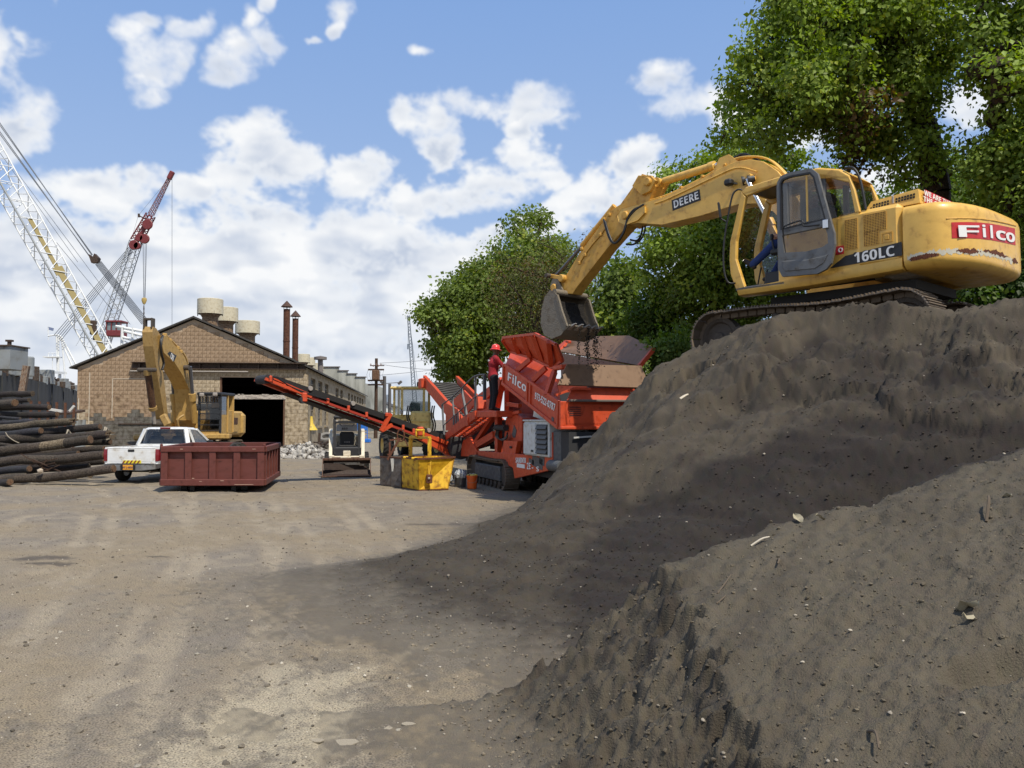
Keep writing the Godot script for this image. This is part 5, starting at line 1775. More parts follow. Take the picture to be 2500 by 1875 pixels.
	for k in 16:
		for j in 2:
			if k in [7,8] or (j == 1 and k < 1): continue
			bx(o,"hood_hole",Vector3(-0.94 - k*0.042,2.20 + j*0.042 + k*0.0028,-1.048 + j*0.009),Vector3(0.027,0.027,0.012),under)
	bx(o,"hood_catch",Vector3(-1.27,2.26,-1.05),Vector3(0.03,0.12,0.03),mats["rail_steel"],0.008)
	# counterweight: plan outline pulled up with rounded edges
	var plan := []
	for s in [-1.0,1.0]:
		var half := [Vector2(-1.485,1.25),Vector2(-1.60,1.25),Vector2(-1.71,1.245),Vector2(-1.82,1.225),Vector2(-1.92,1.19),Vector2(-2.0,1.135),Vector2(-2.07,1.06),Vector2(-2.14,0.95),Vector2(-2.21,0.80),Vector2(-2.28,0.58),Vector2(-2.325,0.30),Vector2(-2.345,0.0)]
		if s > 0:
			half = [Vector2(-1.485,1.25),Vector2(-1.8,1.25),Vector2(-2.0,1.24),Vector2(-2.11,1.21),Vector2(-2.19,1.16),Vector2(-2.26,1.09),Vector2(-2.31,1.0),Vector2(-2.34,0.89),Vector2(-2.355,0.75),Vector2(-2.36,0.55),Vector2(-2.355,0.30),Vector2(-2.345,0.0)]
			half.reverse()
			half.remove_at(0)
		for q in half: plan.append(Vector2(q.x,q.y*s))
	var rings := []
	for q in [[1.155,0.30],[1.16,0.16],[1.185,0.08],[1.23,0.025],[1.30,0.0],[1.95,0.0],[2.03,0.018],[2.075,0.055],[2.10,0.11],[2.105,0.2]]:
		var ring := []
		for k in plan.size():
			var pa: Vector2 = plan[maxi(k - 1,0)]
			var pb: Vector2 = plan[mini(k + 1,plan.size() - 1)]
			var nn := (pb - pa).normalized().orthogonal()
			if nn.dot(plan[k] - Vector2(-1.2,0)) < 0: nn = -nn
			var pp: Vector2 = plan[k] - nn*q[1]
			pp.x = minf(pp.x,-1.485)
			ring.append(Vector3(pp.x,q[0],pp.y))
		rings.append(ring)
	mb = MB.new()
	mb.loft(rings)
	part(o,"counterweight",mb.mesh(48),yel)
	var skin_at := func(t: float,y: float,out: float) -> Transform3D:       # a frame on the counterweight's skin,t metres of outline from the left seam
		var left := t
		for k in plan.size() - 1:
			var l: float = plan[k].distance_to(plan[k + 1])
			if left <= l or k == plan.size() - 2:
				var q: Vector2 = plan[k].lerp(plan[k + 1],left/l)
				var e1: Vector2 = (plan[mini(k + 1,plan.size() - 1)] - plan[k]).normalized()
				var e0: Vector2 = (plan[k] - plan[maxi(k - 1,0)]).normalized() if k > 0 else e1
				var e2: Vector2 = (plan[mini(k + 2,plan.size() - 1)] - plan[mini(k + 1,plan.size() - 2)]).normalized()
				var dv: Vector2 = e0.lerp(e1,0.5 + left/l*0.5) if left/l < 0.5 else e1.lerp(e2,(left/l - 0.5))
				dv = dv.normalized()
				var x := Vector3(dv.x,0,dv.y)
				var z := x.cross(Vector3.UP)
				return Transform3D(Basis(x,Vector3.UP,z),Vector3(q.x,y,q.y) + z*out)
			left -= l
		return Transform3D()
	# find the stretch of outline seen between two columns of the view
	var run_at := func(u: float,y: float) -> float:
		var best := 0.0
		var bd := 1e9
		for k in 140:
			var t := k*0.025
			var dd: float = absf(seen(T*(skin_at.call(t,y,0.0) as Transform3D).origin).x - u)
			if dd < bd:
				bd = dd
				best = t
		return best
	var red := surf("sign_red",lin(0.50,0.022,0.025),0.45,tx_grime(),0.8)
	var lettering := surf("sign_white",lin(0.74,0.74,0.72),0.5)
	var yl := func(u: float,v: float,t: float) -> float:                    # height on the skin seen at v
		var f: Transform3D = skin_at.call(t,1.7,0.0)
		var lo_ := 1.0
		var hi_ := 2.3
		for k in 24:
			var md := (lo_ + hi_)*0.5
			if seen(T*Vector3(f.origin.x,md,f.origin.z)).y > v: lo_ = md
			else: hi_ = md
		return (lo_ + hi_)*0.5
	var ta: float = run_at.call(2322.6,1.7)
	var tb: float = run_at.call(2479.0,1.7)
	var strip := func(t0: float,t1: float,ylo: Callable,yhi: Callable,out: float,n: int) -> ArrayMesh:
		var sm := MB.new()
		for k in n:
			var s0 := lerpf(t0,t1,float(k)/n)
			var s1 := lerpf(t0,t1,float(k + 1)/n)
			var p := []
			for q in [[s0,ylo.call(s0)],[s1,ylo.call(s1)],[s1,yhi.call(s1)],[s0,yhi.call(s0)]]:
				var f: Transform3D = skin_at.call(q[0],q[1],out)
				p.append(f.origin)
			sm.quad(p[0],p[1],p[2],p[3])
		return sm.mesh(60)
	var ya0: float = yl.call(0,543.0,ta)
	var ya1: float = yl.call(0,582.0,ta)
	var yb0: float = yl.call(0,558.0,tb)
	var yb1: float = yl.call(0,599.0,tb)
	var ylow := func(t): return lerpf(ya1,yb1,(t - ta)/(tb - ta))
	var yhigh := func(t): return lerpf(ya0,yb0,(t - ta)/(tb - ta))
	part(o,"name_plate",strip.call(ta,tb,ylow,yhigh,0.004,24),red)
	mb = MB.new()
	var lip := []
	for k in 13: lip.append((skin_at.call(lerpf(ta - 0.07,tb + 0.05,k/12.0),lerpf(ya0,yb0,k/12.0) + 0.05,0.0) as Transform3D).origin)
	mb.tube(lip,0.012,6)
	part(o,"plate_recess",mb.mesh(60),yel_w)
	var glyphs := [["F",0.05,0.23],["i",0.32,0.07],["l",0.44,0.06],["c",0.555,0.2],["o",0.765,0.2]]
	for g in glyphs:
		var t := lerpf(ta,tb,g[1])
		var f: Transform3D = skin_at.call(lerpf(ta,tb,g[1] + g[2]*0.5),1.7,0.012)
		var hgt: float = (yhigh.call(t) - ylow.call(t))
		f.origin.y = ylow.call(t) + hgt*0.47
		# slope the letters with the plate
		var sl := atan2(yb0 - ya0,tb - ta)
		f.basis = f.basis*Basis(Vector3(0,0,1),sl)
		var w := words(o,"letter",g[0],hgt*0.72,lettering,f,1.0,"Droid Sans",800,0.006)
		var ab := w.mesh.get_aabb()
		var kx: float = (tb - ta)*g[2]/maxf(ab.size.x,0.001)
		if g[0] in ["i","l"]: kx = minf(kx,1.9)
		w.transform = f*Transform3D(Basis.from_scale(Vector3(kx,1,1)),Vector3(0,hgt*(0.03 if g[0] in ["c","o"] else 0.0),0))*Transform3D(Basis.IDENTITY,Vector3(-ab.get_center().x,0,0))
	# scraped band low on the counterweight: bare primer and rust
	var tr0: float = run_at.call(2212.0,1.3)
	var tr1: float = run_at.call(2478.0,1.3)
	var yr := func(t): return lerpf(1.335,1.40,clampf((t - tr0)/(tr1 - tr0)*1.5,0.0,1.0))
	var tooth := func(t,s): return noise.get_noise_1d(t*9.0 + s)*0.05 + noise_b.get_noise_1d(t*34.0 + s)*0.03
	var primer := surf("bare_primer",lin(0.48,0.45,0.36),0.7)
	var scab := surf("scab_rust",lin(0.14,0.052,0.024),0.9,tx_rust(),3.0)
	part(o,"scraped_paint",strip.call(tr0 + 0.03,tr1 - 0.1,func(t): return yr.call(t) - 0.035 + tooth.call(t,3.0),func(t): return yr.call(t) + 0.03 + tooth.call(t,60.0),0.0025,130),primer)
	for q in [[0.02,0.2,-0.035],[0.3,0.5,0.01],[0.53,0.88,0.03],[0.94,1.06,0.0]]:
		var s0 := lerpf(tr0,tr1,q[0])
		var s1 := lerpf(tr0,tr1,q[1])
		part(o,"rust_patch",strip.call(s0,s1,func(t): return yr.call(t) + q[2] - 0.034*sin(PI*(t - s0)/(s1 - s0)) + tooth.call(t,11.0)*0.6,func(t): return yr.call(t) + q[2] + 0.04*sin(PI*(t - s0)/(s1 - s0)) + tooth.call(t,90.0)*0.6,0.005,50),scab)
	# banner on the back of the hood
	var bn := [onto(T,2257,463,0,-1.66),onto(T,2409,482,0,-1.66)]
	mb = MB.new()
	mb.box(Vector3(-1.665,2.24,(bn[0].z + bn[1].z)*0.5),Vector3(0.02,0.235,absf(bn[1].z - bn[0].z)))
	part(o,"banner_plate",mb.mesh(),red)
	var bt := Transform3D(Basis(Vector3(0,0,1),Vector3.UP,Vector3(-1,0,0)),Vector3(-1.68,2.305,(bn[0].z + bn[1].z)*0.5))
	words(o,"banner_text","WE ARE THE SPECIAL FORCES OF",0.075,lettering,bt,absf(bn[1].z - bn[0].z)*0.94/1.43,"Droid Sans",800,0.004)
	words(o,"banner_text","THE CONSTRUCTION INDUSTRY",0.075,lettering,bt*Transform3D(Basis.IDENTITY,Vector3(0,-0.095,0)),absf(bn[1].z - bn[0].z)*0.9/1.3,"Droid Sans",800,0.004)
	# black model band on the side
	mb = MB.new()
	mb.prism([Vector2(-0.36,1.345),Vector2(-1.465,1.375),Vector2(-1.465,1.575),Vector2(-0.62,1.50)],-1.2545,-1.249)
	part(o,"model_band",mb.mesh(),black)
	var lt := Transform3D(Basis(Vector3(-1,0,0),Vector3.UP,Vector3(0,0,-1)),Vector3(-1.06,1.45,-1.258))*Transform3D(Basis(Vector3(0,0,1),0.03),Vector3.ZERO)
	words(o,"model_outline","160LC",0.168,black,lt*Transform3D(Basis.IDENTITY,Vector3(0,0,0.001)),1.10,"Droid Sans",800,0.004)
	words(o,"model_name","160LC",0.15,lettering,lt*Transform3D(Basis.IDENTITY,Vector3(0,0,0.006)),1.05,"Droid Sans",800,0.004)
	bx(o,"small_sign",Vector3(-0.535,1.60,-1.253),Vector3(0.13,0.13,0.008),red)
	words(o,"small_sign_text","O",0.07,lettering,Transform3D(Basis(Vector3(-1,0,0),Vector3.UP,Vector3(0,0,-1)),Vector3(-0.55,1.60,-1.26)),1.2)
	cab(o,T,yel,grey_m,glass,smoked,black,under,rubber)
	boom(o,T,yel,yel_w,chrome,rubber,black,steel,lettering)

func cab(o: Node3D,T: Transform3D,yel: Material,grey_m: Material,glass: Material,smoked: Material,black: Material,under: Material,rubber: Material) -> void:
	var mb := MB.new()
	for z in [[-1.25,-1.17],[-0.51,-0.43]]:
		mb = MB.new()
		mb.prism([Vector2(1.29,1.21),Vector2(1.40,1.5),Vector2(1.42,1.75),Vector2(1.40,2.05),Vector2(1.16,2.86),Vector2(1.08,2.76),Vector2(1.275,2.05),Vector2(1.29,1.75),Vector2(1.13,1.25)],z[0],z[1],0.012)
		part(o,"front_pillar",mb.mesh(),yel)
		mb = MB.new()
		mb.prism([Vector2(1.165,2.85),Vector2(1.08,2.925),Vector2(0.34,2.965),Vector2(-0.2,2.945),Vector2(-0.55,2.84),Vector2(-0.70,2.72),Vector2(-0.72,2.60),Vector2(-0.28,2.80),Vector2(0.5,2.86),Vector2(1.07,2.77)],z[0] + 0.002,z[1] - 0.002,0.012)
		part(o,"roof_rail",mb.mesh(),yel)
		mb = MB.new()
		mb.prism([Vector2(-0.70,2.70),Vector2(-0.78,2.5),Vector2(-0.86,2.13),Vector2(-0.78,2.13),Vector2(-0.70,2.62)],z[0] + 0.001,z[1] - 0.001,0.01)
		part(o,"rear_pillar",mb.mesh(),yel)
		mb = MB.new()
		mb.box(Vector3(-0.27,2.4,(z[0] + z[1])*0.5),Vector3(0.09,0.85,0.06),0.01)
		mb.box(Vector3(0.42,2.05,(z[0] + z[1])*0.5),Vector3(0.2,1.66,0.07),0.01)
		part(o,"centre_pillar",mb.mesh(),grey_m)
		mb = MB.new()
		mb.prism([Vector2(0.5,1.24),Vector2(0.5,2.06),Vector2(-0.3,2.1),Vector2(-0.84,2.13),Vector2(-0.84,1.24)],z[0] + 0.004,z[1] - 0.004)
		part(o,"lower_panel",mb.mesh(),yel)
		mb = MB.new()
		mb.box(Vector3(0.85,1.23,(z[0] + z[1])*0.5),Vector3(0.9,0.05,0.08),0.01)
		part(o,"door_sill",mb.mesh(),grey_m)
	for q in [[-0.30,2.11,-0.735,2.62,-0.28,2.8,-1.215],[-0.30,2.11,-0.735,2.62,-0.28,2.8,-0.465]]:
		mb = MB.new()
		mb.prism([Vector2(-0.3,2.12),Vector2(-0.80,2.13),Vector2(-0.72,2.61),Vector2(-0.3,2.80)],q[6] - 0.003,q[6] + 0.003)
		part(o,"rear_side_window",mb.mesh(),smoked)
	mb = MB.new()
	mb.prism([Vector2(-0.24,2.08),Vector2(0.33,2.06),Vector2(0.33,2.85),Vector2(-0.24,2.82)],-1.218,-1.212)
	part(o,"side_window",mb.mesh(),smoked)
	mb = MB.new()
	mb.prism([Vector2(0.5,1.3),Vector2(1.12,1.27),Vector2(1.28,1.75),Vector2(1.26,2.05),Vector2(1.08,2.75),Vector2(0.5,2.85)],-0.468,-0.462)
	part(o,"right_window",mb.mesh(),glass)
	# roof skin,windscreen,back window
	mb = MB.new()
	var rings := []
	for z in [-1.25,-1.19,-0.49,-0.43]:
		var ring := []
		var dn := 0.045 if z in [-1.25,-0.43] else 0.0
		for q in [[1.14,2.87],[1.06,2.94],[0.34,2.985],[-0.2,2.965],[-0.55,2.86],[-0.70,2.74],[-0.55,2.78],[-0.2,2.9],[0.34,2.92],[1.06,2.88]]: ring.append(Vector3(q[0],q[1] - dn,z))
		rings.append(ring)
	mb.loft(rings)
	part(o,"cab_roof",mb.mesh(45),yel)
	mb = MB.new()
	mb.hexa([Vector3(1.395,1.78,-1.2),Vector3(1.395,1.78,-0.48),Vector3(1.388,1.78,-0.48),Vector3(1.388,1.78,-1.2),Vector3(1.16,2.84,-1.2),Vector3(1.16,2.84,-0.48),Vector3(1.153,2.84,-0.48),Vector3(1.153,2.84,-1.2)])
	part(o,"windscreen",mb.mesh(),glass)
	mb = MB.new()
	mb.box(Vector3(0.75,2.86,-0.84),Vector3(0.62,0.03,0.66),0.01)
	part(o,"sun_blind",mb.mesh(),black)
	mb = MB.new()
	mb.hexa([Vector3(-0.83,2.15,-1.17),Vector3(-0.83,2.15,-0.5),Vector3(-0.826,2.15,-0.5),Vector3(-0.826,2.15,-1.17),Vector3(-0.71,2.66,-1.17),Vector3(-0.71,2.66,-0.5),Vector3(-0.706,2.66,-0.5),Vector3(-0.706,2.66,-1.17)])
	part(o,"rear_window",mb.mesh(),smoked)
	mb = MB.new()
	mb.box(Vector3(0.3,1.24,-0.84),Vector3(2.0,0.05,0.78))
	part(o,"cab_floor",mb.mesh(),under)
	# seat and consoles
	mb = MB.new()
	mb.box(Vector3(0.22,1.74,-0.74),Vector3(0.48,0.13,0.46),0.05)
	mb.box(Vector3(-0.06,2.12,-0.74),Vector3(0.13,0.72,0.44),0.05,Basis(Vector3(0,0,1),0.16))
	mb.box(Vector3(-0.14,2.56,-0.74),Vector3(0.1,0.2,0.26),0.04)
	mb.box(Vector3(0.22,1.45,-0.74),Vector3(0.4,0.4,0.36),0.03)
	part(o,"seat",mb.mesh(),black)
	for z in [-1.10,-0.56]:
		mb = MB.new()
		mb.box(Vector3(0.5,1.78,z),Vector3(0.42,0.1,0.14),0.03)
		mb.tube([Vector3(0.66,1.8,z),Vector3(0.7,2.0,z)],0.014,6)
		mb.box(Vector3(0.70,2.04,z),Vector3(0.05,0.1,0.05),0.015)
		part(o,"lever_console",mb.mesh(),black)
	bx(o,"floor_box",Vector3(0.68,1.36,-1.1),Vector3(0.26,0.2,0.12),black,0.02)
	for z in [-0.85,-0.65]: rod(o,"pedal",Vector3(1.14,1.28,z),Vector3(1.06,1.62,z),0.014,black)
	# the door,folded back along the side
	var up_o := [Vector2(0.37,2.0),Vector2(0.37,2.80),Vector2(0.31,2.885),Vector2(0.17,2.915),Vector2(-0.21,2.895),Vector2(-0.315,2.79),Vector2(-0.51,2.02)]
	var up_i := [Vector2(0.32,2.03),Vector2(0.32,2.77),Vector2(0.28,2.83),Vector2(0.16,2.855),Vector2(-0.19,2.835),Vector2(-0.26,2.75),Vector2(-0.43,2.06)]
	mb = MB.new()
	band(mb,up_o,up_i,-1.47,-1.41)
	band(mb,[Vector2(0.37,2.0),Vector2(-0.51,2.02),Vector2(-0.56,1.83),Vector2(-0.565,1.66),Vector2(-0.42,1.54),Vector2(-0.1,1.53),Vector2(0.37,1.56)],[Vector2(0.30,1.94),Vector2(-0.41,1.95),Vector2(-0.455,1.83),Vector2(-0.46,1.69),Vector2(-0.37,1.645),Vector2(-0.1,1.62),Vector2(0.27,1.66)],-1.469,-1.411)
	mb.prism([Vector2(0.37,1.58),Vector2(0.37,1.40),Vector2(0.31,1.285),Vector2(-0.27,1.25),Vector2(-0.42,1.30),Vector2(-0.50,1.38),Vector2(-0.567,1.66),Vector2(-0.40,1.56),Vector2(-0.1,1.55)],-1.468,-1.412)
	mb.prism([Vector2(0.30,1.53),Vector2(0.30,1.42),Vector2(0.25,1.36),Vector2(-0.24,1.33),Vector2(-0.39,1.40),Vector2(-0.46,1.52),Vector2(-0.38,1.50),Vector2(-0.1,1.49)],-1.482,-1.46,0.008)
	var door := part(o,"door",mb.mesh(),grey_m)
	mb = MB.new()
	mb.prism(up_i,-1.444,-1.438)
	mb.prism([Vector2(0.30,1.94),Vector2(-0.41,1.95),Vector2(-0.455,1.83),Vector2(-0.46,1.69),Vector2(-0.37,1.645),Vector2(-0.1,1.62),Vector2(0.27,1.66)],-1.444,-1.438)
	part(door,"door_glass",mb.mesh(),smoked)
	mb = MB.new()
	band(mb,[Vector2(0.325,2.025),Vector2(0.325,2.775),Vector2(0.285,2.84),Vector2(0.16,2.862),Vector2(-0.195,2.842),Vector2(-0.265,2.755),Vector2(-0.437,2.055)],[Vector2(0.30,2.05),Vector2(0.30,2.765),Vector2(0.27,2.815),Vector2(0.155,2.835),Vector2(-0.18,2.815),Vector2(-0.24,2.74),Vector2(-0.405,2.08)],-1.474,-1.43)
	part(door,"door_seal",mb.mesh(),black)
	hose(door,"door_handle",[Vector3(0.25,1.90,-1.5),Vector3(0.24,2.03,-1.54),Vector3(0.14,2.07,-1.55),Vector3(-0.08,2.09,-1.55),Vector3(-0.12,2.0,-1.55),Vector3(-0.36,1.98,-1.52)],0.013,black)
	bx(door,"door_lock",Vector3(-0.44,1.98,-1.49),Vector3(0.09,0.14,0.05),mats["chrome_rod"],0.01)
	bx(door,"slide_rail",Vector3(-0.12,2.45,-1.435),Vector3(0.03,0.72,0.02),yel)
	# handrail before the windscreen,mirror
	var hr := []
	for q in [[420,295,-1.25],[388,296,-1.3],[357,340,-1.34],[326,500,-1.36],[306,640,-1.36],[305,790,-1.36],[330,880,-1.33],[378,888,-1.26]]: hr.append(onto(T,1650 + q[0]/2.602,350 + q[1]/2.602,2,q[2]))
	hose(o,"handrail",hr,0.016,black)
	var mr := onto(T,1650 + 279/2.602,350 + 430/2.602,2,-1.4)
	mb = MB.new()
	mb.box(Vector3.ZERO,Vector3(0.035,0.28,0.17),0.014)
	part(o,"mirror",mb.mesh(),black,Transform3D(Basis(Vector3(0,1,0),0.5)*Basis(Vector3(0,0,1),-0.12),mr))
	rod(o,"mirror_arm",mr - Vector3(0,0.12,0),hr[3],0.012,black)
	hose(o,"roof_bar",[Vector3(-0.62,2.86,-1.2),Vector3(-0.76,2.82,-1.2),Vector3(-0.86,2.6,-1.2),Vector3(-0.93,2.16,-1.2)],0.02,black)
	# the driver,seen through the open door
	var pb := Transform3D(Basis(Vector3(1,0,0),Vector3.UP,Vector3(0,0,1)),Vector3(0,0,0))
	var j := {"pelvis": Vector3(0.14,1.88,-0.74),"chest": Vector3(0.06,2.24,-0.74),"neck": Vector3(0.10,2.43,-0.74),"head": Vector3(0.15,2.585,-0.74),"face": Vector3(1,-0.05,-0.1).normalized(),
		"sh_l": Vector3(0.06,2.34,-0.92),"el_l": Vector3(0.32,2.06,-1.02),"wr_l": Vector3(0.60,2.05,-1.05),"hd_l": Vector3(1,-0.15,0),"pn_l": Vector3(0,0.2,1),
		"sh_r": Vector3(0.06,2.34,-0.56),"el_r": Vector3(0.3,2.06,-0.48),"wr_r": Vector3(0.58,2.03,-0.45),"hd_r": Vector3(1,-0.15,0),"pn_r": Vector3(0,0.2,-1),
		"hip_l": Vector3(0.2,1.86,-0.84),"kn_l": Vector3(0.70,1.96,-0.98),"an_l": Vector3(1.12,1.66,-1.0),"to_l": Vector3(1.26,1.74,-1.0),
		"hip_r": Vector3(0.2,1.86,-0.64),"kn_r": Vector3(0.66,1.93,-0.62),"an_r": Vector3(0.98,1.5,-0.62),"to_r": Vector3(1.14,1.46,-0.62),"curl": 0.75}
	var drv := person("driver in blue jeans seated in the excavator cab, one leg stretched out to the front",T.origin,T.basis,j,Color(0.42,0.22,0.15),Color(0.10,0.10,0.10),Color(0.035,0.075,0.26),Color(0.42,0.22,0.15),0.7)
	var _u := drv

func boom(o: Node3D,T: Transform3D,yel: Material,yel_w: Material,chrome: Material,rubber: Material,black: Material,steel: Material,lettering: Material) -> void:
	var mb := MB.new()
	var top := [Vector2(4.52,3.44),Vector2(4.1,3.46),Vector2(3.55,3.48),Vector2(2.69,3.64),Vector2(2.23,3.75),Vector2(1.94,3.79),Vector2(1.65,3.76),Vector2(1.38,3.66),Vector2(1.10,3.42),Vector2(0.8,3.0),Vector2(0.5,2.45),Vector2(0.2,1.9),Vector2(0.05,1.62)]
	var bot := [Vector2(0.28,1.45),Vector2(0.55,1.8),Vector2(0.9,2.35),Vector2(1.2,2.72),Vector2(1.5,2.92),Vector2(1.85,2.99),Vector2(2.1,2.98),Vector2(2.7,2.935),Vector2(3.63,2.93),Vector2(3.93,3.0),Vector2(4.24,3.08),Vector2(4.5,3.10),Vector2(4.66,3.18),Vector2(4.70,3.30),Vector2(4.64,3.40)]
	mb.prism(top + bot,-0.2,0.2,0.006)
	part(o,"boom",mb.mesh(),yel)
	for s in [-1.0,1.0]:
		mb = MB.new()
		mb.prism([Vector2(4.62,3.44),Vector2(4.2,3.44),Vector2(4.02,3.36),Vector2(4.02,3.24),Vector2(4.2,3.12),Vector2(4.55,3.08),Vector2(4.70,3.18),Vector2(4.74,3.32)],s*0.2,s*0.245,0.006)
		part(o,"boom_cheek",mb.mesh(),yel)
	for q in [Vector2(4.53,3.28),Vector2(3.94,3.85),Vector2(6.62,2.06),Vector2(6.38,2.24)]:
		mb = MB.new()
		var w := 0.29 if q.x < 5 else 0.26
		mb.lathe([Vector2(0,-w),Vector2(0.07,-w),Vector2(0.085,-w + 0.02),Vector2(0.085,w - 0.02),Vector2(0.07,w),Vector2(0,w)],18,Vector3(q.x,q.y,0),Basis(Vector3(1,0,0),PI/2))
		part(o,"pin",mb.mesh(35),yel_w)
	# arm
	mb = MB.new()
	mb.prism([Vector2(4.16,4.08),Vector2(4.74,3.57),Vector2(5.08,3.47),Vector2(5.23,3.29),Vector2(5.91,2.73),Vector2(6.36,2.26),Vector2(6.66,2.18),Vector2(6.74,2.06),Vector2(6.68,1.95),Vector2(6.5,1.92),Vector2(6.12,1.87),Vector2(5.99,2.0),Vector2(5.09,2.72),Vector2(4.6,3.06),Vector2(4.22,3.22),Vector2(3.98,3.5),Vector2(3.84,3.76),Vector2(3.9,3.96)],-0.15,0.15,0.006)
	part(o,"arm",mb.mesh(),yel_w)
	for s in [-0.19,0.19]:
		mb = MB.new()
		mb.prism([Vector2(4.2,4.04),Vector2(4.36,3.86),Vector2(4.12,3.62),Vector2(3.9,3.66),Vector2(3.76,3.84),Vector2(3.88,3.97)],s - 0.035,s + 0.035,0.006)
		part(o,"arm_ear",mb.mesh(),yel_w)
	# cylinders
	mb = MB.new()
	cyl(mb,Vector3(3.72,3.855,0),Vector3(2.62,3.89,0),0.078)
	cyl(mb,Vector3(2.64,3.89,0),Vector3(2.52,3.895,0),0.092)
	part(o,"arm_cylinder",mb.mesh(40),yel)
	rod(o,"arm_cylinder_rod",Vector3(2.55,3.893,0),Vector3(2.2,3.9,0),0.045,chrome)
	mb = MB.new()
	mb.lathe([Vector2(0.05,-0.09),Vector2(0.1,-0.09),Vector2(0.1,0.09),Vector2(0.05,0.09)],18,Vector3(3.86,3.852,0),Basis(Vector3(1,0,0),PI/2))
	part(o,"cylinder_eye",mb.mesh(40),yel)
	for s in [-0.13,0.13]:
		mb = MB.new()
		mb.prism([Vector2(2.5,3.68),Vector2(2.32,3.96),Vector2(2.12,3.98),Vector2(1.9,3.78)],s - 0.02,s + 0.02)
		part(o,"cylinder_bracket",mb.mesh(),yel)
	for s in [-0.33,0.33]:
		mb = MB.new()
		cyl(mb,Vector3(0.86,1.6,s),Vector3(1.2,2.50,s),0.075)
		cyl(mb,Vector3(1.16,2.42,s),Vector3(1.215,2.55,s),0.09)
		part(o,"boom_cylinder",mb.mesh(40),yel)
		rod(o,"boom_cylinder_rod",Vector3(1.2,2.5,s),Vector3(1.62,3.36,s),0.042,chrome)
		mb = MB.new()
		mb.lathe([Vector2(0,-0.11),Vector2(0.1,-0.11),Vector2(0.1,0.11),Vector2(0,0.11)],16,Vector3(1.63,3.38,s*0.75),Basis(Vector3(1,0,0),PI/2))
		part(o,"boom_boss",mb.mesh(35),yel)
	mb = MB.new()
	cyl(mb,Vector3(5.02,3.62,0),Vector3(5.96,2.92,0),0.062)
	part(o,"bucket_cylinder",mb.mesh(40),yel_w)
	rod(o,"bucket_cylinder_rod",Vector3(5.94,2.93,0),Vector3(6.78,2.37,0),0.038,surf("dirty_rod",lin(0.12,0.12,0.13),0.3,null,1.0,null,1.0,0.6))
	for s in [-0.17,0.17]:
		mb = MB.new()
		mb.beam(Vector3(6.36,2.24,s),Vector3(6.80,2.36,s),0.035,0.09,0.01)
		part(o,"guide_link",mb.mesh(),yel_w)
	mb = MB.new()
	mb.lathe([Vector2(0,-0.3),Vector2(0.05,-0.3),Vector2(0.05,0.3),Vector2(0,0.3)],12,Vector3(6.79,2.355,0),Basis(Vector3(1,0,0),PI/2))
	mb.beam(Vector3(6.79,2.34,-0.08),Vector3(6.58,1.94,-0.08),0.05,0.12,0.02)
	mb.beam(Vector3(6.79,2.34,0.08),Vector3(6.58,1.94,0.08),0.05,0.12,0.02)
	part(o,"bucket_link",mb.mesh(35),steel)
	# lettering on the boom
	var sl := atan2(3.40 - 3.26,2.72 - 3.38)
	var lt := Transform3D(Basis(Vector3(-1,0,0),Vector3.UP,Vector3(0,0,-1))*Basis(Vector3(0,0,1),0.12),Vector3(3.05,3.30,-0.206))
	bx(o,"letter_plate",Vector3(3.05,3.30,-0.203),Vector3(0.66,0.215,0.006),black,0.0,Basis(Vector3(0,0,1),-0.12))
	words(o,"maker_name","DEERE",0.145,lettering,lt*Transform3D(Basis.IDENTITY,Vector3(0,0,0.004)),1.0,"Droid Sans",800,0.004)
	# pipes along the boom,hoses
	for k in 3:
		var z := -0.13 + k*0.05
		hose(o,"hydraulic_pipe",[Vector3(0.95,3.30,z),Vector3(1.35,3.72,z),Vector3(1.9,3.87 - k*0.01,z),Vector3(2.3,3.79,z),Vector3(2.75,3.67,z),Vector3(3.5,3.53,z),Vector3(4.05,3.50,z)],0.017,yel)
	hose(o,"hydraulic_pipe",[Vector3(1.5,3.5,-0.215),Vector3(1.9,3.66,-0.22),Vector3(2.4,3.6,-0.22),Vector3(3.4,3.42,-0.22),Vector3(3.8,3.38,-0.22)],0.014,yel)
	for k in 4: bx(o,"pipe_clamp",Vector3(2.2 + k*0.5,3.80 - k*0.105,-0.08),Vector3(0.06,0.05,0.2),yel_w,0.01)
	var z5 := func(x: float,y: float,z: float) -> Vector3: return onto(T,1300 + x/3.0167,350 + y/3.0167,2,z)
	for q in [[[1400,150],[1480,110],[1560,78],[1650,118],[1700,150]],[[1420,145],[1500,118],[1570,86],[1640,112],[1700,160]]]:
		var ps := []
		for p in q: ps.append(z5.call(p[0],p[1],-0.05))
		hose(o,"hose",ps,0.022,rubber)
	for q in [[[525,560],[545,640],[575,715],[610,735],[655,690],[685,620],[700,550],[745,490],[800,465]],[[535,575],[560,660],[590,725],[620,728],[662,670],[690,590],[712,545],[760,490],[820,450]]]:
		var ps := []
		for p in q: ps.append(z5.call(p[0],p[1],-0.24))
		hose(o,"hose",ps,0.022,rubber)
	for q in [[[690,742],[740,745],[795,710],[825,650],[830,600]],[[720,710],[770,715],[800,670],[812,610]]]:
		var ps := []
		for p in q: ps.append(z5.call(p[0],p[1],0.1))
		hose(o,"hose",ps,0.02,rubber)
	var pip := []
	for p in [[740,480],[650,560],[560,640],[470,730],[380,830],[345,885]]: pip.append(z5.call(p[0] - 62,p[1] - 28,-0.165))
	hose(o,"hydraulic_pipe",[z5.call(545,610,-0.165),z5.call(500,675,-0.165),z5.call(440,745,-0.165),z5.call(385,820,-0.165),z5.call(345,885,-0.165)],0.014,yel_w)
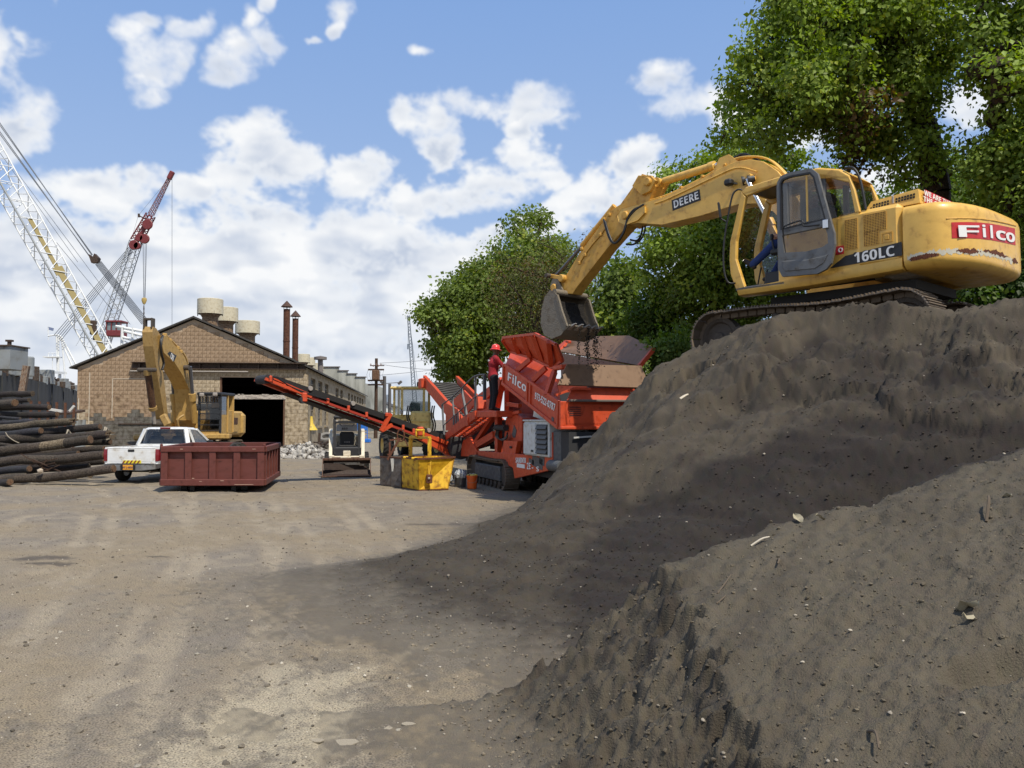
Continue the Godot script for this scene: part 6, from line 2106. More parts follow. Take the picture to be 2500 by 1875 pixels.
	for p in [[525,560],[565,525],[500,672],[388,820],[345,880],[362,775]]: bx(o,"pipe_clamp",z5.call(p[0],p[1],-0.165),Vector3(0.07,0.07,0.05),yel_w,0.012)
	# work lamps on the boom side
	var lamp := z5.call(1447,288,-0.32) as Vector3
	bx(o,"work_lamp",lamp,Vector3(0.16,0.12,0.14),black,0.03)
	bar(o,"lamp_bracket",lamp,lamp + Vector3(-0.1,-0.02,0.14),0.03,black)
	for q in [[1568,272],[1610,265]]:
		var c := z5.call(q[0],q[1],-0.30) as Vector3
		mb = MB.new()
		mb.lathe([Vector2(0,-0.07),Vector2(0.05,-0.07),Vector2(0.085,0.03),Vector2(0.085,0.06),Vector2(0,0.055)],16,c,Basis(Vector3(0,0,1),-PI/2 - 0.2)*Basis(Vector3(1,0,0),-0.5))
		part(o,"horn",mb.mesh(35),black)
	# bucket
	var bm := surf("bucket_steel",lin(0.17,0.145,0.11),0.6,tx_grime(),0.9,tx_bump(),0.4)
	var prof := [Vector2(6.30,1.86),Vector2(6.46,1.93),Vector2(6.60,1.80),Vector2(6.70,1.55),Vector2(6.73,1.25),Vector2(6.62,1.0),Vector2(6.40,0.90),Vector2(6.14,0.955),Vector2(5.93,1.10)]
	mb = MB.new()
	for k in prof.size() - 1:
		var a: Vector2 = prof[k]
		var b: Vector2 = prof[k + 1]
		var m := (a + b)*0.5
		mb.box(Vector3(m.x,m.y,0),Vector3(a.distance_to(b) + 0.012,0.025,1.0),0.0,Basis(Vector3(0,0,1),(b - a).angle()))
	part(o,"bucket",mb.mesh(50),bm)
	for s in [-0.5,0.5]:
		mb = MB.new()
		mb.prism([Vector2(6.26,1.84),Vector2(6.33,1.92),Vector2(6.46,1.95),Vector2(6.62,1.82),Vector2(6.72,1.55),Vector2(6.75,1.24),Vector2(6.64,0.98),Vector2(6.40,0.88),Vector2(6.12,0.94),Vector2(5.95,1.10),Vector2(6.03,1.26),Vector2(6.12,1.44)],s - 0.014,s + 0.014)
		mb.prism([Vector2(6.27,1.82),Vector2(6.14,1.43),Vector2(5.97,1.10),Vector2(5.93,1.12),Vector2(6.08,1.45),Vector2(6.22,1.83)],s - 0.026,s + 0.026)
		part(o,"bucket_side",mb.mesh(),bm)
	mb = MB.new()
	mb.lathe([Vector2(0,-0.5),Vector2(0.07,-0.5),Vector2(0.07,0.5),Vector2(0,0.5)],16,Vector3(6.33,1.90,0),Basis(Vector3(1,0,0),PI/2))
	part(o,"bucket_tube",mb.mesh(35),bm)
	for s in [-0.2,0.2]:
		mb = MB.new()
		mb.prism([Vector2(6.30,1.88),Vector2(6.50,2.24),Vector2(6.66,2.26),Vector2(6.74,2.12),Vector2(6.62,1.86)],s - 0.02,s + 0.02)
		part(o,"bucket_ear",mb.mesh(),bm)
	mb = MB.new()
	mb.box(Vector3(5.95,1.085,0),Vector3(0.18,0.035,1.02),0.006,Basis(Vector3(0,0,1),-0.6))
	part(o,"cutting_edge",mb.mesh(),bm)
	for k in 5:
		mb = MB.new()
		mb.hexa([Vector3(5.98,1.04,-0.055),Vector3(5.98,1.12,-0.055),Vector3(5.98,1.12,0.055),Vector3(5.98,1.04,0.055),Vector3(5.76,1.155,-0.03),Vector3(5.77,1.17,-0.03),Vector3(5.77,1.17,0.03),Vector3(5.76,1.155,0.03)])
		part(o,"tooth",mb.mesh(),surf("tooth_steel",lin(0.34,0.32,0.29),0.4,null,1.0,null,1.0,0.5),Transform3D(Basis.IDENTITY,Vector3(0,0,-0.42 + k*0.21)))
	# soil left in the bucket and the soil that falls
	mb = MB.new()
	var gr := []
	for a in 10:
		var row := []
		for b in 12:
			var t := a/9.0
			var q := Vector2(6.36,1.72).lerp(Vector2(6.02,1.04),t)
			row.append(Vector3(q.x + 0.10*sin(t*PI) + noise.get_noise_2d(a*0.7,b*0.9)*0.07,q.y,lerpf(-0.48,0.48,b/11.0)))
		gr.append(row)
	for a in 9:
		for b in 11: mb.quad(gr[a][b],gr[a + 1][b],gr[a + 1][b + 1],gr[a][b + 1])
	var dark_earth := surf("wet_soil",lin(0.024,0.020,0.017),0.95,tx_speck(),2.0,tx_bump(),3.0)
	tag(part(self,"bucket_soil",mb.mesh(60),dark_earth,T),"dark soil clinging inside the raised excavator bucket","soil")
	var ts := []
	var clod := lump(88)
	for st in [[-0.28,90,0.012],[0.0,260,0.018],[0.25,280,0.026],[0.47,30,0.016],[0.1,40,0.16]]:
		for k in st[1]:
			var t := pow(rng.randf(),0.8)
			var p := Vector3(5.80 + rng.randfn()*st[2] + t*0.03,1.12 - t*rng.randf_range(0.5,0.98),st[0] + rng.randfn()*st[2]*(1.0 + t) + 0.03*sin(t*9.0))
			ts.append(Transform3D(Basis.from_euler(Vector3(rng.randf()*6,rng.randf()*6,0)).scaled(Vector3.ONE*rng.randf_range(0.01,0.038)),p))
	var fs := copies(self,"falling_soil",clod,dark_earth,ts)
	fs.transform = T
	tag(stuff(fs),"streams of dark soil crumbs falling from the bucket teeth into the hopper","falling soil")

# ---------------------------------------------------------------- the orange screening plant
func plate(o: Node3D,called: String,pts: Array,thick: float,m: Material) -> MeshInstance3D:     # a flat plate through corner points,thick behind
	var c := Vector3.ZERO
	for p in pts: c += p
	c /= pts.size()
	var n: Vector3 = (pts[1] - pts[0]).cross(pts[pts.size() - 1] - pts[0]).normalized()*thick*0.5
	var mb := MB.new()
	var k := pts.size()
	for i in k:
		var j := (i + 1) % k
		mb.face([c + n,pts[i] + n,pts[j] + n],c)
		mb.face([c - n,pts[i] - n,pts[j] - n],c)
		mb.face([pts[i] + n,pts[j] + n,pts[j] - n,pts[i] - n],c)
	return part(o,called,mb.mesh(),m)

func fit_words(o: Node3D,called: String,text: String,a: Vector3,b: Vector3,height: float,normal: Vector3,m: Material,lean := 0.0) -> MeshInstance3D:   # lettering whose middle line runs from a to b
	var x := (b - a).normalized()
	var y := (Vector3.UP - x*x.y).normalized()
	y = (y + x*lean).normalized()
	var w := words(o,called,text,height,m,Transform3D.IDENTITY,1.0,"Droid Sans",800,0.006)
	var ab := w.mesh.get_aabb()
	w.transform = Transform3D(Basis(x*(a.distance_to(b)/ab.size.x),y,normal),(a + b)*0.5)*Transform3D(Basis.IDENTITY,Vector3(-ab.get_center().x,-ab.get_center().y,0))
	return w

func build_screener() -> void:
	var a18 := deg_to_rad(18)
	var B := Basis(Vector3(-sin(a18),0,-cos(a18)),Vector3.UP,Vector3(cos(a18),0,-sin(a18)))
	var T := Transform3D(B,Vector3(-0.174,0,-22.81))
	var o := thing("screening_plant","orange tracked screening plant with raised rust brown hopper wings and a long side conveyor","screening plant","",T.origin,B)
	var q4 := func(x: float,y: float,ax: int,val: float) -> Vector3: return onto(T,900 + x/2.9493,780 + y/2.95,ax,val)
	var q6 := func(x: float,y: float,ax: int,val: float) -> Vector3: return onto(T,1080 + x/4.482,830 + y/4.483,ax,val)
	var org := painted("plant_orange",lin(0.56,0.068,0.018),0.42,0.7)
	var brown := surf("worn_hopper",lin(0.19,0.108,0.055),0.6,tx_grime(),0.7)
	var steel: Material = mats["track_steel"]
	var shoe_m: Material = mats["shoe_steel"]
	var dark := surf("plant_dark",lin(0.022,0.022,0.024),0.75)
	var grey_m := painted("plant_grey",lin(0.085,0.09,0.095),0.5,0.9)
	var white := painted("cabinet_white",lin(0.56,0.58,0.57),0.5,0.8)
	var belt := surf("belt_rubber",lin(0.016,0.015,0.015),0.85,tx_speck(),1.5)
	var letter: Material = mats["sign_white"]
	var rubber: Material = mats["hose_rubber"]
	var mb := MB.new()
	for z in [0.21,1.95]:
		crawler(o,Vector3(3.55,0.40,0),Vector3(0.42,0.40,0),0.40,z,0.42,0.15,0.02,steel,shoe_m,1)
		bx(o,"track_guard",Vector3(1.95,0.42,z + (-0.08 if z < 1 else 0.08)),Vector3(2.5,0.40,0.16),grey_m,0.02)
		bx(o,"track_cover",Vector3(2.2,0.79,z + 0.02),Vector3(2.4,0.04,0.3),grey_m,0.01,Basis(Vector3(0,0,1),0.03))
	# chassis side with its swept rear end
	var hp := []
	for p in [[380,1212],[600,1230],[860,1252],[1085,1278],[1118,1255],[1140,1180],[1165,1020],[1200,1010],[1207,1300],[1192,1400],[1150,1432],[790,1515],[770,1400],[600,1310],[390,1290]]:
		var h: Vector3 = q6.call(p[0],p[1],2,0.12)
		hp.append(Vector2(h.x,h.y))
	mb = MB.new()
	mb.prism(hp,0.12,0.2,0.008)
	part(o,"chassis_side",mb.mesh(),org)
	mb = MB.new()
	mb.prism(hp,1.95,2.03,0.008)
	part(o,"chassis_side",mb.mesh(),org)
	bx(o,"chassis",Vector3(0.6,0.72,1.07),Vector3(7.4,0.42,1.5),dark)
	bx(o,"engine_bay",Vector3(-0.9,1.55,1.5),Vector3(4.4,1.5,1.0),dark)
	# feeder sides
	for z in [[0.0,0.06],[2.26,2.32]]:
		mb = MB.new()
		mb.prism([Vector2(0.0,3.39),Vector2(-4.06,2.29),Vector2(-4.06,1.69),Vector2(-3.9,1.69),Vector2(0.27,2.86)],z[0],z[1])
		part(o,"feeder_side",mb.mesh(),org)
	mb = MB.new()
	mb.beam(Vector3(0.0,3.37,-0.02),Vector3(-4.0,2.29,-0.02),0.06,0.075,0.008)
	mb.beam(Vector3(0.24,2.89,-0.02),Vector3(-3.9,1.74,-0.02),0.06,0.085,0.008)
	for x in [0.10,-1.86,-2.08,-3.95]: mb.beam(Vector3(x,3.36 + (x - 0.0)*0.27,-0.02),Vector3(x + 0.06,2.85 + (x - 0.2)*0.277,-0.02),0.05,0.09,0.006,Vector3(1,0,0))
	part(o,"feeder_rib",mb.mesh(),org)
	var f0: Vector3 = q4.call(1003,405,2,-0.012)
	var f1: Vector3 = q4.call(1136,492,2,-0.012)
	fit_words(o,"owner_name","Filco",f0,f1,0.215,Vector3(0,0,-1),letter)
	f0 = q4.call(1198,546,2,-0.012)
	f1 = q4.call(1342,636,2,-0.012)
	fit_words(o,"phone_number","973-522-0787",f0,f1,0.165,Vector3(0,0,-1),letter)
	for p in [[1125,428,0.3,0.09],[1325,720,0.14,0.1],[1245,395,0.4,0.06]]:
		var c: Vector3 = q4.call(p[0],p[1],2,-0.008)
		if p[0] == 1245: continue
		bx(o,"primer_patch",c,Vector3(p[2],p[3],0.008),grey_m,0.0,Basis(Vector3(0,0,1),0.27))
	# rear end of the feeder
	var re := -4.1
	bx(o,"rear_panel",Vector3(re + 0.05,2.03,1.0),Vector3(0.1,0.56,2.06),org,0.012)
	bx(o,"rear_lip",Vector3(re + 0.03,1.72,1.0),Vector3(0.16,0.07,2.08),org,0.015)
	mb = MB.new()
	band(mb,[Vector2(0.1,1.79),Vector2(1.9,1.79),Vector2(1.9,2.27),Vector2(0.06,2.27)],[Vector2(0.14,1.82),Vector2(1.87,1.82),Vector2(1.87,2.245),Vector2(0.1,2.245)],-0.012,0.0)
	part(o,"panel_frame",mb.mesh(),org,Transform3D(Basis(Vector3(0,0,1),Vector3.UP,Vector3(-1,0,0)),Vector3(re,0,0)))
	for g in [0.18,1.50]:
		for k in 5: bx(o,"louvre",Vector3(re - 0.004,2.0 + k*0.045,g + 0.14),Vector3(0.014,0.016,0.27),dark)
	plate(o,"rear_skirt",[Vector3(-4.0,2.62,0.3),Vector3(-4.0,2.62,1.72),Vector3(re,2.33,1.95),Vector3(re,2.33,0.12)],0.03,org)
	bx(o,"rear_ledge",Vector3(re - 0.02,2.325,1.05),Vector3(0.22,0.05,1.75),surf("dusty_ledge",lin(0.14,0.12,0.10),0.9),0.01)
	for p in [[1480,495,1350,545],[1480,497,1600,500],[1905,500,1930,570]]:
		bar(o,"flap_stay",q4.call(p[0],p[1],0,-4.15),q4.call(p[2],p[3],0,-4.15),0.045,org)
	# hopper wings
	plate(o,"rear_wing",[q4.call(1425,325,0,-4.0),q4.call(1960,335,0,-4.0),q4.call(2025,495,0,-4.17),q4.call(1360,472,0,-4.17)],0.05,brown)
	plate(o,"right_wing",[q4.call(1378,195,2,2.75),q4.call(1450,128,2,2.95),q4.call(1880,120,2,2.95),q4.call(2053,205,2,2.75),q4.call(1945,333,2,2.45),q4.call(1385,233,2,2.45)],0.05,brown)
	plate(o,"right_wing_foot",[q4.call(1385,240,2,2.44),q4.call(1945,340,2,2.44),q4.call(1940,420,2,2.35),q4.call(1390,420,2,2.35)],0.04,brown)
	plate(o,"wing_edge",[q4.call(2056,203,2,2.78),q4.call(2050,222,2,2.70),q4.call(1958,336,2,2.44),q4.call(1944,334,2,2.47)],0.09,org)
	plate(o,"wing_corner",[q4.call(1376,190,2,2.72),q4.call(1455,125,2,2.92),q4.call(1440,160,2,2.84),q4.call(1382,225,2,2.5)],0.07,org)
	bx(o,"wing_latch",q4.call(1438,160,2,2.7),Vector3(0.25,0.08,0.1),org,0.01,Basis(Vector3(0,0,1),0.2))
	var wing := [[975,152,-0.02],[985,130,-0.05],[1215,104,-0.05],[1362,180,0.05],[1408,300,0.3],[1335,348,0.36],[1180,275,0.36],[1032,232,0.34]]
	var wp := []
	for w in wing: wp.append(q4.call(w[0],w[1],2,w[2]))
	plate(o,"left_wing",wp,0.05,org)
	for k in wp.size():                                             # folded rim
		var a: Vector3 = wp[k] - Vector3(0,0,0.05)
		var b: Vector3 = wp[(k + 1) % wp.size()] - Vector3(0,0,0.05)
		bar(o,"wing_rim",a,b,0.06,org)
	for r in [[1055,132,1095,240],[1125,122,1175,265],[1205,118,1262,292],[1312,160,1330,330]]:
		var a: Vector3 = q4.call(r[0],r[1],2,-0.02)
		var b: Vector3 = q4.call(r[2],r[3],2,0.28)
		bar(o,"wing_rib",a - Vector3(0,0,0.05),b - Vector3(0,0,0.05),0.11,org,0.1)
	plate(o,"grid_side",[q4.call(1028,236,2,0.5),q4.call(1335,350,2,0.5),q4.call(1385,598,2,0.1),q4.call(985,330,2,0.1)],0.03,org)
	for r in [[1068,372,1168,285],[1184,440,1276,350]]:
		bar(o,"wing_prop",q4.call(r[0],r[1],2,0.05),q4.call(r[2],r[3],2,0.25),0.085,org,0.12)
	bar(o,"bent_post",q4.call(1282,545,2,-0.03),q4.call(1338,378,2,0.2),0.11,org)
	bar(o,"bent_post",q4.call(1338,378,2,0.2),q4.call(1345,335,2,0.22),0.09,org)
	bx(o,"post_bracket",q4.call(1378,345,2,0.2),Vector3(0.55,0.11,0.16),org,0.02)
	plate(o,"inner_wall",[Vector3(-0.2,3.3,2.2),Vector3(-4.0,2.4,2.2),Vector3(-4.0,1.8,2.2),Vector3(-0.2,2.7,2.2)],0.05,dark)
	plate(o,"feeder_floor",[Vector3(0.1,2.95,0.1),Vector3(0.1,2.95,2.2),Vector3(-4.0,1.85,2.2),Vector3(-4.0,1.85,0.1)],0.05,belt)
	bx(o,"screen_box",Vector3(0.6,2.25,1.35),Vector3(3.8,1.4,0.9),surf("plant_orange_shade",lin(0.22,0.028,0.014),0.6,tx_grime(),0.7))  # darker copy of the plant orange: interior shade put into the colour
	bx(o,"screen_box",Vector3(2.2,2.5,1.3),Vector3(1.6,0.9,0.8),org,0.03)
	bx(o,"drive_box",Vector3(2.6,1.45,1.2),Vector3(2.4,0.9,1.0),dark)
	# white cabinet with louvres,bag on top
	bx(o,"cabinet",Vector3(-2.28,1.45,0.55),Vector3(1.78,0.84,1.0),white,0.02)
	bx(o,"cabinet_door",Vector3(-1.86,1.44,0.035),Vector3(0.88,0.76,0.03),white,0.01)
	bx(o,"door_lock",Vector3(-2.1,1.15,0.012),Vector3(0.14,0.045,0.02),dark)
	bx(o,"louvre_recess",Vector3(-2.72,1.44,0.045),Vector3(0.72,0.7,0.02),dark)
	for k in 6: bx(o,"louvre",Vector3(-2.72,1.15 + k*0.115,0.02),Vector3(0.70,0.095,0.02),grey_m,0.0,Basis(Vector3(1,0,0),0.5))
	bx(o,"cabinet_cap",Vector3(-2.28,1.885,0.55),Vector3(1.84,0.04,1.06),white,0.01)
	# rear grey block under the feeder
	bx(o,"radiator_box",Vector3(-3.75,1.30,1.1),Vector3(0.8,0.66,1.9),dark)
	bx(o,"radiator_frame",Vector3(-3.45,1.25,0.20),Vector3(0.5,0.78,0.12),grey_m,0.02)
	bx(o,"rear_beam",Vector3(-3.7,0.90,1.1),Vector3(0.7,0.12,2.0),org,0.02)
	rod(o,"rear_pipe",Vector3(-3.3,0.86,0.05),Vector3(-4.0,0.86,0.05),0.13,grey_m)
	bx(o,"pale_strip",q4.call(1590,843,0,-4.2),Vector3(0.03,0.035,0.75),mats["pale_plank"],0.0,Basis(Vector3(1,0,0),-0.06))
	# tank,access box,hoses
	var tk := []
	for p in [[1000,705],[1075,678],[1112,712],[1112,985],[975,985],[985,870]]:
		var h: Vector3 = q4.call(p[0],p[1],2,0.35)
		tk.append(Vector2(h.x,h.y))
	mb = MB.new()
	mb.prism(tk,0.3,1.1,0.03)
	part(o,"tank",mb.mesh(),org)
	var ab_ := []
	for p in [[988,872],[1088,876],[1070,968],[975,958]]: ab_.append(q4.call(p[0],p[1],2,0.2))
	plate(o,"access_box",ab_,0.12,org)
	bx(o,"box_latch",q4.call(1022,920,2,0.12),Vector3(0.16,0.06,0.02),dark)
	for p in [[1050,808,0.26,0.26],[1040,830,0.16,0.1]]:
		bx(o,"primer_patch",q4.call(p[0],p[1],2,0.292),Vector3(p[2],p[3],0.01),grey_m,0.0,Basis(Vector3(0,0,1),0.6))
	rod(o,"filter",q4.call(918,778,2,0.22),q4.call(990,780,2,0.22),0.085,dark)
	for k in 5:
		var hs := []
		for p in [[920 + k*4,800],[915 + k*5,840 + k*3],[945 + k*6,862 + k*2],[985 + k*3,850],[1000,815 + k*4]]: hs.append(q4.call(p[0],p[1],2,0.2 - k*0.01))
		hose(o,"hose",hs,0.02,rubber)
	# mast and braces of the screen box
	var post := [[962,425,920,665,0.16],[935,660,935,960,0.16],[1000,610,1090,620,0.1],[985,690,1090,665,0.08],[920,665,760,905,0.13],[915,830,790,905,0.2],[860,560,960,440,0.1]]
	for p in post: bar(o,"frame_beam",q4.call(p[0],p[1],2,0.3),q4.call(p[2],p[3],2,0.3),p[4],org)
	plate(o,"dark_chute",[q4.call(740,810,2,0.5),q4.call(900,720,2,0.5),q4.call(910,900,2,0.5),q4.call(770,940,2,0.5)],0.05,dark)
	plate(o,"gusset",[q4.call(690,870,2,0.22),q4.call(735,850,2,0.22),q4.call(790,945,2,0.22),q4.call(780,985,2,0.22),q4.call(660,985,2,0.22)],0.08,org)
	plate(o,"screen_side",[q4.call(770,560,2,0.6),q4.call(985,400,2,0.6),q4.call(985,470,2,0.6),q4.call(900,700,2,0.6),q4.call(760,740,2,0.6)],0.06,org)
	plate(o,"screen_cover",[q4.call(780,555,2,0.15),q4.call(815,560,2,0.15),q4.call(820,640,2,0.15),q4.call(785,655,2,0.15)],0.25,org)
	# walkway with steps,platform and railing
	var rail := surf("rail_grey",lin(0.07,0.075,0.08),0.5)
	bx(o,"platform",Vector3(1.25,2.06,0.18),Vector3(2.0,0.17,0.72),org,0.012)
	plate(o,"stringer",[q4.call(700,690,2,-0.2),q4.call(770,655,2,-0.2),q4.call(770,715,2,-0.2),q4.call(560,868,2,-0.2),q4.call(556,822,2,-0.2)],0.05,org)
	plate(o,"stringer",[Vector3(2.2,2.12,0.5),Vector3(2.2,1.95,0.5),Vector3(5.8,1.24,0.5),Vector3(5.85,1.42,0.5)],0.05,org)
	for k in 13: bx(o,"grating_bar",Vector3(2.3 + k*0.29,2.0 - k*0.056,0.15),Vector3(0.07,0.04,0.7),org)
	for k in 3: bar(o,"grating_bar",Vector3(2.2,2.02,-0.05 + k*0.2),Vector3(5.8,1.3,-0.05 + k*0.2),0.05,org)
	bx(o,"toe_piece",q4.call(712,735,2,-0.24),Vector3(0.2,0.26,0.05),org)
	var pr := [[[835,393],[835,580],0.075],[[770,408],[768,662],0.05],[[668,498],[715,730],0.06],[[603,556],[614,690],0.045],[[530,612],[545,850],0.06],[[690,640],[700,700],0.04]]
	for p in pr: bar(o,"railing_post",q4.call(p[0][0],p[0][1],2,-0.2),q4.call(p[1][0],p[1][1],2,-0.2),p[2],rail)
	hose(o,"handrail",[q4.call(838,395,2,-0.2),q4.call(775,404,2,-0.2),q4.call(735,430,2,-0.2),q4.call(668,497,2,-0.2),q4.call(600,560,2,-0.2),q4.call(528,614,2,-0.2)],0.022,rail)
	hose(o,"handrail",[q4.call(838,550,2,-0.2),q4.call(770,556,2,-0.2),q4.call(690,628,2,-0.2),q4.call(610,700,2,-0.2),q4.call(540,762,2,-0.2)],0.018,rail)
	# coarse conveyor reaching away on the far end
	var c0 := Vector3(5.0,1.15,0)
	var c1 := Vector3(12.6,3.42,0)
	plate(o,"coarse_belt",[c0 + Vector3(0,0,0.62),c1 + Vector3(0,0,0.62),c1 + Vector3(0,0,1.85),c0 + Vector3(0,0,1.85)],0.04,surf("dusty_belt",lin(0.075,0.068,0.06),0.9,tx_speck(),1.2))
	for k in 26:
		var c := c0.lerp(c1,(k + 0.5)/26.0) + Vector3(0,0.035,0)
		bar(o,"chevron",c + Vector3(0.0,0,1.235),c + Vector3(-0.3,-0.09,0.68),0.03,belt,0.03)
		bar(o,"chevron",c + Vector3(0.0,0,1.235),c + Vector3(-0.3,-0.09,1.79),0.03,belt,0.03)
	for z in [0.55,1.92]:
		plate(o,"belt_cheek",[c0 + Vector3(0,-0.25,z),c1 + Vector3(0,-0.2,z),c1 + Vector3(0,0.22,z),c0 + Vector3(0,0.3,z)],0.07,org)
		bar(o,"cheek_rim",c0 + Vector3(0,0.3,z),c1 + Vector3(0.1,0.24,z),0.12,org)
	bx(o,"head_guard",c1 + Vector3(0.1,-0.03,0.45),Vector3(0.6,0.4,0.22),org,0.03)
	plate(o,"side_cover",[q4.call(560,600,2,0.3),q4.call(650,650,2,0.3),q4.call(665,745,2,0.3),q4.call(600,800,2,0.3),q4.call(560,800,2,0.3)],0.06,org)
	plate(o,"side_cover",[q4.call(600,590,2,0.45),q4.call(690,510,2,0.45),q4.call(775,600,2,0.45),q4.call(700,690,2,0.45)],0.06,org)
	for p in [[612,725],[628,715],[644,705]]: bx(o,"cover_vent",q4.call(p[0],p[1],2,0.26),Vector3(0.16,0.32,0.02),grey_m)
	for p in [[880,600,0.1],[905,560,0.06]]: pass
	# drive drum by the side conveyor
	mb = MB.new()
	mb.lathe([Vector2(0,-0.5),Vector2(0.34,-0.5),Vector2(0.36,-0.4),Vector2(0.36,0.4),Vector2(0,0.5)],20,q4.call(645,925,2,0.2),Basis(Vector3(0,0,1),PI/2))
	part(o,"drive_drum",mb.mesh(40),dark)
	bx(o,"motor",q4.call(615,900,2,0.0),Vector3(0.35,0.5,0.3),mats["machine_black"],0.05)
	# badge and scraped number
	fit_words(o,"maker_badge","SANDVIK",q6.call(802,1315,2,0.112),q6.call(916,1318,2,0.112),0.135,Vector3(0,0,-1),letter)
	bx(o,"badge_block",q6.call(858,1378,2,0.114),Vector3(0.62,0.10,0.008),letter)
	for p in [[1040,1340,0.75,0.26],[975,1330,0.4,0.12],[1090,1310,0.35,0.25]]:
		bx(o,"primer_patch",q6.call(p[0],p[1],2,0.116),Vector3(p[2],p[3],0.008),grey_m,0.0,Basis(Vector3(0,0,1),0.12))
	fit_words(o,"worn_number","2E",q6.call(925,1378,2,0.108),q6.call(965,1380,2,0.108),0.16,Vector3(0,0,-1),letter)
	fit_words(o,"worn_number","S",q6.call(1028,1412,2,0.108),q6.call(1056,1412,2,0.108),0.12,Vector3(0,0,-1),letter)
	fit_words(o,"worn_number","-",q6.call(980,1400,2,0.108),q6.call(996,1402,2,0.108),0.14,Vector3(0,0,-1),letter)
	side_conveyor(o,T,org,belt,dark,rubber)
	# the bag on the cabinet
	mb = MB.new()
	var bag := lump(31,0.9)
	var bagm := surf("white_bag",lin(0.68,0.68,0.66),0.55,null,1.0,tx_bump(),3.0)
	tag(part(self,"plastic_bag",bag,bagm,T*Transform3D(Basis.from_euler(Vector3(0.2,0.5,-0.2)).scaled(Vector3(1.3,0.5,0.5)),Vector3(-2.0,2.08,0.35))),"crumpled white plastic bag lying on the plant's white cabinet","bag")
	# worker on the platform
	var p := T*Vector3(0.98,2.145,-0.05)
	var fx := Vector3(0.93,0,-0.36).normalized()
	var j := {"pelvis": Vector3(0,0.96,0),"chest": Vector3(0.02,1.30,0),"neck": Vector3(0.05,1.51,0),"head": Vector3(0.08,1.66,0.0),"face": Vector3(0.96,-0.22,0.1).normalized(),
		"sh_l": Vector3(0.03,1.43,-0.19),"el_l": Vector3(0.22,1.20,-0.25),"wr_l": Vector3(0.44,1.31,-0.16),"hd_l": Vector3(1,0.1,0.1),"pn_l": Vector3(0,-1,0.2),
		"sh_r": Vector3(0.03,1.43,0.19),"el_r": Vector3(0.24,1.20,0.25),"wr_r": Vector3(0.46,1.28,0.16),"hd_r": Vector3(1,0.1,-0.1),"pn_r": Vector3(0,-1,-0.2),
		"hip_l": Vector3(0,0.92,-0.10),"kn_l": Vector3(0.04,0.50,-0.12),"an_l": Vector3(-0.02,0.09,-0.12),"to_l": Vector3(0.15,0.04,-0.13),
		"hip_r": Vector3(0,0.92,0.10),"kn_r": Vector3(0.03,0.50,0.11),"an_r": Vector3(-0.04,0.09,0.11),"to_r": Vector3(0.13,0.04,0.13),"curl": 0.6}
	var wk := person("worker in a red shirt standing at the screening plant, both gloved hands on its side",p,Basis(fx,Vector3.UP,fx.cross(Vector3.UP)),j,Color(0.10,0.055,0.035),Color(0.40,0.018,0.028),Color(0.012,0.013,0.019),Color(0.014,0.014,0.015),1.0)
	fit_words(wk,"shirt_lettering","Filco",Vector3(-0.115,1.40,-0.105),Vector3(-0.128,1.40,0.09),0.045,Vector3(-1,0,0),letter)
	var hat := MB.new()
	hat.lathe([Vector2(0.165,-0.012),Vector2(0.17,-0.004),Vector2(0.16,0.004),Vector2(0.118,0.022),Vector2(0.116,0.06),Vector2(0.10,0.105),Vector2(0.07,0.135),Vector2(0.03,0.15),Vector2(0.0,0.153)],26)
	hat.lathe([Vector2(0.0,0.10),Vector2(0.112,0.012),Vector2(0.165,-0.012)],26)
	for s in [-1,0,1]: hat.tube([Vector3(0.11,0.06,s*0.03),Vector3(0.08,0.128,s*0.03),Vector3(0,0.155,s*0.03),Vector3(-0.08,0.128,s*0.03),Vector3(-0.11,0.06,s*0.03)],0.009,6)
	tag(part(self,"hard_hat",hat.mesh(50),surf("hat_red",lin(0.62,0.045,0.04),0.3),wk.transform*Transform3D(Basis(Vector3(0,0,1),-0.1),Vector3(0.075,1.70,0))),"full brim red hard hat on the worker's head","hard hat")

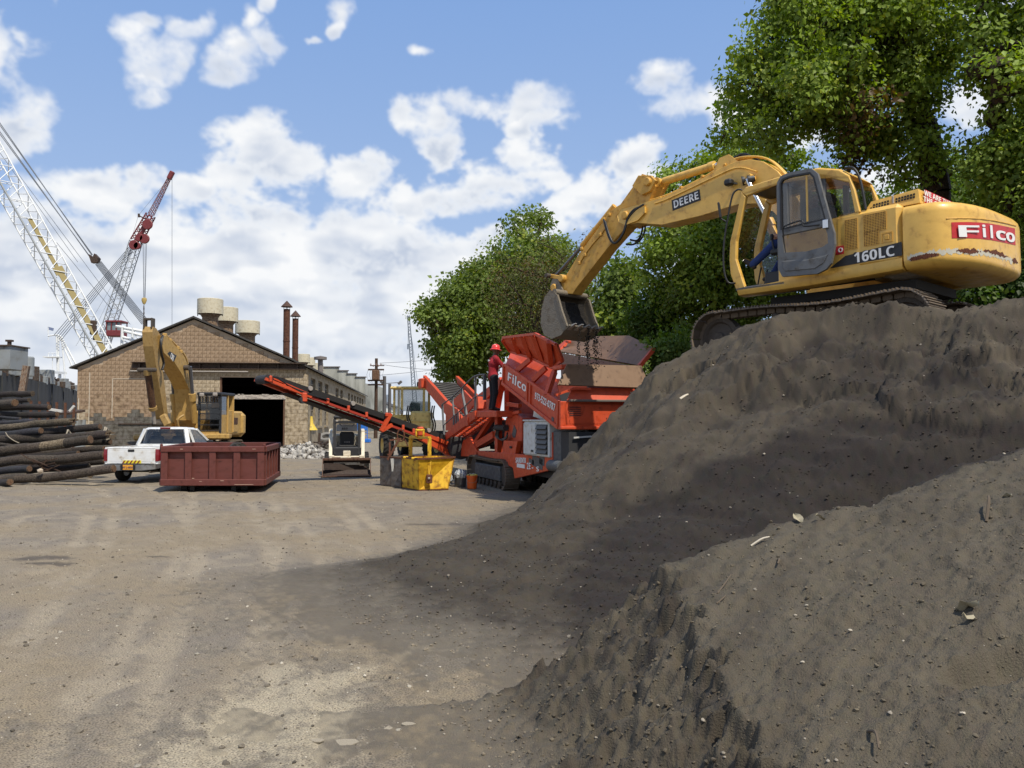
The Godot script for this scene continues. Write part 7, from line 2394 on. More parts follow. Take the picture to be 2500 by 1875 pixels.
func side_conveyor(o: Node3D,T: Transform3D,org: Material,belt: Material,dark: Material,rubber: Material) -> void:
	var z3 := func(x: float,y: float) -> Vector3:
		return T.affine_inverse()*at(600 + x/3.0164,700 + y/3.0164,lerpf(24.9,28.9,clampf((x - 100.0)/1400.0,-0.1,1.1)))
	var a: Vector3 = z3.call(110,668)
	var b: Vector3 = z3.call(1490,1150)
	var ax := (b - a).normalized()
	var side := ax.cross(Vector3.UP).normalized()
	var inv := T.basis.inverse()*Vector3(0,0,1)
	if side.dot(inv) < 0.0: side = -side              # towards the viewer
	var up := side.cross(ax).normalized()
	if up.y < 0.0: up = -up
	var L := a.distance_to(b)
	var line := func(t: float,h: float,s: float) -> Vector3: return a + ax*(L*t) + up*h + side*s
	var dk := painted("conveyor_red",lin(0.36,0.035,0.018),0.45,0.7)
	plate(o,"side_belt",[line.call(0.02,0.07,0.34),line.call(1.0,0.07,0.34),line.call(1.0,0.07,-0.34),line.call(0.02,0.07,-0.34)],0.03,belt)
	for s in [0.37,-0.37]:
		plate(o,"belt_skirt",[line.call(0.06,-0.02,s),line.call(1.0,-0.02,s),line.call(1.0,0.16,s),line.call(0.06,0.13,s)],0.03,belt)
		bar(o,"conveyor_beam",line.call(0.2,-0.13,s - 0.02*signf(s)),line.call(0.66,-0.15,s - 0.02*signf(s)),0.14,dk,0.07)
		bar(o,"conveyor_beam",line.call(0.66,-0.15,s),line.call(1.0,-0.2,s),0.13,dk,0.07)
		bar(o,"conveyor_beam",line.call(0.0,-0.06,s),line.call(0.22,-0.12,s),0.17,org,0.08)
		bar(o,"cable_tray",line.call(0.02,0.03,s + 0.06*signf(s)),line.call(0.2,-0.05,s + 0.06*signf(s)),0.04,org)
	plate(o,"return_belt",[line.call(0.12,-0.22,0.3),line.call(0.8,-0.36,0.3),line.call(0.8,-0.36,-0.3),line.call(0.12,-0.22,-0.3)],0.025,belt)
	var mb := MB.new()
	mb.tube([line.call(0.015,-0.03,-0.36),line.call(0.015,-0.03,0.36)],0.13,18)
	part(o,"head_drum",mb.mesh(50),dark)
	bx(o,"bearing",line.call(0.02,-0.02,0.44),Vector3(0.2,0.2,0.09),org,0.03)
	mb = MB.new()
	mb.tube([line.call(0.02,-0.02,0.44),line.call(0.02,-0.02,0.52)],0.06,12)
	part(o,"drum_hub",mb.mesh(50),rubber)
	bx(o,"hinge_block",line.call(0.19,-0.2,0.40),Vector3(0.26,0.28,0.16),org,0.03)
	mb = MB.new()
	mb.tube([line.call(0.185,-0.3,0.36),line.call(0.185,-0.3,0.50)],0.10,14)
	part(o,"hinge_motor",mb.mesh(50),dark)
	for t in [0.205,0.42,0.84]:
		mb = MB.new()
		mb.tube([line.call(t,0.12,0.37),line.call(t,0.12,0.43)],0.07,14)
		part(o,"roller_end",mb.mesh(50),mats["rail_steel"])
	for t in [0.09,0.12,0.3,0.405,0.5,0.7,0.76,0.9]:
		bx(o,"idler_bracket",line.call(t,-0.07,0.40),Vector3(0.1,0.16,0.08),org,0.01)
	bar(o,"fold_arm",line.call(0.612,0.2,0.46),line.call(0.59,-0.42,0.46),0.13,org,0.1)
	bar(o,"fold_arm",line.call(0.635,-0.12,0.46),line.call(0.59,-0.42,0.46),0.1,org,0.1)
	bx(o,"fold_pin",line.call(0.595,0.13,0.46),Vector3(0.12,0.12,0.1),org,0.02)
	for k in 3:
		var ps := []
		for q in [[0.02,0.06],[0.05,0.1 - k*0.02],[0.1,-0.02],[0.18,-0.05 - k*0.02],[0.3,-0.04]]: ps.append(line.call(q[0],q[1],0.45))
		hose(o,"hose",ps,0.014,rubber)
	bar(o,"fold_cylinder",line.call(0.63,-0.22,0.3),line.call(0.86,-0.3,0.3),0.08,dark)
	for q in [[0.79,-0.06,1.0,-0.1,0.12],[0.8,-0.2,1.02,-0.42,0.16]]: bar(o,"boom_link",line.call(q[0],q[1],0.42),line.call(q[2],q[3],0.42),q[4],org)
	bx(o,"knuckle",line.call(0.79,-0.02,0.46),Vector3(0.3,0.3,0.2),org,0.04)
	bar(o,"stay_bar",z3.call(1390,1150),z3.call(1490,1235),0.14,org)

# ---------------------------------------------------------------- vehicles and bins in the yard
func wheel(o: Node3D,c: Vector3,ax: Vector3,r: float,w: float,rim_r: float,tyre_m: Material,rim_m: Material,lugs := 0) -> void:
	var b := Basis(ax.cross(Vector3(0.01,1,0)).normalized(),ax.normalized(),ax.cross(Vector3(0.01,1,0)).normalized().cross(ax.normalized()))
	var t := Node3D.new()
	t.name = "wheel"
	o.add_child(t,true)
	t.position = c
	var mb := MB.new()
	mb.lathe([Vector2(rim_r,-w*0.42),Vector2(r*0.9,-w*0.5),Vector2(r*0.98,-w*0.36),Vector2(r,-w*0.15),Vector2(r,w*0.15),Vector2(r*0.98,w*0.36),Vector2(r*0.9,w*0.5),Vector2(rim_r,w*0.42)],28,Vector3.ZERO,b)
	for k in lugs:
		var an := TAU*k/lugs
		for s in [-1.0,1.0]:
			var dirv := b*Vector3(cos(an + s*0.06),0,sin(an + s*0.06))
			mb.box(dirv*r + b.y*s*w*0.25,Vector3(r*0.10,w*0.48,r*0.05),0.0,Basis(dirv.cross(b.y).normalized(),b.y,dirv).rotated(dirv,s*0.5))
	part(t,"tyre",mb.mesh(40),tyre_m)
	mb = MB.new()
	mb.lathe([Vector2(0,w*0.30),Vector2(rim_r*0.3,w*0.30),Vector2(rim_r*0.4,w*0.2),Vector2(rim_r*0.85,w*0.25),Vector2(rim_r,w*0.42),Vector2(rim_r,-w*0.42),Vector2(0,-w*0.3)],24,Vector3.ZERO,b)
	part(t,"rim",mb.mesh(40),rim_m)

func build_pickup() -> void:
	var a := deg_to_rad(4.0)
	var back := at(318,1150,25.8)
	var fwd := Vector3(sin(a),0,-cos(a))
	var right := Vector3(cos(a),0,sin(a))
	var B := Basis(right,Vector3.UP,-fwd)                 # x right,z to the rear
	var o := thing("pickup_truck","white pickup truck seen from behind with a striped strip on its tailgate","pickup truck","",Vector3(back.x,0,back.z),B)
	var white := painted("truck_white",lin(0.74,0.755,0.76),0.3,0.5,0.6)
	var chrome := surf("bumper_chrome",lin(0.42,0.43,0.44),0.3,tx_grime(),1.0,null,1.0,0.8)
	var black: Material = mats["black_plastic"]
	var glass := surf("truck_glass",Color(0.03,0.04,0.04,0.38),0.04)
	var tyre := surf("tyre_rubber",lin(0.025,0.023,0.021),0.9,tx_speck(),2.0)
	var W := 0.87
	# cargo bed: two sides,tailgate,floor
	for s in [-1.0,1.0]:
		var mb := MB.new()
		var rings := []
		for z in [-0.06,-0.2,-0.9,-1.5,-1.95]:
			var in_ := 0.03 if z == -0.06 else 0.0
			rings.append([Vector3(s*(W - 0.12),1.07,z),Vector3(s*(W - 0.02 - in_),1.075,z),Vector3(s*(W - in_),1.03,z),Vector3(s*(W - in_ + 0.012),0.86,z),Vector3(s*(W - in_),0.64,z),Vector3(s*(W - in_ - 0.05),0.5,z),Vector3(s*(W - 0.12),0.5,z)])
		mb.loft(rings)
		part(o,"bed_side",mb.mesh(40),white)
	var tb := MB.new()
	tb.box(Vector3(0,0.82,-0.06),Vector3(1.50,0.49,0.06),0.02)
	tb.box(Vector3(0,1.055,-0.07),Vector3(1.50,0.04,0.09),0.015)
	tb.box(Vector3(0,0.80,-0.035),Vector3(1.34,0.30,0.014),0.006)
	var tg := part(o,"tailgate",tb.mesh(),white)
	bx(tg,"handle",Vector3(0.0,0.975,-0.028),Vector3(0.20,0.075,0.02),black,0.008)
	var yel := surf("stripe_yellow",lin(0.75,0.62,0.03),0.45)
	var brn := surf("stripe_red",lin(0.22,0.045,0.02),0.45)
	bx(tg,"warning_strip",Vector3(0.04,0.64,-0.022),Vector3(0.56,0.09,0.012),yel)
	for k in 5:
		var mb := MB.new()
		var x0 := -0.24 + k*0.115
		mb.hexa([Vector3(x0 - 0.03,0.595,-0.0155),Vector3(x0 + 0.02,0.595,-0.0155),Vector3(x0 + 0.02,0.595,-0.0125),Vector3(x0 - 0.03,0.595,-0.0125),Vector3(x0 + 0.035,0.685,-0.0155),Vector3(x0 + 0.085,0.685,-0.0155),Vector3(x0 + 0.085,0.685,-0.0125),Vector3(x0 + 0.035,0.685,-0.0125)])
		part(tg,"warning_stripe",mb.mesh(),brn)
	bx(o,"bed_floor",Vector3(0,0.6,-1.0),Vector3(1.5,0.05,1.86),black)
	bx(o,"bed_front",Vector3(0,0.85,-1.94),Vector3(1.6,0.46,0.06),white,0.01)
	for s in [-1.0,1.0]:
		var mb := MB.new()
		mb.loft([[Vector3(s*0.755,1.02,-0.03),Vector3(s*0.85,1.02,-0.045),Vector3(s*0.875,1.0,-0.2),Vector3(s*0.755,1.0,-0.2)],[Vector3(s*0.757,0.85,-0.018),Vector3(s*0.86,0.85,-0.035),Vector3(s*0.888,0.85,-0.22),Vector3(s*0.757,0.85,-0.2)],[Vector3(s*0.757,0.66,-0.028),Vector3(s*0.84,0.66,-0.04),Vector3(s*0.87,0.68,-0.17),Vector3(s*0.757,0.68,-0.2)]])
		part(o,"tail_light",mb.mesh(),surf("lamp_red",lin(0.20,0.012,0.018),0.15))
	# bumper with its step and plate
	var bm := MB.new()
	bm.loft([[Vector3(-0.88,0.46,-0.1),Vector3(-0.88,0.58,-0.1),Vector3(-0.88,0.58,-0.25),Vector3(-0.88,0.46,-0.25)],[Vector3(-0.8,0.43,0.04),Vector3(-0.8,0.58,0.05),Vector3(-0.8,0.58,-0.1),Vector3(-0.8,0.43,-0.1)],[Vector3(-0.4,0.39,0.10),Vector3(-0.4,0.56,0.10),Vector3(-0.4,0.56,-0.05),Vector3(-0.4,0.39,-0.05)],[Vector3(0.4,0.39,0.10),Vector3(0.4,0.56,0.10),Vector3(0.4,0.56,-0.05),Vector3(0.4,0.39,-0.05)],[Vector3(0.8,0.43,0.04),Vector3(0.8,0.58,0.05),Vector3(0.8,0.58,-0.1),Vector3(0.8,0.43,-0.1)],[Vector3(0.88,0.46,-0.1),Vector3(0.88,0.58,-0.1),Vector3(0.88,0.58,-0.25),Vector3(0.88,0.46,-0.25)]])
	part(o,"bumper",bm.mesh(30),chrome)
	bx(o,"bumper_step",Vector3(0,0.565,0.03),Vector3(1.5,0.012,0.12),black)
	bx(o,"plate_recess",Vector3(-0.02,0.48,0.102),Vector3(0.46,0.15,0.01),black)
	bx(o,"number_plate",Vector3(-0.02,0.482,0.112),Vector3(0.31,0.145,0.01),surf("plate_orange",lin(0.72,0.33,0.03),0.4),0.004)
	words(o,"plate_number","HF J-4856",0.06,surf("plate_ink",lin(0.05,0.03,0.10),0.5),Transform3D(Basis.IDENTITY,Vector3(-0.02,0.478,0.119)),0.85,"Droid Sans",800,0.003)
	# cab
	var sec := func(z: float,top: float,wt: float,wb: float) -> Array:
		return [Vector3(-wb,0.5,z),Vector3(-wb - 0.015,0.85,z),Vector3(-wb,1.07,z),Vector3(-wt,top - 0.06,z),Vector3(-wt + 0.1,top,z),Vector3(wt - 0.1,top,z),Vector3(wt,top - 0.06,z),Vector3(wb,1.07,z),Vector3(wb + 0.015,0.85,z),Vector3(wb,0.5,z)]
	var cabm := MB.new()
	cabm.loft([sec.call(-1.99,1.10,0.85,0.86),sec.call(-3.9,1.08,0.85,0.86),sec.call(-4.9,1.0,0.80,0.83),sec.call(-5.0,0.9,0.72,0.78)])
	part(o,"cab_body",cabm.mesh(35),white)
	var up := MB.new()
	up.loft([[Vector3(-0.68,1.60,-2.17),Vector3(0.68,1.60,-2.17),Vector3(0.70,1.57,-3.0),Vector3(-0.70,1.57,-3.0)],[Vector3(-0.60,1.655,-2.25),Vector3(0.60,1.655,-2.25),Vector3(0.6,1.64,-2.95),Vector3(-0.6,1.64,-2.95)],[Vector3(-0.4,1.67,-2.35),Vector3(0.4,1.67,-2.35),Vector3(0.4,1.66,-2.85),Vector3(-0.4,1.66,-2.85)]])
	part(o,"cab_roof",up.mesh(60),white)
	for s in [-1.0,1.0]:
		for q in [[Vector3(s*0.845,1.08,-2.02),Vector3(s*0.68,1.60,-2.19),0.13],[Vector3(s*0.845,1.08,-3.75),Vector3(s*0.69,1.58,-2.95),0.08],[Vector3(s*0.85,1.08,-2.5),Vector3(s*0.69,1.58,-2.42),0.1]]:
			bar(o,"pillar",q[0],q[1],q[2],white,0.07)
		var g := MB.new()
		g.hexa([Vector3(s*0.85,1.08,-2.54),Vector3(s*0.85,1.08,-3.70),Vector3(s*0.84,1.08,-3.70),Vector3(s*0.84,1.08,-2.54),Vector3(s*0.70,1.57,-2.45),Vector3(s*0.70,1.57,-2.95),Vector3(s*0.69,1.57,-2.95),Vector3(s*0.69,1.57,-2.45)])
		part(o,"side_window",g.mesh(),glass)
		bx(o,"door_mirror",Vector3(s*1.0,1.14,-3.35),Vector3(0.2,0.15,0.1),black,0.03)
	bar(o,"window_sill",Vector3(-0.84,1.09,-2.03),Vector3(0.84,1.09,-2.03),0.07,white)
	var rw := MB.new()
	rw.hexa([Vector3(-0.77,1.11,-2.035),Vector3(0.77,1.11,-2.035),Vector3(0.77,1.11,-2.045),Vector3(-0.77,1.11,-2.045),Vector3(-0.63,1.585,-2.185),Vector3(0.63,1.585,-2.185),Vector3(0.63,1.585,-2.195),Vector3(-0.63,1.585,-2.195)])
	part(o,"rear_window",rw.mesh(),glass)
	var ws := MB.new()
	ws.hexa([Vector3(-0.8,1.09,-3.78),Vector3(0.8,1.09,-3.78),Vector3(0.8,1.09,-3.79),Vector3(-0.8,1.09,-3.79),Vector3(-0.66,1.58,-2.98),Vector3(0.66,1.58,-2.98),Vector3(0.66,1.58,-2.99),Vector3(-0.66,1.58,-2.99)])
	part(o,"windscreen",ws.mesh(),glass)
	bx(o,"brake_light",Vector3(0,1.632,-2.175),Vector3(0.34,0.05,0.04),mats["lamp_red"],0.01)
	for s in [-0.38,0.38]:
		bx(o,"seat_back",Vector3(s,1.12,-2.4),Vector3(0.48,0.5,0.12),surf("seat_cloth",lin(0.16,0.165,0.165),0.9),0.05)
		bx(o,"headrest",Vector3(s,1.43,-2.4),Vector3(0.26,0.15,0.09),mats["seat_cloth"],0.04)
	for q in [[-0.72,-0.95],[0.72,-0.95],[-0.72,-4.0],[0.72,-4.0]]:
		wheel(o,Vector3(q[0],0.36,q[1]),Vector3(signf(q[0]),0,0),0.36,0.24,0.2,tyre,chrome)
	bx(o,"axle",Vector3(0,0.34,-0.95),Vector3(1.3,0.12,0.14),black,0.03)
	bx(o,"underbody",Vector3(0,0.47,-2.4),Vector3(1.3,0.14,4.4),mats["machine_black"])
	rod(o,"exhaust",Vector3(0.5,0.33,-0.2),Vector3(0.5,0.33,-1.2),0.035,mats["rail_steel"])

func build_dumpster() -> void:
	var m := painted("dumpster_maroon",lin(0.125,0.032,0.024),0.55,0.8)
	var ex := Vector3(1,0,0)
	var ez := Vector3(0.17,0,0.985).normalized()
	var o := thing("open_dumpster","low open maroon steel dumpster with panelled sides before the white pickup","dumpster","",Vector3(-9.26,0,-22.7),Basis(ex,Vector3.UP,ez))
	var W := 2.72
	var L := 4.1
	var y0 := 0.17
	var y1 := 1.19
	for z in [0.0,-L]: bx(o,"end_sheet",Vector3(W*0.5,(y0 + y1)*0.5,z - 0.06*(1 if z == 0 else -1)),Vector3(W - 0.02,y1 - y0,0.03),m)
	for x in [0.0,W]: bx(o,"side_sheet",Vector3(x + (0.05 if x == 0 else -0.05),(y0 + y1)*0.5,-L*0.5),Vector3(0.03,y1 - y0,L - 0.16),m)
	bx(o,"floor_sheet",Vector3(W*0.5,y0 + 0.03,-L*0.5),Vector3(W - 0.1,0.05,L - 0.1),m)
	var cols := [0.09,0.72,1.36,2.0,2.63]
	for k in 5:
		bx(o,"end_rib",Vector3(cols[k],(y0 + y1)*0.5,-0.005),Vector3(0.18,y1 - y0 - 0.24,0.09),m,0.012)
		bx(o,"end_rib",Vector3(cols[k],(y0 + y1)*0.5,-L + 0.005),Vector3(0.18,y1 - y0 - 0.24,0.09),m,0.012)
	for z in [0.0,-L]:
		bx(o,"top_rail",Vector3(W*0.5,y1 - 0.065,z),Vector3(W + 0.02,0.15,0.12),m,0.014)
		bx(o,"bottom_rail",Vector3(W*0.5,y0 + 0.08,z),Vector3(W + 0.016,0.17,0.11),m,0.014)
	for x in [0.0,W]:
		bx(o,"top_rail",Vector3(x,y1 - 0.066,-L*0.5),Vector3(0.12,0.148,L - 0.13),m,0.014)
		bx(o,"bottom_rail",Vector3(x,y0 + 0.078,-L*0.5),Vector3(0.11,0.16,L - 0.12),m,0.014)
		for k in 6: bx(o,"side_rib",Vector3(x,(y0 + y1)*0.5,-0.2 - k*(L - 0.4)/5.0),Vector3(0.09,y1 - y0 - 0.24,0.16),m,0.012)
	for q in [[0.0,0.04],[W,0.04]]: bx(o,"corner_lug",Vector3(q[0],y1 + 0.03,q[1] - 0.05),Vector3(0.07,0.09,0.07),m,0.015)
	for x in [0.8,1.9]: bx(o,"skid_rail",Vector3(x,0.10,-L*0.5),Vector3(0.12,0.14,L - 0.3),mats["machine_black"])
	for q in [[0.55,-0.4],[2.15,-0.4],[0.55,-L + 0.4],[2.15,-L + 0.4]]:
		var mb := MB.new()
		mb.lathe([Vector2(0,-0.08),Vector2(0.1,-0.08),Vector2(0.1,0.08),Vector2(0,0.08)],14,Vector3(q[0],0.1,q[1]),Basis(Vector3(0,0,1),PI/2))
		part(o,"roller",mb.mesh(40),mats["machine_black"])
	for k in 6:
		var q := Vector2(rng.randf_range(0.1,2.6),rng.randf_range(y0 + 0.1,y0 + 0.2) if k < 4 else y1 - 0.06)
		bx(o,"chipped_paint",Vector3(q.x if k > 0 else 2.2,q.y if k > 0 else y0 + 0.03,0.0615 if q.y > 0.6 else 0.0565),Vector3(rng.randf_range(0.03,0.1) if k > 0 else 0.5,rng.randf_range(0.012,0.03),0.003),surf("chip",lin(0.42,0.27,0.20),0.8))
	var mound := lump(61,0.8)
	var so := part(self,"dumpster_soil",mound,surf("dark_soil",lin(0.045,0.038,0.031),0.95,tx_speck(),1.5,tx_bump(),4.0),Transform3D(Basis.from_scale(Vector3(1.3,1.35,1.5)),o.transform*Vector3(1.6,0.66,-3.0)))
	tag(so,"small dark soil mound just showing above the maroon dumpster's rim","soil")

func build_skid_steer() -> void:
	var c := ground_at(847.7,1150)
	var D := 29.6
	c = Vector3((847.7 - 1250)/FOCAL*D,0,-D)
	var o := thing("skid_steer","compact white skid steer loader facing the camera with its bucket lowered","skid steer","",c,Basis(Vector3.UP,0.19))
	var white := painted("skid_cream",lin(0.66,0.60,0.47),0.45,1.0)
	var black := surf("skid_black",lin(0.018,0.018,0.02),0.55)
	var brown := surf("skid_bucket",lin(0.13,0.082,0.052),0.65,tx_rust(),1.2)
	var darkb := surf("skid_bucket_inside",lin(0.045,0.034,0.028),0.7,tx_rust(),1.2)
	var tyre: Material = mats["tyre_rubber"]
	for q in [[-0.62,-0.1],[0.62,-0.1],[-0.62,-1.0],[0.62,-1.0]]:
		wheel(o,Vector3(q[0],0.38,q[1]),Vector3(signf(q[0]),0,0),0.38,0.26,0.2,tyre,white,18)
	bx(o,"body",Vector3(0,0.62,-0.7),Vector3(0.96,0.7,1.7),black,0.04)
	bx(o,"engine_cover",Vector3(0,1.15,-1.35),Vector3(0.95,0.5,0.5),white,0.06)
	# cab frame
	for s in [-1.0,1.0]:
		bar(o,"cab_post",Vector3(s*0.41,0.72,0.12),Vector3(s*0.42,1.92,-0.02),0.085,black)
		bar(o,"cab_post",Vector3(s*0.42,0.9,-0.95),Vector3(s*0.42,1.95,-0.95),0.07,black)
		for k in 6: bar(o,"side_screen",Vector3(s*0.43,1.0 + k*0.15,0.0),Vector3(s*0.43,1.0 + k*0.15,-0.92),0.02,black)
		bar(o,"lift_arm",Vector3(s*0.54,0.42,0.38),Vector3(s*0.56,1.42,-0.55),0.11,white,0.16)
		bar(o,"lift_arm",Vector3(s*0.56,1.42,-0.5),Vector3(s*0.56,1.5,-1.5),0.11,white,0.16)
		rod(o,"lift_cylinder",Vector3(s*0.46,0.5,0.12),Vector3(s*0.46,1.3,-0.3),0.04,mats["rail_steel"])
		bx(o,"arm_foot",Vector3(s*0.50,0.52,0.34),Vector3(0.17,0.36,0.16),white,0.02)
		bx(o,"headlamp",Vector3(s*0.34,1.86,0.03),Vector3(0.1,0.06,0.05),mats["rail_steel"],0.015)
	bx(o,"cab_roof",Vector3(0,1.99,-0.5),Vector3(0.92,0.11,1.1),black,0.04)
	bx(o,"roof_hatch",Vector3(-0.05,2.06,-0.5),Vector3(0.7,0.06,0.8),black,0.02)
	bar(o,"cab_header",Vector3(-0.41,1.82,0.0),Vector3(0.41,1.82,0.0),0.09,black)
	var hd := MB.new()
	band(hd,[Vector2(-0.27,1.77),Vector2(0.27,1.77),Vector2(0.2,1.68),Vector2(-0.2,1.68)],[Vector2(-0.23,1.755),Vector2(0.23,1.755),Vector2(0.18,1.70),Vector2(-0.18,1.70)],-0.03,0.0)
	part(o,"lamp_guard",hd.mesh(),black)
	bx(o,"rear_window",Vector3(0,1.62,-0.9),Vector3(0.72,0.24,0.03),surf("skid_rear_window",lin(0.46,0.48,0.5),0.4),0.01)
	words(o,"model_name","853",0.07,black,Transform3D(Basis.IDENTITY,Vector3(-0.08,1.59,-0.875)),1.3)
	bx(o,"seat_back",Vector3(0,1.2,-0.72),Vector3(0.5,0.56,0.12),black,0.06)
	bx(o,"seat",Vector3(0,0.93,-0.5),Vector3(0.5,0.12,0.46),black,0.05)
	for k in 3: bx(o,"seat_slot",Vector3(-0.07 + k*0.075,1.12,-0.655),Vector3(0.05,0.04,0.01),mats["rail_steel"])
	for s in [-0.3,0.3]: rod(o,"control_lever",Vector3(s,0.8,-0.15),Vector3(s,1.15,-0.1),0.018,black)
	bx(o,"lap_bar",Vector3(0,1.0,-0.25),Vector3(0.55,0.05,0.05),black,0.02)
	bx(o,"step_block",Vector3(0,0.76,0.2),Vector3(0.25,0.17,0.1),white,0.015)
	bx(o,"front_plate",Vector3(0,0.56,0.28),Vector3(1.08,0.22,0.12),white,0.02)
	bx(o,"quick_coupler",Vector3(0,0.45,0.42),Vector3(0.9,0.16,0.1),white,0.02)
	# bucket
	var bk := MB.new()
	var prof := [Vector2(0.50,0.56),Vector2(0.44,0.42),Vector2(0.47,0.2),Vector2(0.62,0.06),Vector2(1.06,0.02)]
	for k in 4:
		var a: Vector2 = prof[k]
		var b: Vector2 = prof[k + 1]
		bk.beam(Vector3(0,a.y,a.x),Vector3(0,b.y,b.x),1.58,0.025)
	part(o,"bucket",bk.mesh(),darkb)
	for s in [-0.79,0.79]:
		var sd := MB.new()
		sd.prism([Vector2(-0.50,0.57),Vector2(-0.44,0.42),Vector2(-0.46,0.2),Vector2(-0.62,0.04),Vector2(-1.08,0.01),Vector2(-0.9,0.2),Vector2(-0.66,0.56)],s - 0.012,s + 0.012)
		part(o,"bucket_side",sd.mesh(),brown,Transform3D(Basis(Vector3.UP,PI/2),Vector3.ZERO))
	bx(o,"bucket_rim",Vector3(0,0.57,0.53),Vector3(1.6,0.085,0.11),brown,0.01)
	for x in [-0.35,0.28]: bx(o,"rim_step",Vector3(x,0.62,0.5),Vector3(0.28,0.03,0.1),brown,0.008)
	bx(o,"cutting_edge",Vector3(0,0.035,1.08),Vector3(1.66,0.03,0.22),brown,0.005)

func build_loader() -> void:
	var D := 42.0
	var k := D/FOCAL/3.0164
	var c := Vector3((600 + 1215/3.0164 - 1250)/FOCAL*D,0,-D)
	var o := thing("wheel_loader","yellow wheel loader with a glazed cab parked behind the side conveyor","wheel loader","",c)
	var yel := painted("loader_yellow",lin(0.70,0.52,0.18),0.45,0.6)
	var frame_m := painted("loader_tan",lin(0.62,0.46,0.15),0.5,0.8)
	var glass := surf("loader_glass",Color(0.30,0.40,0.40,0.22),0.05)
	var tyre: Material = mats["tyre_rubber"]
	var X := func(x: float) -> float: return (x - 1215.0)*k
	var Y := func(y: float) -> float: return EYE + (1025.0 - 700.0 - y/3.0164)*D/FOCAL
	wheel(o,Vector3(X.call(1045),0.66,0.3),Vector3(-0.94,0,0.34),0.66,0.52,0.36,tyre,frame_m,20)
	wheel(o,Vector3(X.call(1380),0.66,0.3),Vector3(0.94,0,0.34),0.66,0.52,0.36,tyre,frame_m,20)
	wheel(o,Vector3(X.call(1120),0.66,-2.6),Vector3(-0.94,0,0.34),0.66,0.52,0.36,tyre,frame_m,20)
	wheel(o,Vector3(X.call(1400),0.66,-2.6),Vector3(0.94,0,0.34),0.66,0.52,0.36,tyre,frame_m,20)
	bx(o,"frame",Vector3(0.1,0.95,-1.2),Vector3(1.5,0.7,4.0),frame_m,0.06)
	bx(o,"hood",Vector3(X.call(1305),(Y.call(918) + 1.0)*0.5,0.5),Vector3(X.call(1378) - X.call(1235),Y.call(918) - 1.0,1.4),yel,0.08)
	bx(o,"hood_ledge",Vector3(X.call(1305),Y.call(990),1.22),Vector3(X.call(1370) - X.call(1240),0.06,0.1),yel,0.02)
	bx(o,"fender",Vector3(X.call(1110),Y.call(985),0.3),Vector3(1.0,0.08,1.5),yel,0.03)
	bx(o,"side_box",Vector3(X.call(1110),(Y.call(945) + Y.call(1060))*0.5,-0.2),Vector3(0.4,0.8,0.9),frame_m,0.05)
	bx(o,"cab_roof",Vector3(X.call(1207),Y.call(746),-0.5),Vector3(X.call(1345) - X.call(1072),0.13,1.9),yel,0.05)
	for q in [[1095,0.1],[1158,0.42],[1318,0.42],[1100,-1.3],[1330,-1.3]]:
		bar(o,"cab_post",Vector3(X.call(q[0]),Y.call(945),q[1]),Vector3(X.call(q[0]),Y.call(750),q[1] - 0.06),0.11,yel if q[0] < 1200 else frame_m)
	var g := MB.new()
	g.box(Vector3(X.call(1238),(Y.call(755) + Y.call(918))*0.5,0.40),Vector3(X.call(1314) - X.call(1163),Y.call(755) - Y.call(918),0.01))
	part(o,"cab_window",g.mesh(),glass)
	g = MB.new()
	g.beam(Vector3(X.call(1099),(Y.call(755) + Y.call(940))*0.5,0.1),Vector3(X.call(1154),(Y.call(755) + Y.call(940))*0.5,0.42),0.01,Y.call(755) - Y.call(940))
	part(o,"cab_window",g.mesh(),glass)
	bx(o,"cab_window",Vector3(X.call(1210),(Y.call(755) + Y.call(918))*0.5,-1.3),Vector3(1.5,1.05,0.01),glass)
	bx(o,"cab_base",Vector3(X.call(1165),Y.call(965),-0.45),Vector3(0.9,0.3,1.6),frame_m,0.04)
	bx(o,"seat",Vector3(X.call(1240),Y.call(890),-0.4),Vector3(0.5,0.5,0.2),mats["machine_black"],0.06)
	rod(o,"mirror_arm",Vector3(X.call(1150),Y.call(900),0.5),Vector3(X.call(1170),Y.call(930),0.7),0.02,mats["machine_black"])
	bx(o,"lamp",Vector3(X.call(1162),Y.call(925),0.7),Vector3(0.16,0.2,0.1),mats["rail_steel"],0.04)
	for x in [1215,1228,1390,1405]: hose(o,"hydraulic_pipe",[Vector3(X.call(x),Y.call(880),1.1),Vector3(X.call(x - 6),Y.call(950),1.25),Vector3(X.call(x + 8),Y.call(1010),1.2),Vector3(X.call(x),Y.call(1060),1.0)],0.035,mats["hose_rubber"])
	bx(o,"exhaust_stack",Vector3(X.call(1250),Y.call(738) + 0.1,-1.2),Vector3(0.14,0.4,0.14),mats["machine_black"],0.03)

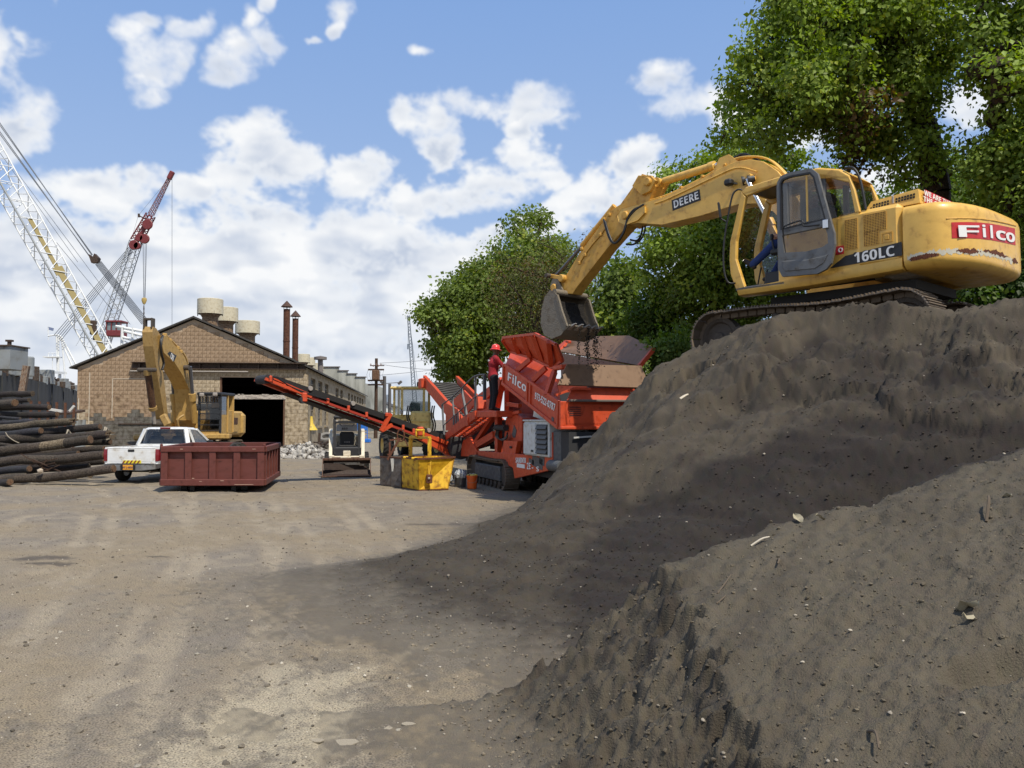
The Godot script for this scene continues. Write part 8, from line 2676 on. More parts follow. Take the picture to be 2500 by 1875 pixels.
func build_old_excavator() -> void:
	var B := Basis(Vector3(0,0,1),Vector3.UP,Vector3(-1,0,0))
	var T := Transform3D(B,Vector3(-14.15,0,-37.5))
	var o := thing("old_excavator","worn tan tracked excavator facing the yard before the workshop, arm hanging down","excavator","",T.origin,B)
	var yel := painted("old_tan",lin(0.46,0.29,0.085),0.5,0.7)
	var worn := surf("old_worn",lin(0.38,0.245,0.085),0.6,tx_grime(),0.9)
	var dirt := surf("old_dirt",lin(0.10,0.058,0.03),0.8,tx_rust(),0.6)
	var black := surf("cage_black",lin(0.012,0.014,0.018),0.55)
	var steel: Material = mats["track_steel"]
	var p5 := func(x: float,y: float,ax: int,val: float) -> Vector3: return onto(T,300 + x/4.878,780 + y/4.879,ax,val)
	for z in [-1.35,1.35]: crawler(o,Vector3(1.9,0.5,0),Vector3(-1.9,0.5,0),0.46,z,0.75,0.22,0.05,steel,mats["shoe_steel"])
	bx(o,"carbody",Vector3(0,0.7,0),Vector3(2.0,0.6,2.0),steel,0.1)
	bx(o,"house",Vector3(-1.7,1.75,-0.25),Vector3(2.9,1.1,2.3),yel,0.08)
	bx(o,"deck",Vector3(0.4,1.18,0),Vector3(3.2,0.28,3.1),worn,0.08)
	bx(o,"counterweight",Vector3(-3.1,1.7,0),Vector3(0.7,1.2,3.0),yel,0.2)
	bx(o,"engine_cover",Vector3(-2.0,2.45,0.1),Vector3(2.0,0.35,2.2),mats["machine_black"],0.1)
	for q in [[-1.2,1.85],[-2.0,1.85],[-1.2,1.5],[-2.0,1.5]]: bx(o,"side_door",Vector3(q[0],q[1],-1.41),Vector3(0.72,0.3,0.03),dirt if q[1] > 1.6 else yel,0.01)
	words(o,"model_number","330",0.2,mats["sign_white"],Transform3D(Basis(Vector3(-1,0,0),Vector3.UP,Vector3(0,0,-1)),Vector3(-0.3,1.5,-1.44)),1.0)
	bx(o,"tool_box",Vector3(0.2,1.55,0.75),Vector3(0.8,0.5,0.5),yel,0.06)
	# boom: its left side traced,pulled across
	var bp := []
	for p in [[455,190],[520,190],[600,280],[680,370],[740,450],[775,545],[792,650],[820,800],[850,950],[885,1200],[812,1200],[806,1000],[790,830],[720,680],[612,505],[532,442],[488,395],[466,300]]:
		var h: Vector3 = p5.call(p[0],p[1],2,-0.33)
		bp.append(Vector2(h.x,h.y))
	var mb := MB.new()
	mb.prism(bp,-0.33,0.33,0.01)
	part(o,"boom",mb.mesh(),yel)
	mb = MB.new()
	var lg := []
	for p in [[530,405],[560,380],[640,430],[610,505]]:
		var h: Vector3 = p5.call(p[0],p[1],2,-0.335)
		lg.append(Vector2(h.x,h.y))
	mb.prism(lg,-0.336,-0.333)
	part(o,"logo_plate",mb.mesh(),black)
	fit_words(o,"maker_name","CAT",p5.call(572,425,2,-0.345),p5.call(606,470,2,-0.345),0.26,Vector3(0,0,-1),mats["sign_white"])
	# arm
	var ap := []
	for p in [[300,12],[362,85],[400,105],[440,170],[470,330],[476,600],[500,800],[540,1155],[505,1190],[470,1000],[420,700],[362,320],[350,150]]:
		var h: Vector3 = p5.call(p[0],p[1],2,-0.2)
		ap.append(Vector2(h.x,h.y))
	ap.remove_at(0)
	mb = MB.new()
	mb.prism(ap,-0.2,0.2,0.008)
	part(o,"arm",mb.mesh(),worn)
	var e: Vector3 = p5.call(325,50,2,0.0)
	for s in [-0.15,0.15]: bx(o,"arm_ear",Vector3(e.x + 0.1,e.y,s),Vector3(0.34,0.42,0.05),steel,0.02)
	bx(o,"ear_bridge",Vector3(e.x + 0.05,e.y + 0.17,0),Vector3(0.2,0.08,0.3),steel,0.01)
	mb = MB.new()
	cyl(mb,p5.call(330,610,2,0.02) + Vector3(0.28,0,0),p5.call(390,1050,2,0.02) + Vector3(0.28,0,0),0.13)
	part(o,"bucket_cylinder",mb.mesh(40),dirt)
	mb = MB.new()
	cyl(mb,p5.call(388,1040,2,0.02) + Vector3(0.28,0,0),p5.call(395,1075,2,0.02) + Vector3(0.28,0,0),0.165)
	cyl(mb,p5.call(322,600,2,0.02) + Vector3(0.28,0,0),p5.call(332,660,2,0.02) + Vector3(0.28,0,0),0.15)
	part(o,"cylinder_gland",mb.mesh(40),worn)
	rod(o,"bucket_rod",p5.call(392,1060,2,0.02) + Vector3(0.28,0,0),p5.call(412,1240,2,0.02) + Vector3(0.28,0,0),0.07,mats["rail_steel"])
	bx(o,"cylinder_pin",p5.call(325,605,2,0.0) + Vector3(0.3,0,0),Vector3(0.16,0.16,0.75),steel,0.05)
	rod(o,"link_pin",p5.call(345,1240,0,3.2),p5.call(515,1245,0,3.0),0.13,steel)
	bx(o,"bucket_link",p5.call(505,1200,0,3.1),Vector3(0.2,0.5,0.3),worn,0.05,Basis(Vector3(1,0,0),0.5))
	# boom cylinders
	for q in [[585,640,605,900,632,1290,0.5],[800,560,828,900,858,1230,-0.5]]:
		rod(o,"boom_rod",p5.call(q[0],q[1],2,q[6]),p5.call(q[2],q[3],2,q[6]),0.075,mats["dirty_rod"])
		mb = MB.new()
		cyl(mb,p5.call(q[2] - 2,q[3] - 10,2,q[6]),p5.call(q[4],q[5],2,q[6]),0.125)
		cyl(mb,p5.call(q[2] - 3,q[3] - 16,2,q[6]),p5.call(q[2] + 4,q[3] + 70,2,q[6]),0.155)
		part(o,"boom_cylinder",mb.mesh(40),yel)
	rod(o,"boom_pin",p5.call(790,575,2,-0.55),p5.call(790,575,2,-0.55) + Vector3(0,0,1.1),0.11,steel)
	for k in 3:
		var ps := []
		for p in [[505,190 + k*5],[560,245],[640,325],[705,395],[750,470],[770,540]]: ps.append(p5.call(p[0] + k*3,p[1] - 10,2,-0.2 + k*0.15))
		hose(o,"hydraulic_pipe",ps,0.035,yel)
	for p in [[500,185],[560,250],[655,340],[690,385],[735,525]]: bx(o,"pipe_clamp",p5.call(p[0],p[1],2,-0.25),Vector3(0.12,0.14,0.16),yel,0.02)
	for k in 3:
		var ps := []
		for p in [[470,190],[445,260 + k*20],[452,400],[480,520],[460,600]]: ps.append(p5.call(p[0] + k*6,p[1],2,-0.36 - k*0.03))
		hose(o,"hose",ps,0.03,mats["hose_rubber"])
	# cab with its black guard
	var cx := 1.75
	var l0: Vector3 = p5.call(905,1350,0,cx)
	var r1: Vector3 = p5.call(1165,870,0,cx)
	var zl := l0.z
	var zr := r1.z
	var yb := l0.y
	var yt := r1.y
	var cm := Vector3(cx - 0.8,(yb + yt)*0.5,(zl + zr)*0.5)
	bx(o,"cab_floor",Vector3(cm.x,yb,cm.z),Vector3(1.7,0.16,absf(zl - zr)),yel,0.03)
	bx(o,"cab_roof",Vector3(cm.x,yt - 0.05,cm.z),Vector3(1.9,0.12,absf(zl - zr) + 0.12),black,0.03)
	bx(o,"cab_back",Vector3(cx - 1.6,cm.y,cm.z),Vector3(0.08,yt - yb,absf(zl - zr)),yel,0.02)
	bx(o,"cab_side",Vector3(cm.x,cm.y - 0.35,zr + 0.03),Vector3(1.55,(yt - yb)*0.55,0.06),yel,0.02)
	for z in [zl,zr]:
		for x in [cx,cx - 0.9,cx - 1.6]: bar(o,"cab_post",Vector3(x,yb,z),Vector3(x,yt,z),0.09,black if x == cx else yel)
	for k in 8: bar(o,"guard_bar",Vector3(cx + 0.06,yt - 0.18,lerpf(zl,zr,(k + 0.5)/8.0)),Vector3(cx + 0.06,yt - 0.42,lerpf(zl,zr,(k + 0.5)/8.0)),0.04,black)
	for k in 6: bar(o,"guard_bar",Vector3(cx + 0.06,lerpf(yb + 0.1,yt - 0.42,k/5.0),zl),Vector3(cx + 0.06,lerpf(yb + 0.1,yt - 0.42,k/5.0),zr),0.035,black)
	bx(o,"windscreen",Vector3(cx,cm.y,cm.z),Vector3(0.01,yt - yb - 0.1,absf(zl - zr) - 0.06),mats["truck_glass"])
	bx(o,"side_window",Vector3(cx - 0.45,cm.y + 0.3,zr),Vector3(0.8,(yt - yb)*0.45,0.01),mats["truck_glass"])
	bx(o,"seat",Vector3(cx - 0.9,yb + 0.6,cm.z),Vector3(0.5,0.9,0.5),black,0.08)
	for p in [[940,897],[1098,892]]: bx(o,"work_lamp",p5.call(p[0],p[1],0,cx + 0.15),Vector3(0.1,0.15,0.2),mats["rail_steel"],0.03)
	bx(o,"front_bumper",Vector3(cx + 0.05,yb - 0.14,cm.z - 0.2),Vector3(0.2,0.2,absf(zl - zr) + 0.4),yel,0.03)
	for s in [0.25,-0.3]: hose(o,"guard_loop",[Vector3(1.75,1.5,s),Vector3(1.9,1.9,s),Vector3(1.75,2.1,s*1.6)],0.045,worn)

func open_box(o: Node3D,b: Array,t: Array,thick: float,m: Array) -> void:      # four walls and a floor between a lower and an upper outline
	var cb := Vector3.ZERO
	for p in b: cb += p*0.25
	for k in 4:
		var j := (k + 1) % 4
		var mid: Vector3 = (b[k] + b[j])*0.5
		var inn := (cb - mid)
		inn.y = 0
		inn = inn.normalized()*thick
		var mb := MB.new()
		mb.hexa([b[k],b[j],t[j],t[k],b[k] + inn,b[j] + inn,t[j] + inn,t[k] + inn])
		part(o,"wall_sheet",mb.mesh(),m[k % m.size()])
	plate(o,"floor_sheet",[b[0] + Vector3(0,0.03,0),b[1] + Vector3(0,0.03,0),b[2] + Vector3(0,0.03,0),b[3] + Vector3(0,0.03,0)],0.02,m[0])

func build_bins() -> void:
	var z3 := func(x: float,y: float,h: float) -> Vector3: return ground_at(600 + x/3.0164,700 + y/3.0164,h)
	var yel := surf("skip_yellow",lin(0.68,0.43,0.025),0.5,noise_tex("tx_skip",512,0.011,6,[[0.0,Color(0.22,0.15,0.13)],[0.2,Color(0.42,0.30,0.22)],[0.36,Color(0.88,0.80,0.6)],[0.6,Color(1,0.99,0.96)],[1.0,Color(1,1,1)]],FastNoiseLite.TYPE_SIMPLEX_SMOOTH,26.0,51),0.75)
	var rust: Material = surf("skip_rust",lin(0.16,0.075,0.045),0.8,tx_rust(),1.0)
	# the yellow skip
	var A: Vector3 = z3.call(1150,1480,0.02)
	var Bp: Vector3 = z3.call(1275,1499,0.02)
	var C: Vector3 = z3.call(1492,1491,0.02)
	var h := 0.87
	var A2: Vector3 = z3.call(1149,1256,h)
	var B2: Vector3 = z3.call(1272,1268,h)
	var C2: Vector3 = z3.call(1541,1256,h)
	var o := thing("yellow_skip","yellow steel concrete skip with a tall lifting bail and rust stained foot","skip","",Bp)
	var b := [A - Bp,Vector3.ZERO,C - Bp,A + C - Bp - Bp]
	var t := [A2 - Bp,B2 - Bp,C2 - Bp,A2 + C2 - B2 - Bp]
	open_box(o,b,t,0.03,[yel])
	for k in 4: bar(o,"rim",t[k],t[(k + 1) % 4],0.045,rust)
	bar(o,"foot_rim",b[0],b[1],0.03,rust)
	bar(o,"foot_rim",b[1],b[2],0.03,rust)
	# bail: two posts and a bar across
	var p0: Vector3 = z3.call(1365,1370,0.42) - Bp
	p0 = b[1].lerp(b[2],0.36) + Vector3(0,0.42,0.07)
	var p1 := p0 + Vector3(0.0,0.98,0.02)
	bar(o,"bail_post",p0 - Vector3(0,0.14,0),p1,0.10,yel,0.06)
	var q0: Vector3 = b[0].lerp(b[3],0.36) + Vector3(0,0.42,0)
	var q1 := at(600 + 1215/3.0164,700 + 1108/3.0164,-(q0.z + Bp.z)) - Bp
	bar(o,"bail_post",Vector3(q1.x,q0.y - 0.1,q0.z),q1,0.10,yel,0.06)
	bar(o,"bail_bar",q1,Vector3(p1.x,p1.y,p1.z),0.10,yel,0.07)
	var mid := (q1 + p1)*0.5
	for s in [-0.1,0.1]: bx(o,"lifting_lug",mid + Vector3(s,0.12,0),Vector3(0.05,0.24,0.12),yel,0.02)
	bx(o,"lifting_lug",mid + Vector3(0,0.2,0),Vector3(0.26,0.06,0.12),yel,0.02)
	bx(o,"pivot_box",p0 + Vector3(0,-0.12,0.03),Vector3(0.16,0.24,0.09),rust,0.02)
	bx(o,"pivot_pin",p0 + Vector3(0,-0.1,0.09),Vector3(0.06,0.06,0.06),mats["rail_steel"],0.015)
	for k in 2: bx(o,"rim_clamp",t[0].lerp(t[1],0.25 + 0.5*k) + Vector3(0,0.01,0.03),Vector3(0.14,0.06,0.08),yel,0.015)
	# the grey rusty skip beside it
	var gm := surf("skip_grey",lin(0.15,0.135,0.115),0.6,noise_tex("tx_skip2",512,0.012,6,[[0.0,Color(0.35,0.26,0.2)],[0.4,Color(0.8,0.72,0.66)],[0.62,Color(1,1,1)],[1.0,Color(0.7,0.66,0.62)]],FastNoiseLite.TYPE_SIMPLEX_SMOOTH,30.0,58),0.7)
	A = z3.call(989,1460,0.02)
	Bp = z3.call(1146,1481,0.02)
	h = 0.83
	A2 = z3.call(990,1252,h)
	B2 = z3.call(1147,1262,h)
	var g := thing("grey_skip","grey rust streaked steel skip with a hinged lifting bail, left of the yellow one","skip","",A)
	var dep := Vector3(0.55,0,-0.95)
	open_box(g,[Vector3.ZERO,Bp - A,Bp - A + dep,dep],[A2 - A,B2 - A,B2 - A + dep,A2 - A + dep],0.03,[gm])
	for k in 2: bar(g,"rim",(A2 - A) + dep*k,(B2 - A) + dep*k,0.04,rust)
	bx(g,"white_splash",(A2 - A).lerp(B2 - A,0.66) + Vector3(0,-0.2,0.012),Vector3(0.16,0.36,0.006),surf("lime_splash",lin(0.55,0.54,0.5),0.9,tx_speck(),2.0),0.0,Basis(Vector3(0,0,1),0.1))
	bx(g,"white_splash",(A2 - A).lerp(B2 - A,0.6) + Vector3(0,-0.32,0.013),Vector3(0.05,0.44,0.005),mats["lime_splash"])
	var zz := -(A.z) - 0.3
	var w := func(x: float,y: float) -> Vector3: return at(600 + x/3.0164,700 + y/3.0164,zz) - A
	for q in [[1045,1275,1132,1120,0.06],[1060,1145,1060,1250,0.05],[1060,1130,1145,1120,0.05],[1172,1125,1195,1175,0.03],[1100,1200,1045,1240,0.04]]: bar(g,"bail_bar",w.call(q[0],q[1]),w.call(q[2],q[3]),q[4],rust)
	var ring := []
	for k in 13: ring.append(w.call(1142,1095) + Vector3(cos(TAU*k/12.0)*0.1,sin(TAU*k/12.0)*0.17,0))
	hose(g,"lifting_ring",ring,0.018,rust)
	# orange bucket,grey pail with a bag
	var q4 := func(x: float,y: float,hh: float) -> Vector3: return ground_at(900 + x/2.9493,780 + y/2.95,hh)
	var bo: Vector3 = q4.call(744,1218,0.0)
	var k := thing("orange_bucket","orange plastic bucket filled with yellow gloves and rags","bucket","",bo)
	var ob := surf("bucket_orange",lin(0.70,0.115,0.012),0.45)
	var mb := MB.new()
	mb.lathe([Vector2(0,0.01),Vector2(0.122,0.0),Vector2(0.132,0.02),Vector2(0.148,0.28),Vector2(0.155,0.28),Vector2(0.155,0.295),Vector2(0.149,0.295),Vector2(0.152,0.33),Vector2(0.16,0.335),Vector2(0.16,0.36),Vector2(0.152,0.365),Vector2(0.146,0.36),Vector2(0.13,0.03),Vector2(0,0.03)],26)
	part(k,"pail",mb.mesh(40),ob)
	hose(k,"wire_handle",[Vector3(-0.155,0.3,0.02),Vector3(-0.11,0.2,0.13),Vector3(0,0.17,0.168),Vector3(0.11,0.2,0.13),Vector3(0.155,0.3,0.02)],0.004,mats["rail_steel"])
	for i in 5:
		var rg := lump(70 + i,0.6)
		tag(part(self,"work_rag",rg,surf("rag_yellow",lin(0.66,0.58,0.13),0.9) if i % 2 == 0 else surf("rag_grey",lin(0.3,0.28,0.22),0.9),Transform3D(Basis.from_euler(Vector3(i,i*2.0,0.4)).scaled(Vector3(0.15,0.08,0.12)),bo + Vector3(-0.08 + 0.045*i,0.375 + 0.018*(i % 2),0.05*((i % 3) - 1)))),["yellow glove at the left rim of the orange bucket","grey rag just left of the middle in the orange bucket","yellow rag in the middle of the orange bucket","grey rag right of the middle in the orange bucket","yellow glove at the right rim of the orange bucket"][i],"rag","rags in the orange bucket")
	var po: Vector3 = q4.call(660,1206,0.0)
	var pl := thing("steel_pail","grey steel pail lined with a clear plastic bag, beside the orange bucket","pail","",po)
	mb = MB.new()
	mb.lathe([Vector2(0,0.01),Vector2(0.15,0.0),Vector2(0.155,0.03),Vector2(0.16,0.08),Vector2(0.165,0.085),Vector2(0.165,0.1),Vector2(0.162,0.11),Vector2(0.175,0.34),Vector2(0.182,0.35),Vector2(0.17,0.36),Vector2(0.15,0.03),Vector2(0,0.03)],24)
	part(pl,"pail",mb.mesh(40),surf("galvanised",lin(0.13,0.14,0.15),0.35,tx_grime(),2.0,null,1.0,0.5))
	mb = MB.new()
	mb.lathe([Vector2(0.178,0.26),Vector2(0.19,0.34),Vector2(0.17,0.40),Vector2(0.13,0.46),Vector2(0.11,0.44),Vector2(0.06,0.5),Vector2(0.03,0.44),Vector2(0,0.45)],9)
	part(pl,"plastic_liner",mb.mesh(),surf("clear_bag",lin(0.45,0.48,0.5),0.25,null,1.0,tx_bump(),3.0))
	var bag2: Vector3 = q4.call(612,1100,0.0)
	tag(part(self,"plastic_bag",lump(34,0.8),mats["clear_bag"],Transform3D(Basis.from_scale(Vector3(0.3,0.45,0.3)),po + Vector3(-0.33,0.22,-0.2))),"grey crumpled bag between the yellow skip and the steel pail","bag")
	var dk := part(self,"rubber_mat",lump(36,0.5),mats["hose_rubber"],Transform3D(Basis.from_scale(Vector3(0.7,0.55,0.6)),po + Vector3(-0.45,0.25,-0.55)))
	tag(dk,"black folded rubber sheet lying behind the grey pail","rubber sheet")
	var _u := bag2

func build_logs() -> void:
	var wood := surf("log_bark",Color.WHITE,0.92,noise_tex("tx_log",512,0.022,6,[[0.0,Color(0.34,0.30,0.27)],[0.4,Color(0.72,0.68,0.64)],[0.62,Color(0.96,0.94,0.9)],[1.0,Color(1,1,1)]],FastNoiseLite.TYPE_SIMPLEX,12.0,66),1.1,tx_bump(),3.0,0.0,false,true)
	var brown := Color(0.098,0.078,0.06)
	var dark := Color(0.045,0.037,0.032)
	var blue := Color(0.05,0.052,0.065)
	var pale := Color(0.20,0.165,0.115)
	var logs := [   # left y,right x and y,radius,depth,colour,label
		[605,335,585,30,33.0,dark,"topmost dark log of the stack, its end before the dock wall"],
		[668,295,650,24,32.2,dark,"short thin dark log just under the topmost one"],
		[682,150,678,42,31.0,brown,"thick short brown log whose end shows at the upper left"],
		[728,498,722,31,31.6,dark,"straight black log in the upper stack, below the thick brown end"],
		[795,575,795,31,31.0,dark,"long black log ending near the lean-to"],
		[838,210,838,16,30.6,blue,"thin bluish pole under the long black log at the left edge"],
		[884,350,862,25,30.2,blue,"grey blue pole just above the light brown log"],
		[930,728,868,38,29.2,pale*0.8,"light brown log with a ragged broken end pointing at the workshop"],
		[997,415,960,36,28.6,blue,"bluish black log with a blunt end under the light brown log"],
		[1010,1020,920,36,29.2,dark*1.3,"dark brown log on the right of the stack, uppermost at the workshop wall"],
		[1062,1095,1000,44,28.4,brown*0.7,"long dark log bound with a rope near its broken right end"],
		[1090,1110,1072,35,28.8,dark,"black log end jutting out below the roped log"],
		[1178,922,1050,49,27.4,brown,"thick log with a pale scuffed patch near its right end"],
		[1108,290,1100,17,27.9,brown,"thin brown pole left of the scuffed log"],
		[1210,1060,1140,31,28.2,brown*0.8,"brown log behind the pickup's left rear corner"],
		[1290,1060,1205,47,26.6,brown,"thick weathered log level with the pickup tailgate"],
		[1345,1060,1268,34,27.2,dark*1.2,"dark log half hidden behind the splintered wood"],
		[1362,300,1345,36,26.2,blue,"short bluish log end low on the left"],
		[1412,260,1402,15,26.0,pale*0.7,"thin tan pole under the bluish log end"],
		[1472,1150,1345,45,25.4,brown*1.2,"bottom front log lying on the ground out to the pickup"],
		[1496,105,1480,38,25.0,dark,"short dark log on the ground at the left edge"],
		[960,560,930,22,30.0,dark*0.8,"thin black pole in the gap behind the light brown log"],
		[1150,700,1110,30,29.2,dark*0.8,"black log in the gap behind the scuffed log"],
		[1255,800,1190,32,28.0,dark*0.8,"black log in the gap above the weathered log"],
		[1400,900,1320,30,27.0,dark*0.8,"black log in the gap above the bottom front log"],
	]
	var idx := 0
	for l in logs:
		var d: float = l[4]
		var a := at(0,820 + l[0]/4.147,d)
		var b := at(l[1]/4.147,820 + l[2]/4.147,d - 0.6)
		var ext := (a - b).normalized()
		a += ext*rng.randf_range(2.0,4.0)
		var r: float = l[3]/4.147*d/FOCAL
		var mb := MB.new()
		var n := 16
		var rings := []
		var ax := (b - a).normalized()
		var u := ax.cross(Vector3.UP).normalized()
		var w := ax.cross(u)
		for k in n + 1:
			var t := float(k)/n
			var c := a.lerp(b,t) + Vector3(0,noise.get_noise_2d(t*1.7,idx*7.0)*0.12*sin(t*PI),noise.get_noise_2d(t*1.7 + 50.0,idx*7.0)*0.12)
			var ring := []
			for s in 12:
				var an := TAU*s/12
				var rr := r*(1.0 + 0.10*noise.get_noise_3d(t*9.0,s*0.7,idx*3.0))*(1.0 if k < n else 0.93)
				ring.append(c - a + (u*cos(an) + w*sin(an))*rr)
			rings.append(ring)
		mb.col = l[5]
		for k in n:
			mb.col = l[5]*Color(0.82,0.84,0.88)*(1.0 + 0.5*noise.get_noise_2d(k*0.5,idx*5.0))
			if idx == 12 and k in [12,13]: mb.col = pale*1.35
			mb.loft([rings[k],rings[k + 1]],false)
		mb.col = l[5].lerp(Color(0.16,0.12,0.08),0.5)
		var ctr := Vector3.ZERO
		for p in rings[n]: ctr += p/12.0
		for s in 12: mb.face([ctr + ax*0.02,rings[n][s],rings[n][(s + 1) % 12]],rings[n - 1][0])
		var o := thing("log",l[6],"log","logs in the timber stack",a)
		part(o,"bark",mb.mesh(55),wood)
		if l[3] > 30:
			mb = MB.new()
			mb.tube([ctr - ax*0.01,ctr + ax*0.025],[r*0.8,r*0.76],12)
			part(o,"cut_end",mb.mesh(40),surf("log_end",lin(0.15,0.115,0.08),0.95,tx_rust(),2.0))
		if idx in [7,10]:
			for k in 7:
				var an := TAU*k/7.0
				bar(o,"splinter",ctr + (u*cos(an) + w*sin(an))*r*0.7,ctr + (u*cos(an) + w*sin(an))*r*0.85 + ax*rng.randf_range(0.06,0.22),0.05,surf("splinter_wood",lin(0.13,0.095,0.06),0.95))
		idx += 1
	# ropes round the roped log,splintered wood in front
	var rp := surf("rope",lin(0.30,0.26,0.20),0.95)
	for q in [[655,985,680,1040,28.2],[1045,955,1075,1030,28.0],[1030,950,1060,1020,28.05]]:
		var m := at((q[0] + q[2])*0.5/4.147,820 + (q[1] + q[3])*0.5/4.147,q[4] - 0.05)
		var mb := MB.new()
		var pts := []
		for k in 13: pts.append(m + Vector3(0.05*sin(k*1.0) + 0.02*k*0.2,cos(TAU*k/12.0)*0.19,sin(TAU*k/12.0)*0.17 - 0.1))
		mb.tube(pts,0.025,6)
		tag(part(self,"rope_loop",mb.mesh(50),rp),["rope loop round the middle of the long roped log","outer rope loop at the right end of the roped log","inner rope loop at the right end of the roped log"][[655,1045,1030].find(q[0])],"rope","ropes round the roped log")
	var hp := []
	for p in [[55,975],[85,1020],[140,1060],[195,1085]]: hp.append(at(p[0]/4.147,820 + p[1]/4.147,28.1))
	var hm := MB.new()
	hm.tube(smooth_path(hp),0.014,5)
	tag(part(self,"loose_rope",hm.mesh(50),rp),"thin loose rope hanging across the bluish log at the left","rope")
	var sp := surf("splintered",lin(0.075,0.055,0.042),0.95,tx_rust(),1.5)
	for k in 9:
		var c := at((330 + k*24 + rng.randf_range(-40,40))/4.147,820 + (1300 + rng.randf_range(-25,50))/4.147,25.9 - 0.02*k)
		var dv := Vector3(rng.randf_range(-1,1),rng.randf_range(-0.5,0.5),rng.randf_range(-0.3,0.3)).normalized()*rng.randf_range(0.2,0.55)
		tag(bar(self,"splintered_board",c - dv,c + dv,0.05,sp,0.025),"dark splintered board in the tangle before the log stack","splintered wood","splintered boards before the logs")
	for q in [[405,1370,0.12,"pale stone lying on the tangle of splintered wood"],[915,1412,0.12,"pale stone on the ground beside the bottom front log"]]:
		tag(part(self,"stone",lump(90 + int(q[0]),0.9),surf("pale_stone",lin(0.45,0.37,0.28),0.9),Transform3D(Basis.from_scale(Vector3.ONE*q[2]*1.6),at(q[0]/4.147,820 + q[1]/4.147,25.0))),q[3],"stone")

func on_heap(u: float,v: float) -> Vector3:
	var r := sight(u,v).normalized()
	var p := Vector3(0,EYE,0)
	for k in 3000:
		p += r*0.008*(1.0 + k*0.002)
		if p.y < maxf(heap(p.x,p.z),0.0): return p
	return p

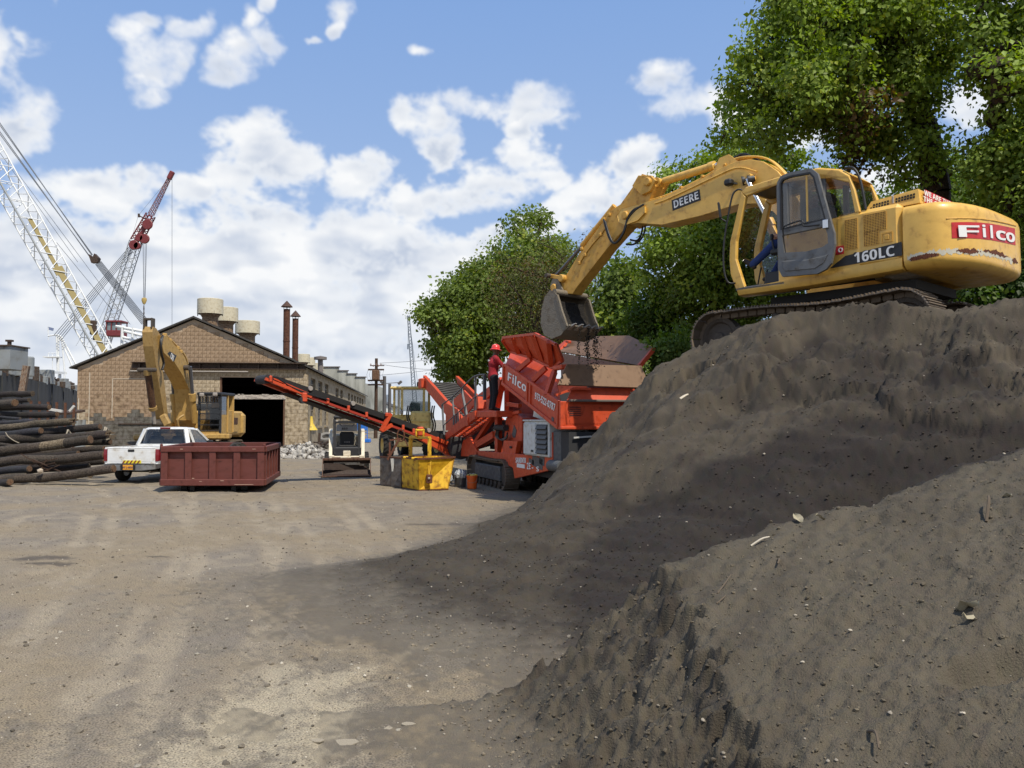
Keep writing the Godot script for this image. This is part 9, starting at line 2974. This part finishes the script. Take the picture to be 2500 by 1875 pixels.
func build_debris() -> void:
	# white rubble between the dumpster and the skid steer
	var chunk := [lump(201,0.7),lump(202,0.5),lump(203,0.9)]
	var rub := surf("rubble",Color.WHITE,0.95,tx_speck(),2.0,null,1.0,0.0,false,true)
	for s in 3:
		var ts := []
		var cs := []
		for k in 330:
			var uu := rng.randf_range(-1,1)
			var dd := rng.randf_range(-1,1)
			var c := ground_at(735 + uu*72,1113)
			c.z += dd*3.6
			c.x = (735 + uu*72 - 1250)/FOCAL*-c.z
			var hgt := 0.75*(1.0 - uu*uu)*(1.0 - dd*dd)*(0.8 + 0.5*noise.get_noise_2d(uu*3.0,dd*3.0))
			c.y = hgt*sqrt(rng.randf())
			ts.append(Transform3D(Basis.from_euler(Vector3(rng.randf()*3,rng.randf()*6,rng.randf()*3)).scaled(Vector3.ONE*rng.randf_range(0.08,0.34)),c))
			var g := rng.randf_range(0.35,0.68)
			cs.append(Color(g,g*0.95,g*0.86) if rng.randf() < 0.85 else Color(0.16,0.14,0.12))
		tag(stuff(copies(self,"white_rubble",chunk[s],rub,ts,cs)),["rounded lumps of the white rubble heap by the workshop corner","flat chips of the white rubble heap by the workshop corner","blocky lumps of the white rubble heap by the workshop corner"][s],"rubble","white rubble by the workshop corner")
	var dk := surf("scrap_dark",lin(0.06,0.05,0.042),0.9,tx_rust(),1.0)
	for k in 9:
		var c := at(752 + rng.randf_range(-14,44),1088 + rng.randf_range(-8,9),52 + rng.randf_range(-1,1))
		c.y = maxf(c.y,0.1)
		var dv := Vector3(rng.randf_range(-1,1),rng.randf_range(-0.1,0.5),rng.randf_range(-0.4,0.4)).normalized()*rng.randf_range(0.4,1.1)
		tag(bar(self,"scrap_plank",c - dv,c + dv,0.16,dk,0.05),"dark scrap plank in the debris at the workshop's corner","scrap","scrap planks at the workshop corner")
	for q in [[797,1068,0.5,"worn tyre lying on the debris by the workshop side wall"],[798,1080,0.55,"lower tyre of the two in the debris by the workshop"]]:
		var mb := MB.new()
		mb.lathe([Vector2(0.28,-0.1),Vector2(0.5,-0.13),Vector2(0.56,0),Vector2(0.5,0.13),Vector2(0.28,0.1),Vector2(0.28,-0.1)],22)
		var tp := at(q[0],q[1],56)
		part(thing("discarded_tyre",q[3],"tyre","",Vector3(tp.x,maxf(tp.y,0.2),tp.z),Basis(Vector3(1,0,0),0.5)),"tread",mb.mesh(50),surf("old_rubber",lin(0.16,0.15,0.13),0.9))
	var hy := thing("yellow_post","short yellow pipe bollard standing by the workshop's side wall","bollard","",ground_at(763,1083))
	var ym := surf("bollard_yellow",lin(0.62,0.45,0.05),0.6,tx_grime(),1.0)
	rod(hy,"pipe",Vector3.ZERO,Vector3(0,1.6,0),0.13,ym)
	bx(hy,"cap",Vector3(0,1.62,0),Vector3(0.28,0.08,0.28),ym,0.03)
	var wl := thing("wall_fitting","small yellow fitting on the workshop's side wall above the bollard","wall fitting","",at(759.5,1040,63))  # yellow cone shaped object fixed to the wall
	var cone := MB.new()
	cone.lathe([Vector2(0.5,-0.3),Vector2(0.42,-0.2),Vector2(0.16,0.2),Vector2(0.1,0.7),Vector2(0,0.72)],14)
	part(wl,"body",cone.mesh(40),ym)
	# blue lift by the far end
	var D := 72.0
	var lf := thing("blue_lift","small blue scaffold lift behind the skid steer","lift","",Vector3((886 - 1250)/FOCAL*D,0,-D))
	var bl := surf("lift_blue",lin(0.02,0.15,0.55),0.5)
	var X := func(u: float) -> float: return (u - 886)/FOCAL*D
	bx(lf,"platform",Vector3(X.call(884),EYE - 12.0*D/FOCAL,0),Vector3(0.3*2.6,0.95,0.8),bl,0.05)
	for u in [890,898]: bar(lf,"ladder_rail",Vector3(X.call(u),0.1,0.2),Vector3(X.call(u),EYE - 0.3,0.2),0.07,bl)
	for k in 5: bar(lf,"rung",Vector3(X.call(890),0.3 + k*0.27,0.2),Vector3(X.call(898),0.3 + k*0.27,0.2),0.05,bl)
	bx(lf,"base",Vector3(X.call(893),0.16,0),Vector3(0.8,0.3,0.9),bl,0.04)
	# sticks,leaves and scraps on the near heap
	var pale := surf("stick_pale",lin(0.52,0.46,0.36),0.8)
	var brn := surf("stick_brown",lin(0.10,0.075,0.05),0.9)
	for q in [[1834,1334,1879,1322,0.008,0,"pale bent stick on the crest of the near heap",0.03],[2119,1788,2146,1859,0.007,1,"thin upright twig near the bottom of the near heap",0.05],[1752,1450,1785,1410,0.005,1,"curved twig beside the crumbling spur",0.02],[2408,1275,2414,1243,0.009,1,"short dark stick standing on the right of the near heap",0.08],[1898,1370,1899,1388,0.008,1,"stubby dark twig below the pale stick",0.03],[1660,975,1680,966,0.02,0,"pale wood chip high on the left flank of the big heap",0.02],[1750,1475,1772,1460,0.005,1,"small twig at the foot of the curved twig",0.015]]:
		var a := on_heap(q[0],q[1])
		var b := on_heap(q[2],q[3])
		b = a + (b - a).limit_length(0.45) + Vector3(0,q[7],0)
		var m := (a + b)*0.5 + Vector3(0.01,q[7]*0.6,0)
		var mb := MB.new()
		mb.tube(smooth_path([a + Vector3(0,0.004,0),m,b]),[q[4],q[4],q[4],q[4],q[4],q[4],q[4]*0.9,q[4]*0.9,q[4]*0.8,q[4]*0.8,q[4]*0.7,q[4]*0.7,q[4]*0.5],6)
		tag(part(self,"stick",mb.mesh(50),pale if q[5] == 0 else brn),q[6],"stick")
	var lm := surf("dry_leaf",lin(0.42,0.37,0.25),0.8,tx_speck(),8.0)
	for q in [[1948,1272,0.07,"curled pale leaf on the crest of the near heap"],[2366,1493,0.085,"crumpled pale leaf on the right of the near heap"],[2370,1518,0.06,"greyish dry leaf below the crumpled one"],[2000,1268,0.05,"flat dry leaf right of the crest leaf"],[2460,1215,0.05,"small grey leaf at the upper right of the near heap"]]:
		var p := on_heap(q[0],q[1])
		var mb := MB.new()
		var s: float = q[2]
		var rows := []
		for i in 5:
			var row := []
			for jj in 3:
				var w := sin((i + 0.3)/4.6*PI)*0.45
				row.append(Vector3((jj - 1)*w*s,absf(jj - 1.0)*s*0.25 + noise.get_noise_2d(i*2.0,q[0])*s*0.5 + s*0.15,(i/4.0 - 0.5)*s*1.6))
			rows.append(row)
		for i in 4:
			for jj in 2: mb.quad(rows[i][jj],rows[i + 1][jj],rows[i + 1][jj + 1],rows[i][jj + 1])
		tag(part(self,"dead_leaf",mb.mesh(60),lm,Transform3D(Basis.from_euler(Vector3(0.5,q[0],0.2)),p)),q[3],"leaf")
	for q in [[2075,1543,0.028,"round white pebble in the middle of the near heap"],[1970,1480,0.02,"small white pebble above the round one"],[1942,1505,0.022,"tan pebble left of the round white one"],[2350,1745,0.025,"pale pebble low on the right of the near heap"],[1960,1620,0.024,"brown pebble below the tan one"],[1955,1366,0.016,"tiny white chip near the crest of the near heap"],[2090,1830,0.018,"small white chip beside the upright twig"]]:
		tag(part(self,"pebble",lump(300 + int(q[0]),0.8),surf("pebble_pale",lin(0.40,0.355,0.28),0.9),Transform3D(Basis.from_euler(Vector3(q[0],q[1],0)).scaled(Vector3(1.1,0.6,0.8)*q[2]),on_heap(q[0],q[1]) + Vector3(0,q[2]*0.3,0))),q[3],"pebble")
	# flat scraps of paper and board on the ground
	var pm := surf("paper_scrap",lin(0.36,0.31,0.23),0.9,tx_speck(),5.0)
	var gi := 0
	for q in [[842,1804,0.075,0.035,"torn pale paper scrap on the ground near the bottom centre"],[775,1803,0.045,0.02,"small tan scrap left of the torn paper"],[1130,1812,0.05,0.03,"tan flake near the foot of the near heap"],[812,1553,0.04,0.03,"white chip in the middle of the yard"],[553,1517,0.025,0.035,"white stone chip left of the yard's centre"],[948,1778,0.03,0.02,"small white paper bit right of the torn paper"],[1265,1835,0.05,0.012,"thin pale sliver at the foot of the heap"],[995,1768,0.05,0.02,"brown leaf scrap right of the white paper bit"]]:
		var p := ground_at(q[0],q[1])
		var mb := MB.new()
		var pts := []
		for k in 7:
			var an := TAU*k/7.0
			pts.append(Vector2(cos(an)*q[2]*rng.randf_range(0.6,1.2),sin(an)*q[3]*rng.randf_range(0.6,1.5)))
		mb.prism(pts,0.0,0.006)
		tag(part(self,"ground_scrap",mb.mesh(),pm,Transform3D(Basis(Vector3(1,0,0),-PI/2 + 0.1),Vector3(p.x,ground_height(p.x,p.z) + 0.008,p.z))),q[4],"litter")
		gi += 1

func build_all() -> void:
	build_land()
	build_workshop()
	build_neighbours()
	build_poles()
	build_cranes()
	build_dock()
	build_trees()
	build_excavator()
	build_screener()
	build_pickup()
	build_dumpster()
	build_skid_steer()
	build_loader()
	build_old_excavator()
	build_bins()
	build_logs()
	build_debris()
